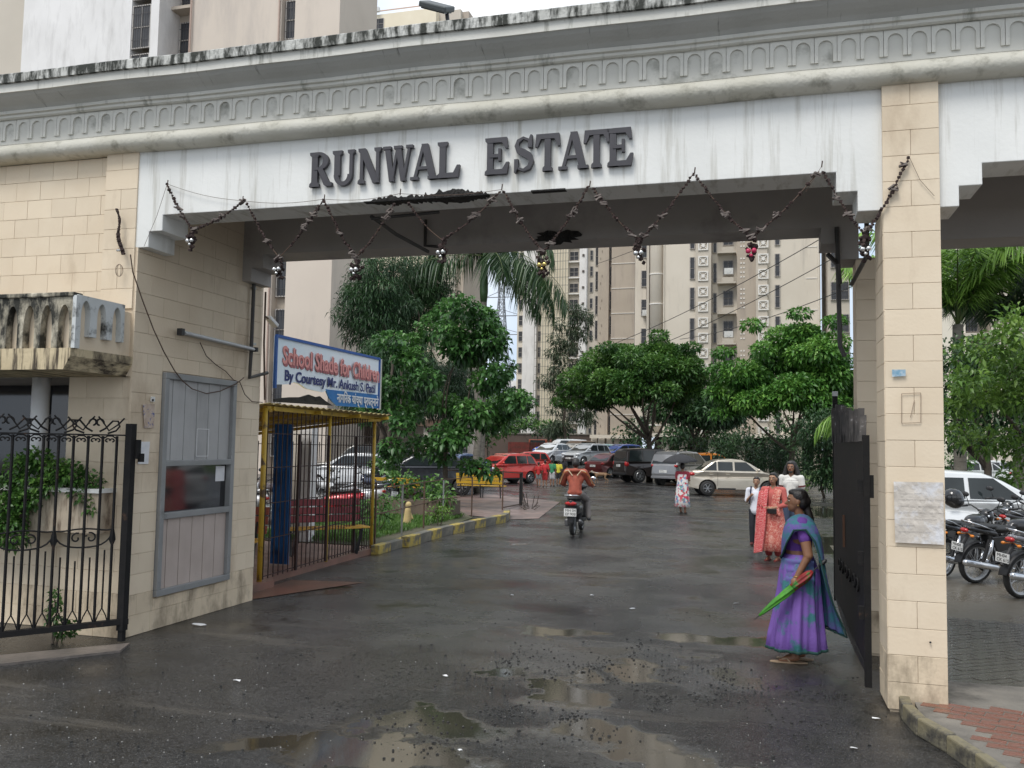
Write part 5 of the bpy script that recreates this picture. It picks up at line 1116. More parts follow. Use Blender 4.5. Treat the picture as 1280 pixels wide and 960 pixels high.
def skeleton(h, **o):
    j = dict(pel=(0, 0, .53), che=(.0, 0, .73), nek=(-.005, 0, .845), hed=(.01, 0, .93), shL=(-.005, .108, .805), shR=(-.005, -.108, .805), elL=(-.01, .135, .63), elR=(-.01, -.135, .63), wrL=(.03, .14, .485), wrR=(.03, -.14, .485),
             hpL=(0, .052, .51), hpR=(0, -.052, .51), knL=(.015, .055, .285), knR=(.015, -.055, .285), anL=(-.005, .055, .045), anR=(-.005, -.055, .045))
    j.update(o); return {k: Vector(v)*h for k, v in j.items()}
def figure(t, h, j, skin, sex='f', vox=.011, hands=True, hdir=(None, None), face=1.0, turn=0., curl=(.5, .5), blow=1.0):
    s = h; B = blow; H = j['hed']; Mt = Matrix.Rotation(turn, 3, 'Z'); hv = lambda x, y, z: H+Mt @ Vector((x, y, z))*s
    pr = [('c', j['pel'], j['che'], .068*s*B, .062*s*B), ('e', j['pel']+Vector((0, 0, -.01*s)), (.065*s*B, .085*s*B, .065*s)), ('e', j['che'], (.058*s*B, .085*s*B, .08*s)),
          ('c', j['shL'], j['shR'], .034*s, .034*s), ('c', j['che']+Vector((0, 0, .05*s)), j['nek'], .04*s, .029*s), ('c', j['nek'], H+Vector((0, 0, -.02*s)), .027*s, .027*s),
          ('e', hv(0, 0, .008), (.053*s, .045*s, .060*s)), ('e', hv(-.012, 0, .015), (.048*s, .046*s, .05*s)), ('e', hv(.022, 0, -.025), (.028*s, .032*s, .038*s)), ('e', hv(.034, 0, -.045), (.015*s, .017*s, .014*s)),
          ('c', hv(.048, 0, .006), hv(.062, 0, -.014), .005*s, .0085*s), ('e', hv(-.004, .045, -.004), (.010*s, .006*s, .017*s)), ('e', hv(-.004, -.045, -.004), (.010*s, .006*s, .017*s)),
          ('e', hv(.046, 0, -.032), (.009*s, .014*s, .005*s)), ('e', hv(.04, .018, .02), (.012*s, .016*s, .006*s)), ('e', hv(.04, -.018, .02), (.012*s, .016*s, .006*s))]
    for S in 'LR':
        pr += [('c', j['sh'+S], j['el'+S], .031*s*B, .024*s*B), ('c', j['el'+S], j['wr'+S], .024*s, .0155*s), ('c', j['hp'+S], j['kn'+S], .052*s*B, .035*s*B), ('c', j['kn'+S], j['an'+S], .034*s, .021*s),
               ('c', j['an'+S]+Vector((-.01*s, 0, -.012*s)), j['an'+S]+Vector((.055*s, 0, -.025*s)), .02*s, .018*s), ('c', j['an'+S]+Vector((.05*s, 0, -.028*s)), j['an'+S]+Vector((.085*s, 0, -.032*s)), .018*s, .010*s)]
        k = 0 if S == 'L' else 1
        d = hdir[k] or (j['wr'+S]-j['el'+S]); sd = (1, 0, 0) if abs(Vector(d).normalized().x) < .8 else (0, 1, 0)
        pr += hand(j['wr'+S], d, s, sd, curl[k])
    link('body', fuse(pr, vox, skin, 'body', 2), t)
    for y in (-.019, .019):
        e = MB().ball(hv(.044, y, .004), (.0055*s, .0085*s, .0036*s), 10, 8).build('eye', EYEW, t, smooth=True)
        MB().ball(hv(.0478, y, .004), (.0035*s, .0044*s, .0036*s), 8, 6).build('iris', EYEB, e, smooth=True)
        MB().tube([hv(.050, y*.55, .016), hv(.052, y, .020), hv(.043, y*1.6, .016)], .0022*s, 5).build('eyebrow', HAIR, t)
    MB().ball(hv(.053, 0, -.032), (.006*s, .015*s, .0055*s), 8, 6).build('mouth', LIP, t, smooth=True)
    return hv
def hair(t, hv, s, prims, vox=.011): return link('hair', fuse(prims, vox, HAIR, 'hair', 2), t)
def cap_hair(hv, s, back=.0): return [('e', hv(-.014, 0, .028), (.054*s, .051*s, .050*s)), ('e', hv(-.03, 0, .0), (.040*s, .048*s, .05*s)), ('e', hv(.012, 0, .052), (.036*s, .036*s, .022*s))]
def skirt(rings, m, name, t, n=56, folds=11, amp=.03, thick=None):
    """rings: (cx, cy, z, rx, ry, fold strength)"""
    b = MB(); R = []
    for cx, cy, z, rx, ry, f in rings:
        R.append([Vector((cx+rx*cos(a)*(1+amp*f*sin(folds*a+3*z)+amp*.5*f*sin(folds*2.3*a+1)), cy+ry*sin(a)*(1+amp*f*sin(folds*a+3*z)+amp*.5*f*sin(folds*2.3*a+1)), z)) for a in [2*pi*k/n for k in range(n)]])
    b.loft(R); return b.build(name, m, t, smooth=True)
def sleeves(j, s, r0=.036, r1=.030, f=.5): return [('c', j['sh'+S], j['sh'+S].lerp(j['el'+S], f), r0*s, r1*s) for S in 'LR']
def torso_cloth(j, s, B=1.0, low=.0): return [('c', j['pel']+Vector((0, 0, low*s)), j['che'], .074*s*B, .068*s*B), ('e', j['che'], (.064*s*B, .092*s*B, .084*s)), ('c', j['shL'], j['shR'], .038*s, .038*s), ('e', j['pel'], (.072*s*B, .092*s*B, .05*s))]
def sandals(t, j, m, s):
    for S in 'LR':
        a = j['an'+S]; MB().loft([[a+Vector((x*s, y*w*s, dz-.045*s)) for x, y in [(.105*cos(q)+.035, sin(q)) for q in [2*pi*i/14 for i in range(14)]]] for dz, w in ((0.001, .024), (.012, .026))]).build('sandal', m, t)
        MB().tube([a+Vector((.085*s, .0, -.03*s)), a+Vector((.05*s, .022*s, -.016*s)), a+Vector((.03*s, .025*s, -.035*s))], .004*s, 5).tube([a+Vector((.085*s, .0, -.03*s)), a+Vector((.05*s, -.022*s, -.016*s)), a+Vector((.03*s, -.025*s, -.035*s))], .004*s, 5).build('strap', m, t)
# --- woman in purple sari, facing left, umbrella in her hand
SARI = pm('purple_sari', (.21, .11, .42), (.15, .075, .32), 3, .8, bump=.3, bsc=70, stain=(.04, .17, .19), ssc=5, slo=.51, shi=.60)
SARIP = pm('teal_sari_end', (.17, .07, .38), (.03, .16, .20), 5, .8, bump=.3, bsc=70, stain=(.04, .18, .22), ssc=9, slo=.46, shi=.56)
BORD = cloth('dark_green_border', (.012, .06, .05)); h = 1.55
ps = G(1000, 830); ps.y += .1
t = thing('person', 'woman in a purple and teal sari standing in profile with a folded umbrella', 'person', ps, radians(184))
j = skeleton(h, hed=(.012, 0, .925), elL=(-.035, .145, .625), wrL=(.03, .14, .50), elR=(-.03, -.14, .63), wrR=(.02, -.15, .49), anL=(.03, .05, .045), anR=(-.015, -.05, .045), pel=(0, 0, .53))
hv = figure(t, h, j, SKIN, vox=.0065, blow=1.16, hdir=((.35, .05, -.9), None), curl=(1.25, .5))
hair(t, hv, h, cap_hair(hv, h)+[('e', hv(-.052, 0, .0), (.03*h, .036*h, .038*h)), ('c', hv(-.055, 0, -.03), hv(-.075, .0, -.10), .022*h, .024*h), ('c', hv(-.075, 0, -.10), hv(-.085, .0, -.19), .024*h, .012*h)], .008)
MB().tube([hv(-.062, -.02, -.035), hv(-.085, 0, -.04), hv(-.062, .02, -.035)], .006, 6).build('hair_tie', cloth('black_band', (.02, .02, .02)), t)
link('blouse', fuse([('e', j['che']+Vector((0, 0, .01)), (.073*h, .101*h, .075*h)), ('c', j['pel']+Vector((0, 0, .115*h)), j['che'], .076*h, .080*h), ('c', j['shL'], j['shR'], .039*h, .039*h)]+sleeves(j, h, .043, .038, .48), .009, cloth('purple_blouse', (.14, .05, .30)), 'blouse'), t)
skirt([(0, 0, .62*h, .076*h, .098*h, .2), (0, 0, .585*h, .092*h, .112*h, .3), (-.005, 0, .52*h, .112*h, .128*h, .6), (-.0, 0, .42*h, .118*h, .132*h, 1), (.01, 0, .28*h, .132*h, .130*h, 1.4), (.02, 0, .16*h, .15*h, .132*h, 1.7), (.025, 0, .075*h, .158*h, .135*h, 2), (.02, 0, .068*h, .148*h, .127*h, 2)], SARI, 'sari_skirt', t, n=110, folds=9, amp=.05)
skirt([(.026, 0, .085*h, .1605*h, .1375*h, 2), (.025, 0, .070*h, .1615*h, .1385*h, 2), (.025, 0, .068*h, .150*h, .13*h, 2)], BORD, 'sari_border', t, n=110, folds=9, amp=.05)
def drape(path, m, name, t, w0, w1, seed=0, n=10, sag=.02, th=.006, ripple=.012, bow=0):
    """cloth band following (left edge, right edge) pairs"""
    R = []
    for i, (a, c) in enumerate(path):
        a, c = Vector(a), Vector(c); f = i/(len(path)-1); nn = (c-a).cross(Vector((0, 0, 1)) if abs((c-a).normalized().z) < .8 else Vector((1, 0, 0))).normalized()
        mid = (a+c)/2; ow = Vector((mid.x, mid.y, .6*abs(mid.y))).normalized()*bow*max(0, min(1, mid.y/.16))*(1 if a.z > .85 else .3)
        R.append([a.lerp(c, k/n)+ow*sin(pi*k/n)+nn*(ripple*sin(k*1.9+i*.35+seed)*(.4+f)) for k in range(n+1)])
    o = MB().loft(R, closed=False, cap=False).build(name, m, t, smooth=True); s = o.modifiers.new('thick', 'SOLIDIFY'); s.thickness = th; q = o.modifiers.new('sub', 'SUBSURF'); q.levels = 1; q.render_levels = 1; return o
X = lambda x, y, z: (x*h, y*h, z*h)
# front swathe from right waist across the bosom to the left shoulder, then the loose end down the back
pth = [(X(.00, -.125, .56), X(.03, -.118, .66)), (X(.085, -.07, .57), X(.078, -.07, .70)), (X(.105, .0, .60), X(.090, -.015, .745)), (X(.10, .07, .62), X(.085, .035, .80)), (X(.082, .118, .69), X(.055, .055, .842)), (X(.045, .160, .77), X(.0, .055, .862)), (X(-.02, .165, .775), X(-.045, .045, .855)), (X(-.07, .165, .71), X(-.085, .03, .81)), (X(-.10, .165, .60), X(-.105, .0, .72)), (X(-.14, .17, .43), X(-.12, -.02, .60)), (X(-.18, .14, .33), X(-.13, -.04, .47)), (X(-.23, .12, .22), X(-.13, -.05, .33)), (X(-.245, .11, .175), X(-.13, -.05, .20))]
drape(pth, SARIP, 'sari_end', t, 0, 0, 1, bow=.05)
R = [Vector(a) for a, _ in pth]; MB().tube([p+Vector((0, .004, 0)) for p in R]+[Vector(pth[-1][1])], .0085, 6).build('sari_border', BORD, t, smooth=True)
drape([(X(.09, -.10, .44), X(.09, -.09, .60)), (X(.122, .0, .47), X(.10, .0, .60)), (X(.10, .10, .43), X(.08, .10, .60)), (X(.0, .135, .46), X(.0, .125, .60)), (X(-.08, .11, .45), X(-.08, .10, .60))], pm('teal_waist_fold', (.05, .22, .28), (.16, .08, .36), 9, .8), 'waist_fold', t, 0, 0, 2)
sandals(t, j, flat('tan_sandal', (.42, .30, .20), .6), h)
MB().tube([j['wrL']+Vector((.016*cos(a)*h, .016*sin(a)*h, .006*h)) for a in [2*pi*i/12 for i in range(13)]], .004, 6).build('bangle', flat('gold_bangle', (.6, .38, .12), .3, .8), t)
MB().ball(hv(-.004, .052, -.022), .008).build('earring', flat('gold_bangle', (0, 0, 0)), t)
# folded umbrella in her left hand, tip low to the left, handle up behind
Mw = Matrix.Rotation(radians(184), 3, 'Z'); hp = ps+Mw @ (j['wrL']+Vector((.020, .02, -.065)))
tip = PY(949, 783, hp.y-.10); hnd = PY(1036, 711, hp.y-.07)
dd = (hnd-tip); sh_ = hp-(tip+dd*((hp-tip).dot(dd)/dd.length_squared)); tip += sh_*.9; hnd += sh_*.9
um = thing('umbrella', 'folded green and red umbrella held by the woman in the purple sari', 'umbrella', tip)
dl = hnd-tip; P_ = lambda f: dl*f
MB().tube([P_(0), P_(.08)], [.004, .006], 8).tube([P_(.08), P_(1.0)], .006, 8).build('shaft', TRIMB, um)
q = dl.to_track_quat('Z', 'Y').to_matrix(); rings = []
for f, r in ((.07, .008), (.15, .016), (.3, .027), (.45, .033), (.56, .030), (.62, .031), (.72, .036), (.80, .030), (.85, .012)):
    rings.append([P_(f)+q @ Vector((r*(1+.22*sin(6*a))*cos(a+f*1.6), r*(1+.22*sin(6*a))*sin(a+f*1.6), 0)) for a in [2*pi*i/24 for i in range(24)]])
GU = pm('green_umbrella_cloth', (.09, .36, .03), (.03, .15, .02), 7, .6, stain=(.02, .08, .01), ssc=5); RU = pm('red_umbrella_cloth', (.30, .02, .025), (.18, .012, .015), 14, .6, stain=(.04, .18, .03), ssc=16, slo=.5, shi=.56)
MB().loft(rings[:5]).build('folded_canopy', GU, um, smooth=True); MB().loft(rings[4:]).build('canopy_edge', RU, um, smooth=True)
MB().tube([P_(.12)+q @ Vector((.018, .006, 0)), P_(.3)+q @ Vector((.031, .010, 0)), P_(.5)+q @ Vector((.036, .012, 0))], .006, 6).build('red_panel_edge', RU, um)
MB().tube([P_(.94), P_(.97), P_(1.0), P_(1.03), P_(1.05)], [.010, .017, .02, .017, .008], 10).build('handle', TRIMB, um, smooth=True)
# --- woman in coral salwar, facing the camera
ps = G(967, 700); h = 1.50; z_c = radians(250)
t = thing('person', 'woman in a coral patterned tunic and long zigzag scarf behind the sari', 'person', ps, z_c)
j = skeleton(h, elL=(.02, .15, .64), wrL=(.10, .04, .60), elR=(.03, -.15, .64), wrR=(.11, -.01, .58))
hv = figure(t, h, j, SKIN2, vox=.009, hdir=((.5, -.8, -.2), (.5, .8, -.2)), curl=(.9, .9), blow=1.1)
hair(t, hv, h, cap_hair(hv, h)+[('c', hv(-.03, .045, -.0), hv(-.02, .05, -.07), .018*h, .014*h), ('c', hv(-.03, -.045, 0), hv(-.02, -.05, -.07), .018*h, .014*h), ('c', hv(-.045, 0, 0), hv(-.05, 0, -.13), .035*h, .03*h)], .010)
COR = pattern('coral_print', (.46, .09, .075), [(.55, .20, .15), (.62, .33, .27)], 55); CORD = cloth('coral_cloth', (.50, .12, .10), (.40, .09, .08))
link('tunic_top', fuse(torso_cloth(j, h, 1.1)+sleeves(j, h, .042, .034, .98)+[('c', j['el'+S], j['el'+S].lerp(j['wr'+S], .55), .033*h, .026*h) for S in 'LR'], .010, CORD, 'tunic_top'), t)
skirt([(0, 0, .62*h, .078*h, .098*h, .3), (0, 0, .52*h, .098*h, .118*h, .6), (.0, 0, .38*h, .118*h, .138*h, 1.3), (.0, 0, .24*h, .135*h, .155*h, 1.8), (0, 0, .115*h, .15*h, .172*h, 2.2), (0, 0, .11*h, .14*h, .16*h, 2.2)], COR, 'tunic_skirt', t)
for s_ in (-1, 1): skirt([(0, s_*.055*h, .30*h, .055*h, .055*h, .6), (0, s_*.055*h, .12*h, .05*h, .05*h, 1.2), (0, s_*.055*h, .05*h, .032*h, .032*h, 1)], cloth('red_trousers', (.36, .05, .05)), 'trouser_leg', t, 20, 5, .04)
ZIG = pm('zigzag_scarf', (.50, .05, .06), (.55, .06, .07), 4, .85); nt = ZIG.node_tree; w_ = nd(nt, 'ShaderNodeTexWave', wave_type='BANDS', bands_direction='Z'); w_.inputs['Scale'].default_value = 11; w_.inputs['Distortion'].default_value = 5; w_.inputs['Detail'].default_value = 0; w_.inputs['Detail Scale'].default_value = 3
r_ = nd(nt, 'ShaderNodeValToRGB'); r_.color_ramp.interpolation = 'CONSTANT'; r_.color_ramp.elements[0].color = (.52, .05, .06, 1); r_.color_ramp.elements[1].color = (.66, .28, .26, 1); r_.color_ramp.elements[1].position = .62
tt = nd(nt, 'ShaderNodeTexCoord'); nt.links.new(tt.outputs['Object'], w_.inputs[0]); nt.links.new(w_.outputs[0], r_.inputs[0]); nt.links.new(r_.outputs[0], nt.nodes['Principled BSDF'].inputs['Base Color'])
X = lambda x, y, z: (x*h, y*h, z*h)
drape([(X(-.07, -.06, .78), X(-.07, -.13, .72)), (X(-.02, -.045, .86), X(-.02, -.155, .80)), (X(.045, -.04, .845), X(.04, -.155, .79)), (X(.090, -.03, .72), X(.06, -.16, .68)), (X(.125, -.03, .57), X(.05, -.175, .56)), (X(.15, -.03, .42), X(.055, -.175, .40)), (X(.165, -.045, .28), X(.05, -.19, .25)), (X(.175, -.06, .15), X(.05, -.205, .12)), (X(.178, -.07, .10), X(.05, -.21, .06))], ZIG, 'long_scarf', t, 0, 0, 3, ripple=.03)
drape([(X(.03, .03, .83), X(.03, .12, .81)), (X(.08, .02, .76), X(.07, .10, .74)), (X(.10, .00, .64), X(.09, .09, .60)), (X(.11, .02, .54), X(.10, .12, .50))], COR, 'bodice_scarf', t, 0, 0, 5)
MB().box(j['wrR']+Vector((.06, .07, -.02)), (.02, .16, .09)).build('purse', flat('black_purse', (.015, .012, .012), .4), t, bevel=.01)
sandals(t, j, flat('red_sandal', (.25, .03, .03), .6), h)
# --- schoolboy in white shirt
ps = G(945, 682); h = 1.36
t = thing('person', 'schoolboy in a white shirt and black trousers with a backpack strap', 'person', ps, radians(262))
j = skeleton(h, elL=(-.02, .13, .62), wrL=(.04, .11, .52), elR=(.02, -.13, .64), wrR=(.09, -.06, .72), hed=(.01, .01, .925))
hv = figure(t, h, j, SKIN2, vox=.010, curl=(.6, 1.0), blow=.93)
hair(t, hv, h, cap_hair(hv, h), .010)
WS = cloth('white_school_shirt', (.72, .73, .78), (.62, .63, .70)); DT = cloth('black_trousers', (.018, .02, .028))
link('shirt', fuse(torso_cloth(j, h, 1.0)+sleeves(j, h, .038, .032, .95)+[('c', j['pel']-Vector((0, 0, .03)), j['che'], .085*h, .07*h)], .010, WS, 'shirt'), t)
link('trousers', fuse([('e', j['pel'], (.066*h, .082*h, .05*h))]+[('c', j['hp'+S], j['kn'+S], .052*h, .042*h) for S in 'LR']+[('c', j['kn'+S], j['an'+S], .042*h, .036*h) for S in 'LR'], .010, DT, 'trousers'), t)
for s_ in (-1, 1):
    y = s_*.065*h; MB().tube([(-.04*h, y, .83*h), (.02*h, y, .855*h), (.072*h, y, .80*h), (.088*h, y, .70*h), (.06*h, y*1.3, .62*h), (0, y*1.5, .60*h)], .014, 6).build('backpack_strap', flat('navy_webbing', (.02, .025, .06), .8), t)
    MB().ball(j['an'+('L' if s_ > 0 else 'R')]+Vector((.04*h, 0, -.018*h)), (.075*h, .028*h, .025*h)).build('shoe', flat('dark_red_shoe', (.10, .02, .02), .5), t, smooth=True)
link('backpack', fuse([('e', (-.12*h, 0, .70*h), (.06*h, .10*h, .13*h))], .014, cloth('navy_backpack', (.02, .025, .06)), 'backpack'), t)
# --- man with long hair in a white t shirt
ps = G(992, 688); ps.y += 1.2; h = 1.66
t = thing('person', 'man with long curly black hair and a beard in a white printed t shirt', 'person', ps, radians(255))
j = skeleton(h); hv = figure(t, h, j, SKIN, vox=.011, blow=1.1)
hair(t, hv, h, cap_hair(hv, h)+[('e', hv(-.03, 0, .02), (.065*h, .072*h, .066*h)), ('c', hv(-.02, .058, .0), hv(-.02, .075, -.085), .030*h, .034*h), ('c', hv(-.02, -.058, 0), hv(-.02, -.075, -.085), .030*h, .034*h), ('c', hv(-.045, 0, 0), hv(-.06, 0, -.1), .05*h, .05*h)], .012)
link('beard', fuse([('e', hv(.030, 0, -.052), (.022*h, .028*h, .018*h)), ('e', hv(.054, 0, -.022), (.006*h, .018*h, .004*h))], .007, HAIR, 'beard'), t)
TS = cloth('white_tshirt', (.70, .68, .64), (.60, .58, .55))
link('tshirt', fuse(torso_cloth(j, h, 1.12)+sleeves(j, h, .048, .044, .62), .011, TS, 'tshirt'), t)
for S in 'LR':
    p = j['sh'+S].lerp(j['el'+S], .52); d = (j['el'+S]-j['sh'+S]).normalized(); MB().tube([p, p+d*.03], .049*h, 14).build('sleeve_band', cloth('maroon_band', (.12, .02, .02)), t)
o = link('chest_print', text('~—~~—~', .075, flat('dark_print', (.12, .12, .14)), .003), t); o.location = (.088*h, -.15, .765*h); o.rotation_euler = (pi/2, 0, pi/2)
link('trousers', fuse([('e', j['pel'], (.07*h, .09*h, .05*h))]+[('c', j['hp'+S], j['kn'+S], .06*h, .046*h) for S in 'LR']+[('c', j['kn'+S], j['an'+S], .045*h, .036*h) for S in 'LR'], .012, cloth('blue_jeans', (.05, .07, .12)), 'trousers'), t)
# --- woman walking away under a black umbrella, floral dress
ps = G(853, 642); h = 1.46
t = thing('person', 'woman in a white red and blue floral gown walking under a black umbrella', 'person', ps, radians(80))
j = skeleton(h, elR=(.03, -.13, .66), wrR=(.10, -.09, .74), elL=(.02, .13, .66), wrL=(.09, .06, .70), anL=(.06, .05, .05))
hv = figure(t, h, j, SKIN, vox=.012, curl=(.9, 1.2))
hair(t, hv, h, cap_hair(hv, h)+[('e', hv(-.055, 0, -.01), (.03*h, .03*h, .03*h))], .012)
FLO = pattern('floral_print', (.66, .64, .62), [(.50, .05, .08), (.60, .25, .28), (.50, .10, .12), (.20, .28, .42), (.12, .30, .26)], 17)
link('gown_top', fuse(torso_cloth(j, h, 1.05)+sleeves(j, h, .04, .036, .6), .012, cloth('red_shawl', (.40, .05, .07), (.28, .04, .06)), 'gown_top'), t)
skirt([(0, 0, .78*h, .075*h, .10*h, .1), (0, 0, .62*h, .085*h, .11*h, .3), (0, 0, .50*h, .105*h, .125*h, .8), (0, 0, .30*h, .115*h, .14*h, 1.4), (0, 0, .14*h, .13*h, .155*h, 1.8), (0, 0, .135*h, .12*h, .145*h, 1.8)], FLO, 'gown', t)
sandals(t, j, TRIMB, h)
def open_umbrella(loc, r, m, label, tilt=(0, 0), shaft=.85):
    t = thing('umbrella', label, 'umbrella', loc); n = 8; rings = []
    M = Matrix.Rotation(tilt[0], 3, 'X') @ Matrix.Rotation(tilt[1], 3, 'Y')
    for i in range(7):
        f = i/6; z = -.42*r*f**1.9
        rings.append([M @ Vector((r*max(.02, f)*cos(2*pi*k/32)*(1-.07*f*(.5-.5*cos(n*2*pi*k/32))), r*max(.02, f)*sin(2*pi*k/32)*(1-.07*f*(.5-.5*cos(n*2*pi*k/32))), z-.03*f*(.5-.5*cos(n*2*pi*k/32)))) for k in range(32)])
    o = MB().loft(rings, cap=False).build('canopy', m, t, smooth=True); s = o.modifiers.new('thick', 'SOLIDIFY'); s.thickness = .004
    MB().tube([M @ Vector((0, 0, .06)), M @ Vector((0, 0, -shaft))], .007, 8).build('shaft', STEEL, t)
    b = MB()
    for k in range(n): a = 2*pi*k/n; b.tube([M @ Vector((0, 0, -.02)), M @ Vector((.5*r*cos(a), .5*r*sin(a), -.13*r)), M @ Vector((.99*r*cos(a), .99*r*sin(a), -.43*r))], .004, 4)
    b.build('ribs', STEEL, t); MB().tube([M @ Vector((0, 0, -shaft)), M @ Vector((0, 0, -shaft-.06)), M @ Vector((.03, 0, -shaft-.09)), M @ Vector((.06, 0, -shaft-.05))], .011, 8).build('handle', TRIMB, t, smooth=True)
open_umbrella(ps+Vector((-.1, .15, 1.73)), .52, cloth('black_umbrella_cloth', (.03, .03, .034)), 'open black umbrella over the woman in the floral gown', (.05, -.05), .62)
# --- rider
rp_ = rider_pos; h = 1.62; hz0 = Vector((0, 0, -.0))
t = thing('person', 'scooter rider in a rust brown jacket with striped sleeves, seen from behind', 'person', rp_+Vector((0, .35, .0)), radians(93))
s = .53*h; off = .80-.47*h
J = lambda x, y, z: (x/h, y/h, z/h)
j = skeleton(h, pel=J(.10, 0, .90), che=J(.16, 0, 1.20), nek=J(.18, 0, 1.40), hed=J(.20, 0, 1.53), shL=J(.16, .19, 1.335), shR=J(.16, -.19, 1.335), elL=J(.30, .30, 1.10), elR=J(.30, -.30, 1.10), wrL=J(.60, .31, 1.04), wrR=J(.60, -.31, 1.04),
             hpL=J(.12, .09, .88), hpR=J(.12, -.09, .88), knL=J(.55, .17, .74), knR=J(.55, -.20, .74), anL=J(.52, .15, .38), anR=J(.40, -.26, .36))
hv = figure(t, h, j, SKIN, vox=.012, curl=(1.2, 1.2), blow=1.15)
hair(t, hv, h, cap_hair(hv, h)+[('e', hv(-.025, 0, .0), (.052*h, .052*h, .058*h))], .012)
JK = pm('rust_jacket', (.40, .09, .05), (.24, .055, .035), 9, .7, bump=.4, bsc=14)
link('jacket', fuse([('c', j['pel'], j['che'], .092*h, .088*h), ('e', j['che'], (.08*h, .115*h, .10*h)), ('c', j['shL'], j['shR'], .052*h, .052*h), ('e', j['pel'], (.085*h, .105*h, .05*h)), ('e', Vector((.06, 0, 1.38)), (.07, .11, .05))]+[('c', j['sh'+S], j['el'+S], .05*h, .042*h) for S in 'LR']+[('c', j['el'+S], j['el'+S].lerp(j['wr'+S], .8), .042*h, .03*h) for S in 'LR'], .012, JK, 'jacket'), t)
STR = flat('cream_stripe', (.72, .60, .40), .7)
for y in (-1, 1):
    S = 'L' if y > 0 else 'R'; a, c = j['sh'+S], j['el'+S]; pts = [Vector((.02, y*.05, 1.27)), Vector((.035, y*.14, 1.385)), a+Vector((-.078, y*.02, .03)), a.lerp(c, .5)+Vector((-.06, y*.05, .02)), c+Vector((-.045, y*.05, 0))]
    MB().tube(pts, .010, 6).build('jacket_stripe', STR, t); MB().tube([p+Vector((-.008, y*.03, -.03)) for p in pts[1:]], .008, 6).build('jacket_stripe', flat('orange_stripe', (.5, .17, .03), .7), t)
link('trousers', fuse([('c', j['hp'+S], j['kn'+S], .062*h, .048*h) for S in 'LR']+[('c', j['kn'+S], j['an'+S], .046*h, .034*h) for S in 'LR']+[('c', j['hpL'], j['hpR'], .06*h, .06*h)], .012, cloth('grey_trousers', (.20, .18, .17)), 'trousers'), t)
for S in 'LR': MB().ball(j['an'+S]+Vector((.05, 0, -.035)), (.13, .045, .04)).build('shoe', TRIMB, t, smooth=True)
# --- children and others in the distance
def small(x, y, h, top, legs, label, turn=90, hat=None, top2=None, pose={}, long=False, vox=.018):
    ps = G(x, y); t = thing('person', label, 'person', ps, radians(turn)); j = skeleton(h, **pose)
    hv = figure(t, h, j, SKIN, vox=vox, blow=.95); hair(t, hv, h, cap_hair(hv, h)+([('c', hv(-.05, 0, 0), hv(-.06, 0, -.1), .03*h, .025*h)] if long else []), .016)
    link('shirt', fuse(torso_cloth(j, h, 1.08)+sleeves(j, h, .044, .042, .75), .016, cloth(top[0], top[1]), 'shirt'), t)
    link('shorts', fuse([('e', j['pel'], (.07*h, .088*h, .055*h))]+[('c', j['hp'+S], j['hp'+S].lerp(j['kn'+S], legs[2]), .062*h, .05*h) for S in 'LR'], .016, cloth(legs[0], legs[1]), 'shorts'), t)
    for S in 'LR': MB().ball(j['an'+S]+Vector((.04*h, 0, -.018*h)), (.07*h, .028*h, .024*h)).build('shoe', TRIMB, t, smooth=True)
    return t
small(673, 609, 1.15, ('red_tshirt', (.48, .03, .03)), ('grey_shorts', (.22, .22, .22), .7), 'small child in a red shirt and grey shorts, leftmost of the walking group', 95, pose=dict(anL=(.09, .055, .05), anR=(-.08, -.055, .06)))
small(681, 609, 1.24, ('bright_red_tshirt', (.55, .035, .04)), ('red_shorts', (.42, .03, .03), 1.0), 'child all in red, second from the left in the walking group', 100, pose=dict(anL=(-.05, .055, .05)))
small(690, 608, 1.26, ('green_tshirt', (.05, .26, .12)), ('white_shorts', (.55, .55, .55), .95), 'child in a green shirt, third in the walking group', 80)
small(698, 607, 1.22, ('yellow_tshirt', (.70, .60, .06)), ('black_shorts', (.03, .03, .03), .95), 'child in a yellow shirt, rightmost of the walking group', 85)
small(704, 606, 1.36, ('dark_tshirt', (.03, .03, .035)), ('dark_trousers', (.02, .02, .02), 1.0), 'figure in dark clothes half hidden behind the rider', 85, long=True)
small(657, 603, 1.25, ('black_tshirt', (.02, .025, .03)), ('teal_shorts', (.05, .30, .28), .95), 'child in black top and teal shorts stooping by the red hatchback', 200, pose=dict(che=(.08, 0, .70), nek=(.14, 0, .80), hed=(.17, 0, .88), shL=(.1, .1, .77), shR=(.1, -.1, .77), elL=(.15, .12, .62), elR=(.15, -.12, .62), wrL=(.2, .12, .5), wrR=(.2, -.12, .5)))
small(675, 590, 1.5, ('dark_grey_shirt', (.05, .06, .08)), ('navy_trousers', (.02, .025, .05), 1.0), 'distant figure under a blue umbrella beyond the children', 90, long=True, vox=.02)
small(680, 590, 1.2, ('pale_blue_shirt', (.35, .42, .55)), ('navy_skirt', (.03, .04, .08), .95), 'distant child with a pale blue shirt beside the blue umbrella', 90, vox=.02)
small(669, 583, 1.5, ('black_shirt', (.03, .03, .03)), ('black_trousers_far', (.03, .03, .03), 1.0), 'distant dark figure left of the blue umbrella', 90, vox=.022)
small(683, 583, 1.5, ('white_shirt_far', (.5, .52, .55)), ('blue_trousers_far', (.05, .08, .16), 1.0), 'distant figure in white behind the pale blue shirted child', 90, vox=.022)
g0 = G(675, 590); open_umbrella(g0+Vector((0, 0, 1.85)), .62, cloth('blue_umbrella_cloth', (.03, .08, .50)), 'small blue open umbrella beyond the children', (.1, 0), .7)
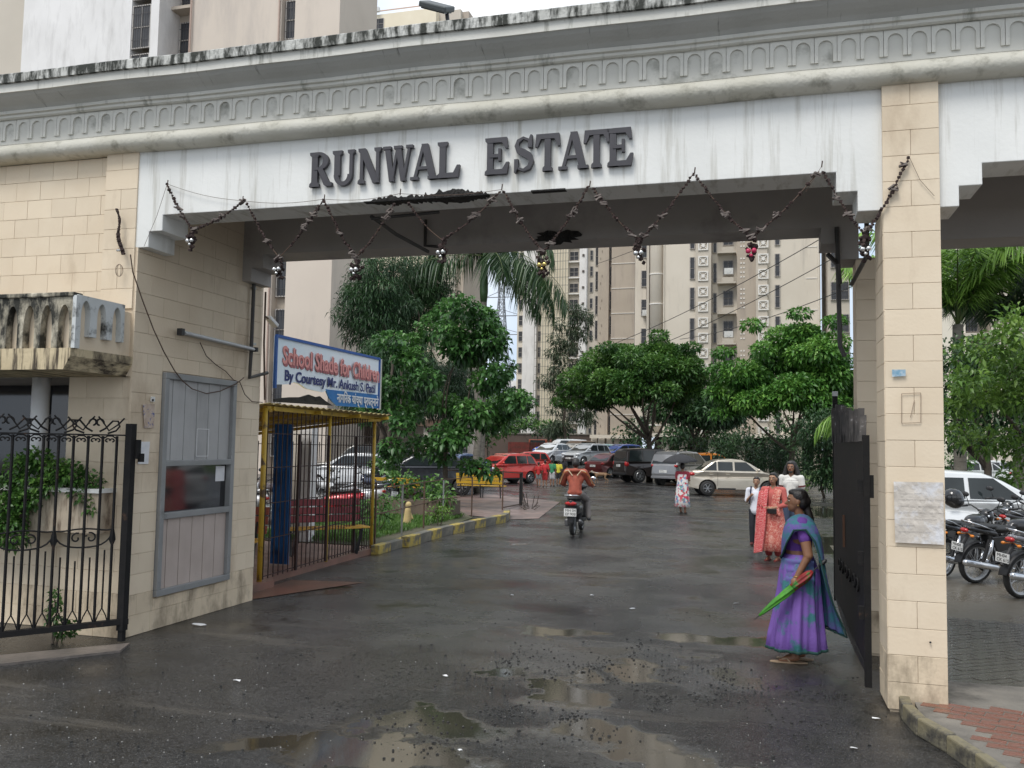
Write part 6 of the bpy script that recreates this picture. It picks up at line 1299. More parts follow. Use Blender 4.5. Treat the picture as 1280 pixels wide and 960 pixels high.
# --- dog
dg = thing('dog', 'brown and white street dog walking left past the parked cars', 'dog', G(751, 604), radians(183))
DOGM = pm('dog_coat', (.36, .22, .12), (.28, .16, .09), 3, .8, stain=(.55, .50, .44), ssc=4.5, slo=.55, shi=.6)
pr = [('c', (-.26, 0, .47), (.20, 0, .46), .085, .105), ('e', (.20, 0, .44), (.13, .095, .125)), ('e', (-.05, 0, .47), (.18, .08, .085)), ('c', (.26, 0, .50), (.42, 0, .56), .07, .05), ('e', (.47, 0, .585), (.085, .055, .06)), ('c', (.50, 0, .575), (.61, 0, .55), .035, .022),
      ('c', (.46, .04, .62), (.44, .05, .68), .022, .008), ('c', (.46, -.04, .62), (.44, -.05, .68), .022, .008), ('c', (-.33, 0, .49), (-.48, 0, .44), .025, .018), ('c', (-.48, 0, .44), (-.60, 0, .50), .018, .01)]
for y, dx in ((.06, .06), (-.06, -.06)):
    pr += [('c', (.22, y, .42), (.22+dx*.4, y, .24), .05, .028), ('c', (.22+dx*.4, y, .24), (.21+dx, y, .04), .026, .018), ('c', (.21+dx, y, .03), (.26+dx, y, .02), .022, .018),
           ('c', (-.26, y, .44), (-.20-dx*.3, y, .28), .07, .035), ('c', (-.20-dx*.3, y, .28), (-.33-dx, y, .17), .032, .02), ('c', (-.33-dx, y, .17), (-.31-dx, y, .03), .02, .017), ('c', (-.31-dx, y, .03), (-.26-dx, y, .02), .022, .018)]
link('body', fuse(pr, .012, DOGM, 'body', 2), dg)
for y in (-.03, .03): MB().ball((.53, y, .605), .010).build('eye', EYEB, dg)
MB().ball((.63, 0, .555), (.014, .018, .014)).build('nose', EYEB, dg)
# ================= PROPS =================
# --- raised letters of the name sign
sg = thing('name_sign', 'dark raised serif letters RUNWAL ESTATE across the white beam', 'sign', (-2.5, 7.19, 4.38))
def L_h(s, w, t, n):
    """strokes of a slab serif capital in a w by 1 box: list of polygons; t heavy stem, n hairline"""
    sr = .30*t*2.2; sb = .085  # serif reach and thickness
    def stem(x, top=True, bot=True, tt=t, cap=1., base=0.):
        p = [(x-tt/2, base), (x+tt/2, base), (x+tt/2, cap), (x-tt/2, cap)]; out = [p]
        if bot: out.append([(x-tt/2-.07, 0), (x+tt/2+.07, 0), (x+tt/2+.06, sb), (x+tt/2, sb+.05), (x-tt/2, sb+.05), (x-tt/2-.06, sb)])
        if top: out.append([(x-tt/2-.07, 1), (x-tt/2-.06, 1-sb), (x-tt/2, 1-sb-.05), (x+tt/2, 1-sb-.05), (x+tt/2+.06, 1-sb), (x+tt/2+.07, 1)])
        return out
    def slant(x0, x1, tt, y0=0., y1=1.): return [[(x0-tt/2, y0), (x0+tt/2, y0), (x1+tt/2, y1), (x1-tt/2, y1)]]
    def ser(x, y, hw): return [[(x-hw, y), (x+hw, y), (x+hw, y+sb), (x-hw, y+sb)]]
    def arc(cx, cy, rx, ry, a0, a1, tx, ty, k=14):
        o = [(cx+rx*cos(radians(a0+(a1-a0)*i/k)), cy+ry*sin(radians(a0+(a1-a0)*i/k))) for i in range(k+1)]
        q = [(cx+(rx-tx)*cos(radians(a0+(a1-a0)*i/k)), cy+(ry-ty)*sin(radians(a0+(a1-a0)*i/k))) for i in range(k, -1, -1)]; return [o+q]
    if s == 'R': return stem(.22)+arc(.36, .74, .34, .26, 90, -90, t*.95, n)+[[(.22, 1-n), (.37, 1-n), (.37, 1), (.22, 1)], [(.22, .48), (.37, .48), (.37, .48+n), (.22, .48+n)]]+[[(.34, .50), (.52, .50), (.74, .12), (.84, .10), (.84, 0), (.62, 0), (.56, .04)]]
    if s == 'U': return stem(.20, bot=False, base=.28)+stem(w-.18, bot=False, tt=n*1.3, base=.28)+arc((w-.18+.20-t/2+n*.65)/2, .30, (w-.18+n*.65-.20+t/2)/2, .32, 180, 360, t*.8, n*1.4, 18)
    if s == 'N': return stem(.18, tt=n*1.3)+stem(w-.16, tt=n*1.3, bot=False)+slant(w-.20, .20, t*1.15)
    if s == 'W': return slant(.42, .20, t*1.05)+slant(.42, .64, n*1.2)+slant(.90, .66, t*1.05)+slant(.90, 1.14, n*1.2)+ser(.2, 1-sb, .17)+ser(.66, 1-sb, .17)+ser(1.14, 1-sb, .14)
    if s == 'A': return slant(.14, .44, n*1.2)+slant(.78, .48, t*1.1)+[[(.24, .28), (.68, .28), (.66, .28+n), (.26, .28+n)]]+ser(.14, 0, .14)+ser(.78, 0, .17)
    if s == 'L': return stem(.20)+[[(.2, 0), (.74, 0), (.80, .34), (.70, .34), (.58, sb+.05), (.2, sb+.05)]]
    if s == 'E': return stem(.20)+[[(.2, 0), (.78, 0), (.84, .32), (.75, .32), (.62, sb+.05), (.2, sb+.05)], [(.2, 1), (.76, 1), (.80, .70), (.71, .70), (.60, 1-sb-.05), (.2, 1-sb-.05)], [(.2, .46), (.48, .46), (.48, .36), (.57, .36), (.57, .70), (.48, .70), (.48, .46+n*1.1), (.2, .46+n*1.1)]]
    if s == 'T': return stem(w/2, top=False)+[[(.04, 1), (.0, .66), (.09, .66), (.20, 1-sb-.05), (w-.20, 1-sb-.05), (w-.09, .66), (w, .66), (w-.04, 1)]]
    if s == 'S':
        pts = [(.62, .80), (.56, .88), (.38, .94), (.20, .86), (.15, .73), (.22, .61), (.40, .53), (.60, .43), (.68, .28), (.60, .13), (.40, .055), (.20, .12), (.13, .24)]
        ws = [.05, .07, .07, .11, .15, .19, .21, .21, .17, .13, .08, .07, .05]; a = []; c = []
        for i in range(len(pts)):
            p0 = Vector(pts[max(i-1, 0)]); p1 = Vector(pts[min(i+1, len(pts)-1)]); d = (p1-p0).normalized(); nn = Vector((-d.y, d.x))*ws[i]/2; p = Vector(pts[i]); a.append(tuple(p+nn)); c.append(tuple(p-nn))
        quads = [[a[i], a[i+1], c[i+1], c[i]] for i in range(len(pts)-1)]
        return quads+[[(.56, .66), (.70, .66), (.70, 1), (.64, 1), (.56, .84)], [(.08, .0), (.14, .0), (.22, .16), (.22, .36), (.08, .36)]]
def letter(ch, w, x, sz, sx):
    b = MB()
    for i, poly in enumerate(L_h(ch, w, .205, .085)):
        e = .0011*i; f = lambda u, v: Vector((u*sz*sx, -.035-e, v*sz)); b.prism(poly, f, (0, .035+e-.002, 0))
    o = b.build('letter_'+ch.lower(), LETTER, sg, bevel=0); o.location = Vector((x, 7.19, 4.228))-sg.location
X_ = [('R', -4.01, .86), ('U', -3.775, .88), ('N', -3.525, .92), ('W', -3.275, 1.28), ('A', -3.0, .92), ('L', -2.755, .84), ('E', -2.315, .88), ('S', -2.06, .78), ('T', -1.86, .86), ('A', -1.655, .92), ('T', -1.44, .86), ('E', -1.245, .88)]
WID = dict(R=.25, U=.245, N=.25, W=.295, A=.25, L=.23, E=.235, S=.195, T=.22)
for ch, x, w in X_: letter(ch, w, x, .322, WID[ch]/(w*.322))
# --- flower garlands along the beam
BEAD = pm('withered_flowers', (.025, .016, .015), (.055, .032, .028), 30, .9); TIN = flat('silver_bauble', (.75, .75, .74), .15, .9); GOLDB = flat('gold_bauble', (.7, .55, .2), .2, .9); REDB = flat('crimson_bauble', (.5, .03, .10), .3); CHIP = flat('pale_tinsel', (.35, .33, .30), .4, .5)
SW = [((209, 230), (241, 287), (303, 252), TIN), ((309, 255), (349, 322), (404, 250), TIN), ((406, 252), (445, 322), (492, 256), TIN), ((512, 255), (553, 300), (625, 240), TIN), ((630, 240), (679, 315), (735, 234), GOLDB), ((742, 236), (799, 300), (866, 218), TIN), ((870, 220), (939, 297), (1024, 214), REDB), ((1030, 216), (1081, 294), (1136, 197), TIN)]
lab = ['leftmost garland swag, below the stepped corner of the beam', 'second garland swag from the left, its middle hanging apart', 'garland swag below the letters RUN', 'garland swag below the charred patch', 'garland swag with gold baubles below the letters ESTA', 'garland swag below the last letter E', 'garland swag with a crimson bauble over the car park', 'rightmost garland swag, ending on the beige pier']
gr = random.Random(21)
for i, (a, m_, c, bm) in enumerate(SW):
    Yg = 7.12; A_, B_, C_2 = PY(*a, Yg), PY(*m_, Yg-.0), PY(*c, Yg)
    t = thing('garland', lab[i], 'garland', A_, group='flower garlands hung along the beam'); pts = []
    for p, q in ((A_, B_), (B_, C_2)):
        for k in range(13):
            f = k/12; v = p.lerp(q, f); v.z -= .035*sin(pi*f); pts.append(v)
    MB().tube(pts, .004, 5).build('string', RUST, t, world=True)
    b = MB(); ch = MB()
    for (p, q, g0) in ((A_, B_, 0), (B_, C_2, 1)):
        n = int((q-p).length/.028)
        for k in range(n+1):
            f = k/n
            if (i in (1,) and (.78 < (f if g0 == 0 else 1-f) < .97)) or (i == 6 and g0 == 1 and .6 < f and k % 3) : continue
            if i in (3,) and g0 == 0 and f > .55: continue
            if i == 2 and g0 == 1 and f > .5 and k % 2: continue
            v = p.lerp(q, f); v.z -= .035*sin(pi*f); b.box(v+Vector((gr.uniform(-.006, .006), gr.uniform(-.006, .006), 0)), (gr.uniform(.011, .026),)*2+(gr.uniform(.014, .026),), M=Matrix.Rotation(gr.uniform(0, 3), 3, (gr.random(), gr.random(), 1)))
            if gr.random() < .13:
                for _ in range(3): ch.box(v+Vector((gr.uniform(-.02, .02), -.01, gr.uniform(-.012, .012))), (.055, .03, .012), M=Matrix.Rotation(gr.uniform(-1, 1), 3, (gr.random(), 1, gr.random())))
    b.build('dried_flowers', BEAD, t, world=True, kind='stuff'); ch.build('flower_heads', pm('pale_dried_heads', (.07, .05, .045), (.22, .19, .17), 25, .8), t, world=True, kind='stuff')
    tb = MB(); z0 = B_.z
    for k in range(26): 
        dz = gr.random()*.20; wd = .018+.028*abs(sin(dz*22)); tb.box((B_.x+gr.uniform(-wd, wd), Yg+gr.uniform(-wd, wd), z0-dz), (.028, .028, .02), M=Matrix.Rotation(gr.uniform(0, 3), 3, (gr.random(), 1, gr.random())))
    tb.build('tassel', BEAD, t, world=True, kind='stuff')
    for dx, dz in ((-.022, -.115), (.022, -.112), (0, -.15)): MB().ball((B_.x+dx, Yg-.04, z0+dz), .021 if dz > -.14 else .014, 12, 8).build('bauble', bm, t, world=True, smooth=True)
tw_ = thing('garland_wire', 'thin sagging wire strung above the garlands on the white beam', 'wire', (-4, 7.15, 4.2)); b = MB()
hk = [PY(209, 230, 7.17), PY(303, 251, 7.17), PY(405, 249, 7.17), PY(500, 242, 7.17), PY(627, 237, 7.17)]
for p, q in zip(hk, hk[1:]): b.tube([p.lerp(q, k/8)-Vector((0, 0, .03*sin(pi*k/8))) for k in range(9)], .0025, 4)
b.tube([PY(209, 230, 7.17), PY(196, 270, 7.15), PY(180, 308, 7.15)], .002, 4).tube([PY(1136, 195, 7.12), PY(1150, 225, 7.13), PY(1168, 245, 7.13)], .002, 4).tube([PY(1007, 240, 7.15), PY(1027, 208, 7.17)], .002, 4); b.build('strand', RUST, tw_, world=True)
for x, y in ((209, 229), (303, 249), (405, 247), (500, 240), (627, 234), (737, 230), (868, 213), (1027, 205), (1136, 195)): MB().bar(PY(x, y+4, 7.17), PY(x+1, y-4, 7.15), .008).build('hook', RUST, tw_, world=True)
g9 = thing('garland', 'short withered garland hanging on the left pilaster with a wire ring', 'garland', PY(146, 262, 7.1)); b = MB()
for k in range(26): p = PY(146+2*sin(k*.3)+k*.25, 262+k*2.2, 7.12); b.box(p, (.018 if k < 14 else .034, .02, .02), M=Matrix.Rotation(k, 3, (1, .3, .2)))
b.build('dried_flowers', BEAD, g9, world=True, kind='stuff'); c = PY(149, 338, 7.12); b = MB()
for a in (0, .9, 1.8): b.tube([c+Vector((.035*cos(q)*cos(a), .035*cos(q)*sin(a), .06*sin(q))) for q in [2*pi*i/14 for i in range(15)]], .002, 4)
b.build('wire_ring', RUST, g9, world=True)
for dx in (0, .02): MB().ball(PY(147+dx*100, 313, 7.09), .013).build('bauble', TIN, g9, world=True)
# --- lodge wall fittings
tl_ = thing('tube_light', 'unlit tube light batten slanting on the gatehouse side wall', 'lamp', PX(270, 426, -5.80)); a, c = PX(224, 415, -5.79), PX(317, 437, -5.79)
MB().bar(a, c, .05, .04).build('batten', STEEL, tl_, world=True); MB().tube([a.lerp(c, .04)+Vector((.035, 0, -.005)), a.lerp(c, .97)+Vector((.035, 0, -.005))], .014, 10).build('tube', flat('frosted_tube', (.55, .56, .57), .3), tl_, world=True); MB().box(a+Vector((.02, 0, 0)), (.06, .05, .07)).box(c+Vector((.02, 0, 0)), (.06, .04, .05)).build('end_cap', TRIMB, tl_, world=True)
wr = thing('hanging_cable', 'loose brown cable looping down the gatehouse wall over the shutter window', 'cable', PX(200, 400, -5.8)); px = lambda pts, X=-5.825: [PX(x, y, X) for x, y in pts]
MB().tube(px([(163, 318), (166, 340), (178, 375), (192, 412), (205, 440), (218, 463), (228, 476), (240, 486), (258, 492), (275, 489), (295, 480), (305, 472)], -5.80), .006, 6).build('strand', RUST, wr, world=True)
MB().tube(px([(250, 428), (258, 445), (270, 456), (282, 464), (292, 475), (300, 478)]), .005, 6).tube(px([(300, 478), (306, 493), (315, 502), (328, 503)]), .005, 6).build('strand', RUST, wr, world=True)
pp = thing('drain_pipe', 'black pipe running down the gatehouse side wall below the beam', 'pipe', PX(320, 400, -5.8)); MB().tube(px([(320, 268), (318, 340), (314, 440), (312, 472), (334, 466)], -5.81), .022, 8).build('pipe', PIPE, pp, world=True); MB().tube(px([(332, 365), (330, 430), (331, 500)], -5.80), .012, 8).build('thin_pipe', RUST, pp, world=True)
for y in (300, 360, 430): MB().box(PX(317, y, -5.825), (.03, .07, .02)).build('clamp', STEEL, pp, world=True)
def poster(name, label, quad, X, m, th=.004, cat='notice', wr_=0.):
    """quad pixel corners on plane x = X, or on the pier face when X is None"""
    P = [(PX(x, y, X) if X is not None else PY(x, y, 7.128)) for x, y in quad]; n = Vector((1, 0, 0)) if X is not None else Vector((0, -1, 0)); K = 14; b = MB(); r = random.Random(4); vs = []
    for i in range(K+1):
        for k in range(K+1):
            p = P[0].lerp(P[1], k/K).lerp(P[3].lerp(P[2], k/K), i/K); vs.append(p+n*(th+wr_*r.random()**3+wr_*.5*abs(sin(k*1.3+i*.9))))
    b.add(vs, [(i*(K+1)+k, i*(K+1)+k+1, (i+1)*(K+1)+k+1, (i+1)*(K+1)+k) for i in range(K) for k in range(K)]); o = b.build(name, m, None); tag(o, label, cat); return o, P, n
def rowtext(o, P, n, lines, m, sz, top=.12, step=.13, left=.08):
    u = (P[1]-P[0]).normalized(); w = n.cross(u)
    if w.z < 0: w = -w
    for i, s in enumerate(lines):
        t = link('printed_line', text(s, sz, m, .0003), o); M = Matrix((u, w, n)).transposed().to_4x4(); p = P[0].lerp(P[3], top+step*i)+u*left*(P[1]-P[0]).length+n*.0075; M.translation = p; t.matrix_local = M
o, P, n = poster('notice', 'small white notice with blue print on the wall beside the shutter window', [(173, 552), (187, 552), (185, 580), (172, 580)], -5.845, PAPER); rowtext(o, P, n, ['— ——', '—— ———', '——— ——', '— ——— —', '—— — ——', '——— —'], BLUEP, .012, .15, .15)
o, P, n = poster('torn_poster', 'faded torn picture poster below the bell push', [(178, 505), (193, 505), (192, 535), (180, 535)], -5.845, pm('faded_poster', (.45, .34, .26), (.60, .50, .42), 14, .8, stain=(.12, .14, .3), ssc=22, slo=.55, shi=.6), wr_=.003)
bp = thing('bell_push', 'small white box with a black button above the torn poster', 'switch', PX(191, 499, -5.84)); MB().box(PX(191, 499, -5.835), (.02, .05, .05)).build('box', PLATE, bp, world=True, bevel=.004); MB().ball(PX(191, 500, -5.822), .012).build('button', TRIMB, bp, world=True)
# pier posters and chalk marks
WRAP = pm('wrinkled_poster_paper', (.60, .55, .49), (.50, .46, .41), 7, .45, bump=1.0, bsc=9, stain=(.66, .66, .68), ssc=5, slo=.5, shi=.62)
o, P, n = poster('pasted_poster', 'large wrinkled grey poster pasted on the right pier', [(1117, 602), (1179, 603), (1180, 681), (1119, 678)], None, WRAP, .0015, 'poster', .003)
rowtext(o, P, n, ['— ——— ——', '—— —— —— — —— ———', '——— —— — ———— ——', '— ——— —— ——— ———', '———— —— ——— —', '—— ——', '—— ——— — ——'], flat('faint_ink', (.30, .28, .27), .8), .024, .2, .105)
o, P, n = poster('sticker', 'small blue and white sticker high on the right pier', [(1115, 462), (1132, 462), (1132, 470), (1115, 471)], None, pm('blue_sticker', (.10, .28, .42), (.55, .62, .66), 30, .6))
ck = thing('chalk_mark', 'pencilled rectangle with a stroke drawn on the right pier', 'marking', PY(1139, 510, 7.13)); b = MB()
for (x0, y0, x1, y1) in ((1127, 492, 1151, 491), (1151, 491, 1151, 528), (1151, 528, 1127, 529), (1127, 529, 1127, 492), (1143, 500, 1138, 522)): b.bar(PY(x0, y0, 7.134), PY(x1, y1, 7.134), .004, .003)
b.build('outline', flat('pencil_brown', (.25, .17, .12), .9), ck, world=True)
MB().ball(PY(1163, 803, 7.13), .008).build('wall_plug', TRIMB, gate, world=True)
# --- flood lamp over the cornice
fl = thing('flood_lamp', 'grey flood lamp tilted on the cornice against the sky', 'lamp', PY(555, 26, 7.0)); c = PY(546, 8, 7.0)
M = Matrix.Rotation(radians(20), 3, 'Y') @ Matrix.Rotation(radians(28), 3, 'X'); MB().box(c, (.27, .18, .05), M=M).build('housing', flat('lamp_grey', (.12, .13, .13), .5, .5), fl, world=True, bevel=.012)
MB().box(c+M @ Vector((0, -.0, -.03)), (.23, .14, .012), M=M).build('glass', CGL, fl, world=True); MB().tube([c+Vector((.08, .03, -.03)), PY(560, 30, 7.0), PY(562, 34, 7.0)-Vector((0, 0, .1))], .018, 8).build('bracket', TRIMB, fl, world=True)
# --- left gate leaf: wrought iron, swung out
gl = thing('iron_gate', 'black wrought iron gate leaf with scrollwork swung open at left', 'gate', (-5.74, 7.08, 0)); A = Vector((-5.74, 7.08, 0)); B2 = Vector((-6.42, 6.28, 0)); ud = (B2-A).normalized(); GL_ = 2.0
gp = lambda u, z, d=0: A+ud*u+Vector((0, 0, z))+Vector((ud.y, -ud.x, 0))*d
def gadd(b, name): b.build(name, BLACK, gl, world=True)
gadd(MB().bar(gp(0, .12), gp(0, 2.04), .07, .07).bar(gp(0, .02), gp(0, .12), .05, .05), 'gate_post'); gadd(MB().box(gp(-.06, 1.80), (.05, .05, .18)).box(gp(-.10, 1.72), (.04, .04, .08)), 'hinge')
gadd(MB().bar(gp(-.05, .2), gp(GL_, .16), .06, .05), 'bottom_rail'); gadd(MB().bar(gp(0, 1.93), gp(GL_, 1.93), .02, .014), 'top_rail')
def scr(c0, c1, pts, r=.008): return [gp(c0+u, c1+z) for u, z in pts]
def spiral(u, z, r0, a0, turns, sgn=1, n=12): return [gp(u+r0*(1-.75*i/n)*cos(a0+sgn*turns*2*pi*i/n), z+r0*(1-.75*i/n)*sin(a0+sgn*turns*2*pi*i/n)) for i in range(n+1)]
k = 0; u = .12; du = .122
while u < GL_:
    wavy = lambda f: .97+.09*cos(2*pi*(u-.12)/(du*4)) 
    gadd(MB().bar(gp(u, .2), gp(u, 1.92), .018), 'bar'); gadd(MB().bar(gp(u+du/2, .34), gp(u+du/2, .84+.06*cos(u*9)), .011).tube([gp(u+du/2, .34), gp(u+du*.78, .27), gp(u+du*.93, .21)], .006, 5).tube([gp(u+du/2, .34), gp(u+du*.22, .27), gp(u+du*.07, .21)], .006, 5), 'thin_bar')
    gadd(MB().tube(spiral(u+du/2-.022, 1.875, .026, 0, .8), .007, 5).tube(spiral(u+du/2+.022, 1.875, .026, pi, .8, -1), .007, 5).tube([gp(u+.01, 1.90), gp(u+.04, 1.92), gp(u+du-.04, 1.92), gp(u+du-.01, 1.90)], .007, 5), 'scroll')
    if k % 4 == 0:
        c = u+du*2
        gadd(MB().tube([gp(c+du*2*cos(a)*1.0, .985+.085*sin(a)+.06*abs(cos(a))**6) for a in [pi*i/14 for i in range(15)]], .008, 5).tube([gp(c+du*2*cos(a), .985-.085*sin(a)+.06*abs(cos(a))**6) for a in [pi*i/14 for i in range(15)]], .008, 5), 'oval_band')
        gadd(MB().tube(spiral(c-.06, .985, .05, 1.2, .9), .008, 5).tube(spiral(c+.06, .985, .05, 2.0, .9, -1), .008, 5).tube(spiral(c-.01, 1.03, .03, 4, .7), .007, 5), 'scroll')
        gadd(MB().loft([[gp(u+w, .99+z, d) for w, z, d in ((-r_, zz, 0), (0, zz, .012), (r_, zz, 0), (0, zz, -.012))] for zz, r_ in ((-.10, .003), (-.03, .03), (.03, .022), (.11, .003))]), 'spear_leaf')
    if k % 3 == 0:
        c = u+du*1.5
        for s in (-1, 1):
            gadd(MB().tube([gp(c+s*.025+s*.04*cos(a)*(1-i/16), 2.04+.045*sin(a)*(1-i/20)) for i, a in enumerate([(-.2+5.2*q/12) if s > 0 else (-.2+5.2*q/12) for q in range(13)])], .009, 5), 'crest_scroll')
            gadd(MB().tube([gp(c+s*.03, 1.96), gp(c+s*.08, 1.99), gp(c+s*.14, 2.06), gp(c+s*.185, 2.06), gp(c+s*.20, 2.01), gp(c+s*.17, 1.97), gp(c+s*.10, 1.945)], .009, 5), 'crest_scroll')
            gadd(MB().tube([gp(c+s*.015, 2.10), gp(c+s*.05, 2.06), gp(c+s*.11, 1.97), gp(c+s*.19, 2.03), gp(c+s*.24, 2.09)], .008, 5), 'crest_scroll')
    u += du; k += 1
# --- right gate leaf: sheeted black gate swung inward
rg = thing('sheeted_gate', 'black sheet clad gate leaf swung inward beside the right pier', 'gate', (.82, 7.62, 0)); a = Vector((.80, 7.62, 0)); c = Vector((.80, 9.75, 0)); c = Vector((.74, 9.9, 0))
vd = (c-a).normalized(); q_ = lambda u, z, d=0: a+vd*u+Vector((-d, 0, z)); LN = (c-a).length
MB().add([q_(.0, .22), q_(LN, .42), q_(LN, 2.08), q_(0, 2.02)]+[q_(.0, .22, .02), q_(LN, .42, .02), q_(LN, 2.08, .02), q_(0, 2.02, .02)], [(0, 1, 2, 3), (4, 7, 6, 5), (0, 4, 5, 1), (1, 5, 6, 2), (2, 6, 7, 3), (3, 7, 4, 0)]).build('sheet', BLACK, rg, world=True)
MB().bar(q_(0, .05), q_(0, 2.03), .05, .06).build('hinge_stile', BLACK, rg, world=True); MB().bar(q_(LN, .35), q_(LN, 2.48), .05, .05).build('end_stile', BLACK, rg, world=True); MB().box(q_(LN, 2.50), (.055, .055, .05)).build('stile_cap', STEEL, rg, world=True)
b = MB(); b.tube([q_(LN*i/20, .16+.10*(i/20)+.16*(i/20)**4) for i in range(21)], .022, 6); b.build('bottom_rail', BLACK, rg, world=True)
b = MB(); n = 26; r = random.Random(2)
for i in range(n):
    f = i/(n-1); u0 = LN*(.03+.95*f); z = 2.06+.02*r.random(); b.bar(q_(u0, 1.98, .015), q_(u0+.05*r.uniform(-1, 1), z+.16+.14*f*f+r.uniform(-.05, .05), .015+r.uniform(-.015, .015)), .05, .012)
b.build('crest_strips', pm('weathered_black_strip', (.03, .03, .03), (.10, .09, .085), 9, .8, stain=(.4, .4, .4), ssc=9, slo=.62, shi=.7), rg, world=True)
for z in (.62, 1.05, 1.62): MB().box(q_(.02, z, .03), (.07, .06, .10)).build('hinge', BLACK, rg, world=True)
MB().box(q_(.02, 1.62, -.03), (.05, .08, .18)).build('lock_box', BLACK, rg, world=True); MB().box(q_(LN, 1.05, -.03), (.05, .05, .06)).box(q_(LN, 1.45, -.03), (.05, .05, .06)).build('latch', BLACK, rg, world=True)
for i in range(3):
    for s in (0, 1): MB().tube([q_(.35+i*.55+s*.22+.08*cos(t_)*(1-t_/9), .78+.08*sin(t_)*(1-t_/9), .03) for t_ in [.5*k for k in range(13)]], .009, 5).build('scroll', BLACK, rg, world=True)
MB().bar(q_(1.3, 1.0, .023), q_(1.31, 1.3, .023), .035, .004).build('rust_patch', pm('rust', (.10, .05, .03), None, 8, .9), rg, world=True)
# --- school shelter
sh = thing('shelter', 'yellow framed waiting shelter with dark grille bars beside the gatehouse', 'shelter', (-6.4, 12, 0)); YP = pm('yellow_pole_paint', (.55, .36, .035), (.42, .27, .03), 5, .5, stain=(.10, .06, .03), ssc=7, slo=.58, shi=.68); GB = pm('dark_red_grille', (.045, .018, .016), (.025, .015, .014), 8, .6)
p0, p1, p2 = Vector((-6.25, 10.25, .08)), Vector((-6.40, 12.35, .08)), Vector((-6.50, 14.2, .08)); Zr = 2.33
def shp(mb, name, m, **k): return mb.build(name, m, sh, world=True, **k)
for p, r in ((p0, .035), (p1, .026), (p2, .03)): shp(MB().tube([p, p+Vector((0, 0, Zr-.08))], r, 10), 'pole', YP, smooth=True)
for p in (Vector((-9.2, 10.3, .08)), Vector((-9.3, 14.2, .08)), Vector((-9.25, 12.3, .08))): shp(MB().tube([p, p+Vector((0, 0, Zr-.4))], .03, 8), 'pole', YP)
up = Vector((0, 0, 1)); top = lambda p: Vector((p.x, p.y, Zr))
shp(MB().bar(top(p0), top(p2)+Vector((0, .1, 0)), .06, .06), 'front_beam', YP)
YS = pm('yellow_roof_sheet', (.62, .50, .22), (.52, .41, .17), 2, .6, stain=(.25, .16, .08), ssc=3)
n = 22
b = MB(); rings = []
for i in range(n*4+1):
    y = 10.15+4.2*i/(n*4); rings.append([Vector((-6.15-.08*(y-10)/4, y, Zr+.06+.012*sin(i*pi/2))), Vector((-9.5, y, Zr-.32+.012*sin(i*pi/2))), Vector((-9.5, y, Zr-.325+.012*sin(i*pi/2))), Vector((-6.15-.08*(y-10)/4, y, Zr+.055+.012*sin(i*pi/2)))])
b.loft(rings); shp(b, 'roof_sheet', YS)
for y in (10.4, 11.7, 13.0, 14.1): shp(MB().bar((-6.2, y, Zr), (-9.4, y, Zr-.38), .04, .05), 'rafter', YP)
shp(MB().bar((-6.2, 10.3, Zr-.03), (-7.6, 12.3, Zr-.14), .04, .04).bar((-6.35, 14.1, Zr-.04), (-7.6, 12.3, Zr-.14), .04, .04), 'brace', YP)
def grille(a, c, z0, z1, n, w=.012, rails=(.5,), name='grille_bar'):
    for i in range(n+1): p = a.lerp(c, i/n); shp(MB().bar((p.x, p.y, z0), (p.x, p.y, z1), w), name, GB)
    for z in rails: shp(MB().bar((a.x, a.y, z), (c.x, c.y, z), w, .012), 'grille_rail', GB)
grille(p0+Vector((0, .08, 0)), p1, .10, Zr, 14, rails=(.14, .62, 1.08, 1.55, 2.0)); grille(p1, p2, .10, Zr, 17, rails=(.14, .62, 1.08, 1.55, 2.0))
for f, g_1 in ((p0.lerp(p1, .48), 0), (p1-Vector((0, .06, 0)), 0), (p1.lerp(p2, .55), 0)): shp(MB().bar((f.x+.02, f.y, .1), (f.x+.02, f.y, 2.0), .035, .03), 'door_stile', GB)
grille(Vector((-9.3, 14.2, 0)), p2, .1, 1.9, 16, rails=(.6, 1.2, 1.85)); grille(Vector((-9.3, 10.3, 0)), Vector((-9.3, 14.2, 0)), .1, 1.4, 18, rails=(.6, 1.3))
BX0, BX1 = PY(341, 600, 11.6).x, PY(364, 600, 11.6).x
b = MB(); rings = []
for i in range(0): x = -9.4+1.5*i/80; rings.append([Vector((x+.0, 13.2+.022*sin(i*pi/2.5)-(x+9.4)*1.0, .12)), Vector((x, 13.2+.022*sin(i*pi/2.5)-(x+9.4)*1.0, 2.15)), Vector((x, 13.21+.022*sin(i*pi/2.5)-(x+9.4)*1.0, 2.15)), Vector((x, 13.21+.022*sin(i*pi/2.5)-(x+9.4)*1.0, .12))])
for i in range(49): x = BX0+(BX1-BX0)*i/48; rings.append([Vector((x, 11.6+.02*sin(i*pi/2.5), z)) for z in (.12, 2.15)]+[Vector((x, 11.61+.02*sin(i*pi/2.5), z)) for z in (2.15, .12)])
b.loft(rings); shp(b, 'blue_sheet', pm('blue_corrugated_sheet', (.05, .19, .45), (.035, .13, .34), 2, .45, stain=(.015, .03, .08), ssc=3))
wc_ = thing('column', 'square white column standing behind the shelter benches', 'column', (-8.4, 14.6, 0)); MB().span((PY(373, 600, 14.5).x, 14.5, 0), (PY(388, 600, 14.5).x, 14.75, 2.3)).build('shaft', OFFW, wc_, world=True); MB().span((PY(361, 600, 14.9).x, 14.9, 0), (PY(373, 600, 14.9).x, 15.15, 2.3)).build('shaft', TAN2, wc_, world=True)
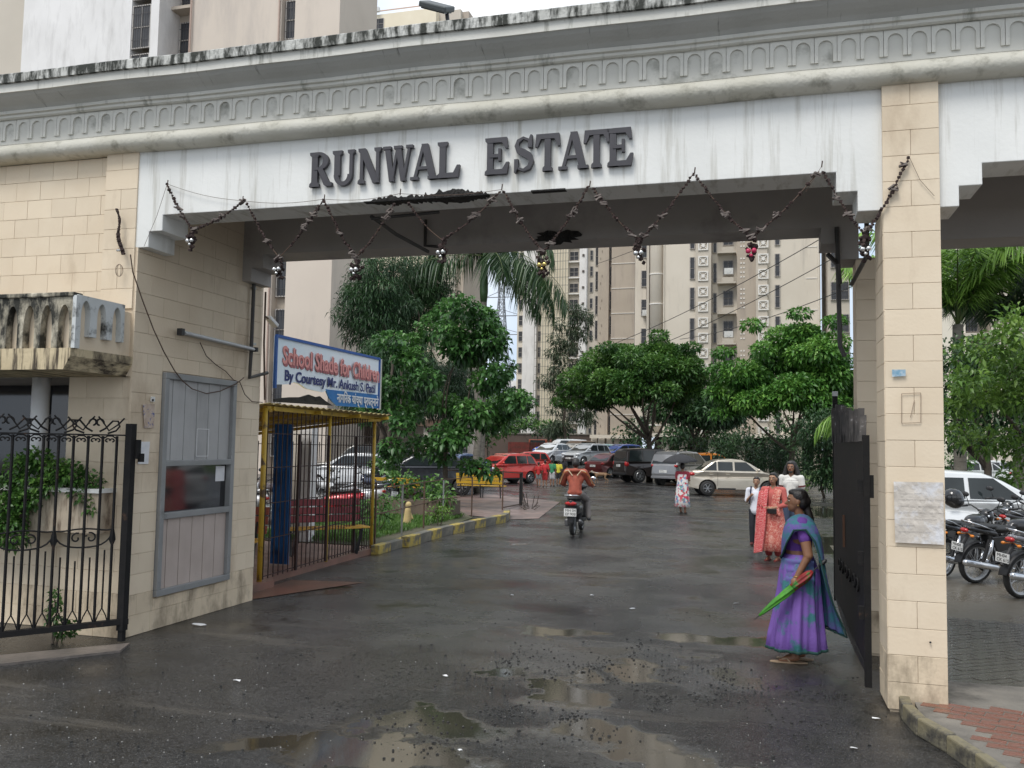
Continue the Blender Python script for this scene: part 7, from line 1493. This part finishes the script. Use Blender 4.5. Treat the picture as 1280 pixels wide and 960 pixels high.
# benches: plank seats, slatted backs, black iron legs
PLK = pm('orange_yellow_plank', (.62, .36, .05), (.52, .28, .04), 4, .45, stretch=(1, 8, 8), stain=(.2, .1, .03), ssc=6, slo=.6, shi=.7); MRN = pm('maroon_slat', (.27, .03, .035), (.2, .02, .03), 5, .4); BRK = pm('brick_red_slat', (.33, .09, .06), None, 5, .5); YEL2 = pm('bench_yellow', (.68, .42, .03), (.55, .33, .03), 5, .45)
def bench(L_, seat, back, label, loc, rz, nb=3, slats=3):
    t = thing('bench', label, 'bench', loc, rz)
    for k in range(slats): MB().span((-L_/2, .0+k*.13, .42), (L_/2, .12+k*.13, .45)).build('seat_plank', seat, t, bevel=.005)
    for k in range(nb): MB().box((0, .43+.03*k, .56+.13*k), (L_, .025, .11), M=Matrix.Rotation(-.2, 3, 'X')).build('back_slat', back, t, bevel=.004)
    for x in (-L_*.42, 0, L_*.42) if L_ > 1.7 else (-L_*.4, L_*.4):
        MB().bar((x, .02, .42), (x-.03, .16, .0), .035).bar((x, .36, .42), (x, .30, 0), .035).bar((x, .0, .41), (x, .40, .41), .035).bar((x, .38, .40), (x, .52, .88), .03).build('leg', TRIMB, t)
    return t
bench(1.35, PLK, MRN, 'bench with orange seat and maroon back inside the shelter', (PY(413, 680, 12.9).x, 12.9, .09), radians(48), 3)
bench(1.5, PLK, BRK, 'bench with brick red back close to the gatehouse corner', (PY(252, 680, 10.6).x, 10.6, .09), radians(10), 3)
gs = thing('stone_seat', 'plain grey stone seat behind the orange bench', 'bench', (-8.2, 13.6, .09)); MB().box((-8.2, 13.6, .52), (.9, .35, .07)).build('slab', CEM, gs, world=True); MB().box((-8.5, 13.6, .29), (.1, .3, .4)).box((-7.9, 13.6, .29), (.1, .3, .4)).build('support', CEM, gs, world=True)
bench(1.75, YEL2, YEL2, 'yellow slatted bench at the end of the kerb beside the red hatchback', G(604, 622)+Vector((0, 0, 0)), radians(180), 3)
bench(1.8, YEL2, YEL2, 'yellow slatted bench in front of the black car behind the railing', G(484, 628)+Vector((-.2, 1.5, 0)), radians(180), 2)
# sign board on the shelter
sb = thing('sign_board', 'blue and white board reading School Shade for Children above the shelter', 'sign', (-6.3, 12.4, 2.9))
e0, e1 = Vector((-6.22, 10.40, 0)), Vector((-6.56, 14.45, 0)); us = (e1-e0).normalized(); LS = (e1-e0).length; nS = Vector((-us.y, us.x, 0)); nS = nS if nS.x > 0 else -nS
ZB, ZT = 2.50, 3.30; sp_ = lambda u, z, d=0: e0+us*u+nS*d+Vector((0, 0, z+.022*u))
SKYB = pm('printed_sky', (.84, .87, .89), (.74, .84, .89), 1.1, .5); DBL = flat('sign_blue', (.02, .10, .36), .5); SBL = flat('band_blue', (.02, .17, .46), .5)
tear = [(0, 2.60), (.25, 2.61), (.4, 2.62), (.6, 2.66), (.8, 2.64), (1.0, 2.59), (1.3, 2.57), (1.6, 2.56), (1.75, 2.55)]
MB().prism([(0, ZT), (LS, ZT), (LS, 2.64), (1.75, 2.64)]+[(u, z+.05) for u, z in tear[::-1]][1:], lambda u, z: sp_(u, z), -nS*.03).build('white_panel', SKYB, sb, world=True)
MB().prism([(1.70, 2.66), (LS, 2.66), (LS, 2.42), (2.15, 2.42), (2.0, 2.47), (1.85, 2.53)], lambda u, z: sp_(u, z, .004), -nS*.02).build('blue_band', SBL, sb, world=True)
for (u0, z0_, u1, z1_) in ((0, ZT, LS, ZT), (0, 2.6, 0, ZT), (LS, ZB-.08, LS, ZT)): MB().bar(sp_(u0, z0_, .005), sp_(u1, z1_, .005), .034, .04).build('frame', DBL, sb, world=True)
MB().bar(sp_(LS+.05, ZB-.1, 0), sp_(LS+.05, ZT, 0), .05, .06).build('end_post', flat('cream_edge', (.6, .58, .5), .6), sb, world=True)
MB().prism([(.1, 2.46), (.3, 2.48), (.6, 2.50), (.9, 2.51), (1.2, 2.56), (1.45, 2.53), (1.6, 2.55), (1.8, 2.49), (2.1, 2.42), (.1, 2.42)], lambda u, z: sp_(u, z, -.04), -nS*.02).build('torn_backing', BURN, sb, world=True)
def sgtext(s, size, u, z, m, bold=0, d=.006, wd=3., sz=1, sp=1., name='lettering'):
    o = link(name, text(s, size, m, .002, bold, spacing=sp), sb); sx = wd/max(v.co.x for v in o.data.vertices); M = Matrix(((us+Vector((0, 0, .022)))*sx, Vector((0, 0, sz)), nS)).transposed().to_4x4(); M.translation = sp_(u, z, d)-sb.location; o.matrix_local = M; return o
RED_ = flat('sign_red', (.80, .33, .30), .5); SHD = flat('letter_shadow', (.42, .14, .15), .6); NAV = flat('sign_navy', (.02, .03, .16), .5); WHT = flat('sign_white', (.8, .82, .84), .5)
sgtext('School Shade for Children', .34, .23, 2.925, SHD, .016, .003, 3.75); sgtext('School Shade for Children', .34, .19, 2.95, RED_, .006, .008, 3.75)
sgtext('By Courtesy Mr. Ankush S. Patil', .205, .28, 2.72, NAV, .005, .006, 3.5); sgtext('नागिरक यांच्या प्रयत्नाने', .20, 2.15, 2.48, WHT, .003, .008, 1.85)
lk = thing('street_lamp', 'white lamp head on the gatehouse rear corner above the sign', 'lamp', PX(338, 402, -6.0)); MB().box(PX(340, 402, -6.0), (.08, .22, .05), M=Matrix.Rotation(-.4, 3, 'X')).build('lamp_head', PLATE, lk, world=True, bevel=.01); MB().tube([PX(331, 395, -5.9), PX(335, 398, -6.0)], .012).build('arm', RUST, lk, world=True)
# --- garden railing with posts, loops of pipe; litter; kerb end frame
rl = thing('garden_railing', 'thin dark railing running along the garden bed behind the kerb', 'railing', (-7, 17, 0)); ptsr = [Vector((-6.62, 14.6, .1)), Vector((-6.78, 16.2, .1)), Vector((-6.95, 17.8, .1)), Vector((-7.1, 19.4, .1)), Vector((-7.0, 21.2, .1))]
for i, p in enumerate(ptsr): MB().bar(p, p+Vector((0, 0, .98 if i else 1.1)), .028).build('post', [RUST, STEEL][i % 2], rl, world=True)
for z in (.55, 1.0):
    for p, q in zip(ptsr, ptsr[1:]): MB().bar(p+Vector((0, 0, z-.02)), q+Vector((0, 0, z-.02)), .02).build('rail', RUST, rl, world=True)
r2 = thing('barrier', 'rusty pipe barrier between the bench and the drive', 'barrier', G(640, 634)); a, c = G(628, 638), G(651, 632)
MB().bar(c, c+Vector((0, 0, 1.05)), .09).build('post', PIPE, r2, world=True); MB().bar(a, a+Vector((0, 0, 1.15)), .035).bar(a+Vector((0, 0, 1.12)), c+Vector((0, 0, 1.02)), .03).bar(a+Vector((0, 0, .08)), c+Vector((0, 0, .05)), .03).bar(a+Vector((0, 0, 1.12)), a+Vector((-2.2, 1.0, 1.1)), .03).build('rail', RUST, r2, world=True)
sn = thing('fallen_branches', 'small heap of bare twigs lying beside the barrier post', 'branches', G(662, 634)); b = MB(); g_ = random.Random(8)
for k in range(14): p = G(658+g_.uniform(-4, 14), 635+g_.uniform(-3, 3)); b.tube([p, p+Vector((g_.uniform(-.3, .3), g_.uniform(-.3, .3), g_.uniform(.05, .5)))], .012, 4)
b.build('twigs', BARK, sn, world=True)
tr_ = thing('planter_trough', 'long low cement trough with plants in front of the black car', 'planter', (-8.2, 20.5, 0)); MB().span((-9.4, 20.2, .05), (-7.2, 20.9, .52)).build('trough', pm('brown_cement', (.16, .12, .09), (.10, .08, .06), 3, .9), tr_, world=True)
st_ = thing('garden_statue', 'small pale yellow ornament standing in the grass by the kerb', 'ornament', (-7.5, 18.2, .1)); link('figure', fuse([('c', (0, 0, .0), (.02, 0, .35), .10, .07), ('e', (.03, 0, .45), (.07, .07, .08)), ('c', (.05, .03, .3), (.12, .05, .15), .03, .02)], .015, pm('faded_yellow_ornament', (.55, .42, .18), (.4, .3, .15), 8, .7), 'figure'), st_)
sheet('paved_corner', [(-6.2, 21.8), (-5.6, 22.5), (-6.6, 29.5), (-10.5, 33), (-12, 26), (-9.5, 24)], .012, pm('pinkish_wet_paving', (.26, .17, .15), (.15, .12, .11), 1.2, .3, rough2=.6, bump=.3, stain=(.06, .055, .05), ssc=1.5))
for i, (x, y, s_) in enumerate(((248, 782, .08), (297, 852, .035), (556, 846, .022), (1068, 937, .025), (640, 745, .03), (790, 762, .035), (1095, 900, .025), (920, 755, .035), (740, 745, .03), (575, 940, .015))):
    p = G(x, y); r = random.Random(i); b = MB(); n = 7; b.add([p+Vector((s_*cos(2*pi*k/n)*r.uniform(.7, 1.3), s_*.6*sin(2*pi*k/n)*r.uniform(.7, 1.3), .008+r.uniform(0, .012))) for k in range(n)], [tuple(range(n))])
    o = b.build('litter', CHALK); s2 = o.modifiers.new('t', 'SOLIDIFY'); s2.thickness = .003; tag(o, ['scrap of white paper at the foot of the gatehouse wall', 'small white scrap on the road at lower left', 'tiny white scrap in the middle of the road', 'pale greenish scrap near the lower right edge', 'scrap on the road left of centre, below the garden kerb', 'whitish scrap near the puddle behind the sari woman', 'white scrap at the foot of the pier', 'flat pale scrap left of the sari woman', 'scrap in the road straight below the rider', 'tiny white speck beside the large front puddle'][i], 'litter')
cl_ = MB(); g_ = random.Random(12)
CLU = [(g_.gauss(760, 90), g_.gauss(845, 40), g_.uniform(8, 34)) for _ in range(26)]+[(g_.uniform(420, 1050), g_.uniform(790, 950), g_.uniform(8, 40)) for _ in range(10)]
for k in range(1700):
    if k % 8: q_c = CLU[g_.randrange(len(CLU))]; p = G(g_.gauss(q_c[0], q_c[2]), min(958, g_.gauss(q_c[1], q_c[2]*.35)))
    else: p = G(g_.uniform(20, 1090), g_.uniform(740, 958))
    if p.x < -5.6 and p.y > 7: continue
    s_ = .003+.011*g_.random()**2.2; cl_.box(p+Vector((0, 0, s_*.3)), (s_*1.3, s_, s_*.8), rz=g_.uniform(0, 3))
cl_.build('gravel', pm('tar_gravel', (.012, .012, .012), (.05, .048, .045), 40, .5), kind='stuff')
cl_ = MB()
for k in range(420):
    p = G(g_.uniform(0, 1000) if k % 3 else g_.uniform(0, 380), 958-215*g_.random()**1.3); s_ = .0025+.005*g_.random()**2
    if p.x < -5.6 and p.y > 6.9: continue
    cl_.box(p+Vector((0, 0, s_*.3)), (s_*1.3, s_, s_*.6), rz=g_.uniform(0, 3))
cl_.build('stone_chips', pm('pale_stone_chip', (.40, .39, .37), (.25, .24, .22), 40, .5), kind='stuff')
lines = MB()
for (x0, y0, x1, y1) in ((820, 645, 960, 650), (862, 633, 960, 637), (690, 600, 860, 612), (863, 650, 905, 653), (880, 640, 1000, 642)):
    a, c = G(x0, y0, .006), G(x1, y1, .006); d = (c-a).normalized(); nn = Vector((-d.y, d.x, 0))*.05; lines.add([a-nn, c-nn, c+nn, a+nn], [(0, 1, 2, 3)])
lines.build('road_markings', pm('worn_white_line', (.30, .30, .29), (.10, .10, .10), 3, .5, stain=(.06, .06, .06), ssc=4, slo=.42, shi=.6), kind='structure')

bpy.data.scenes.remove(BENCH)
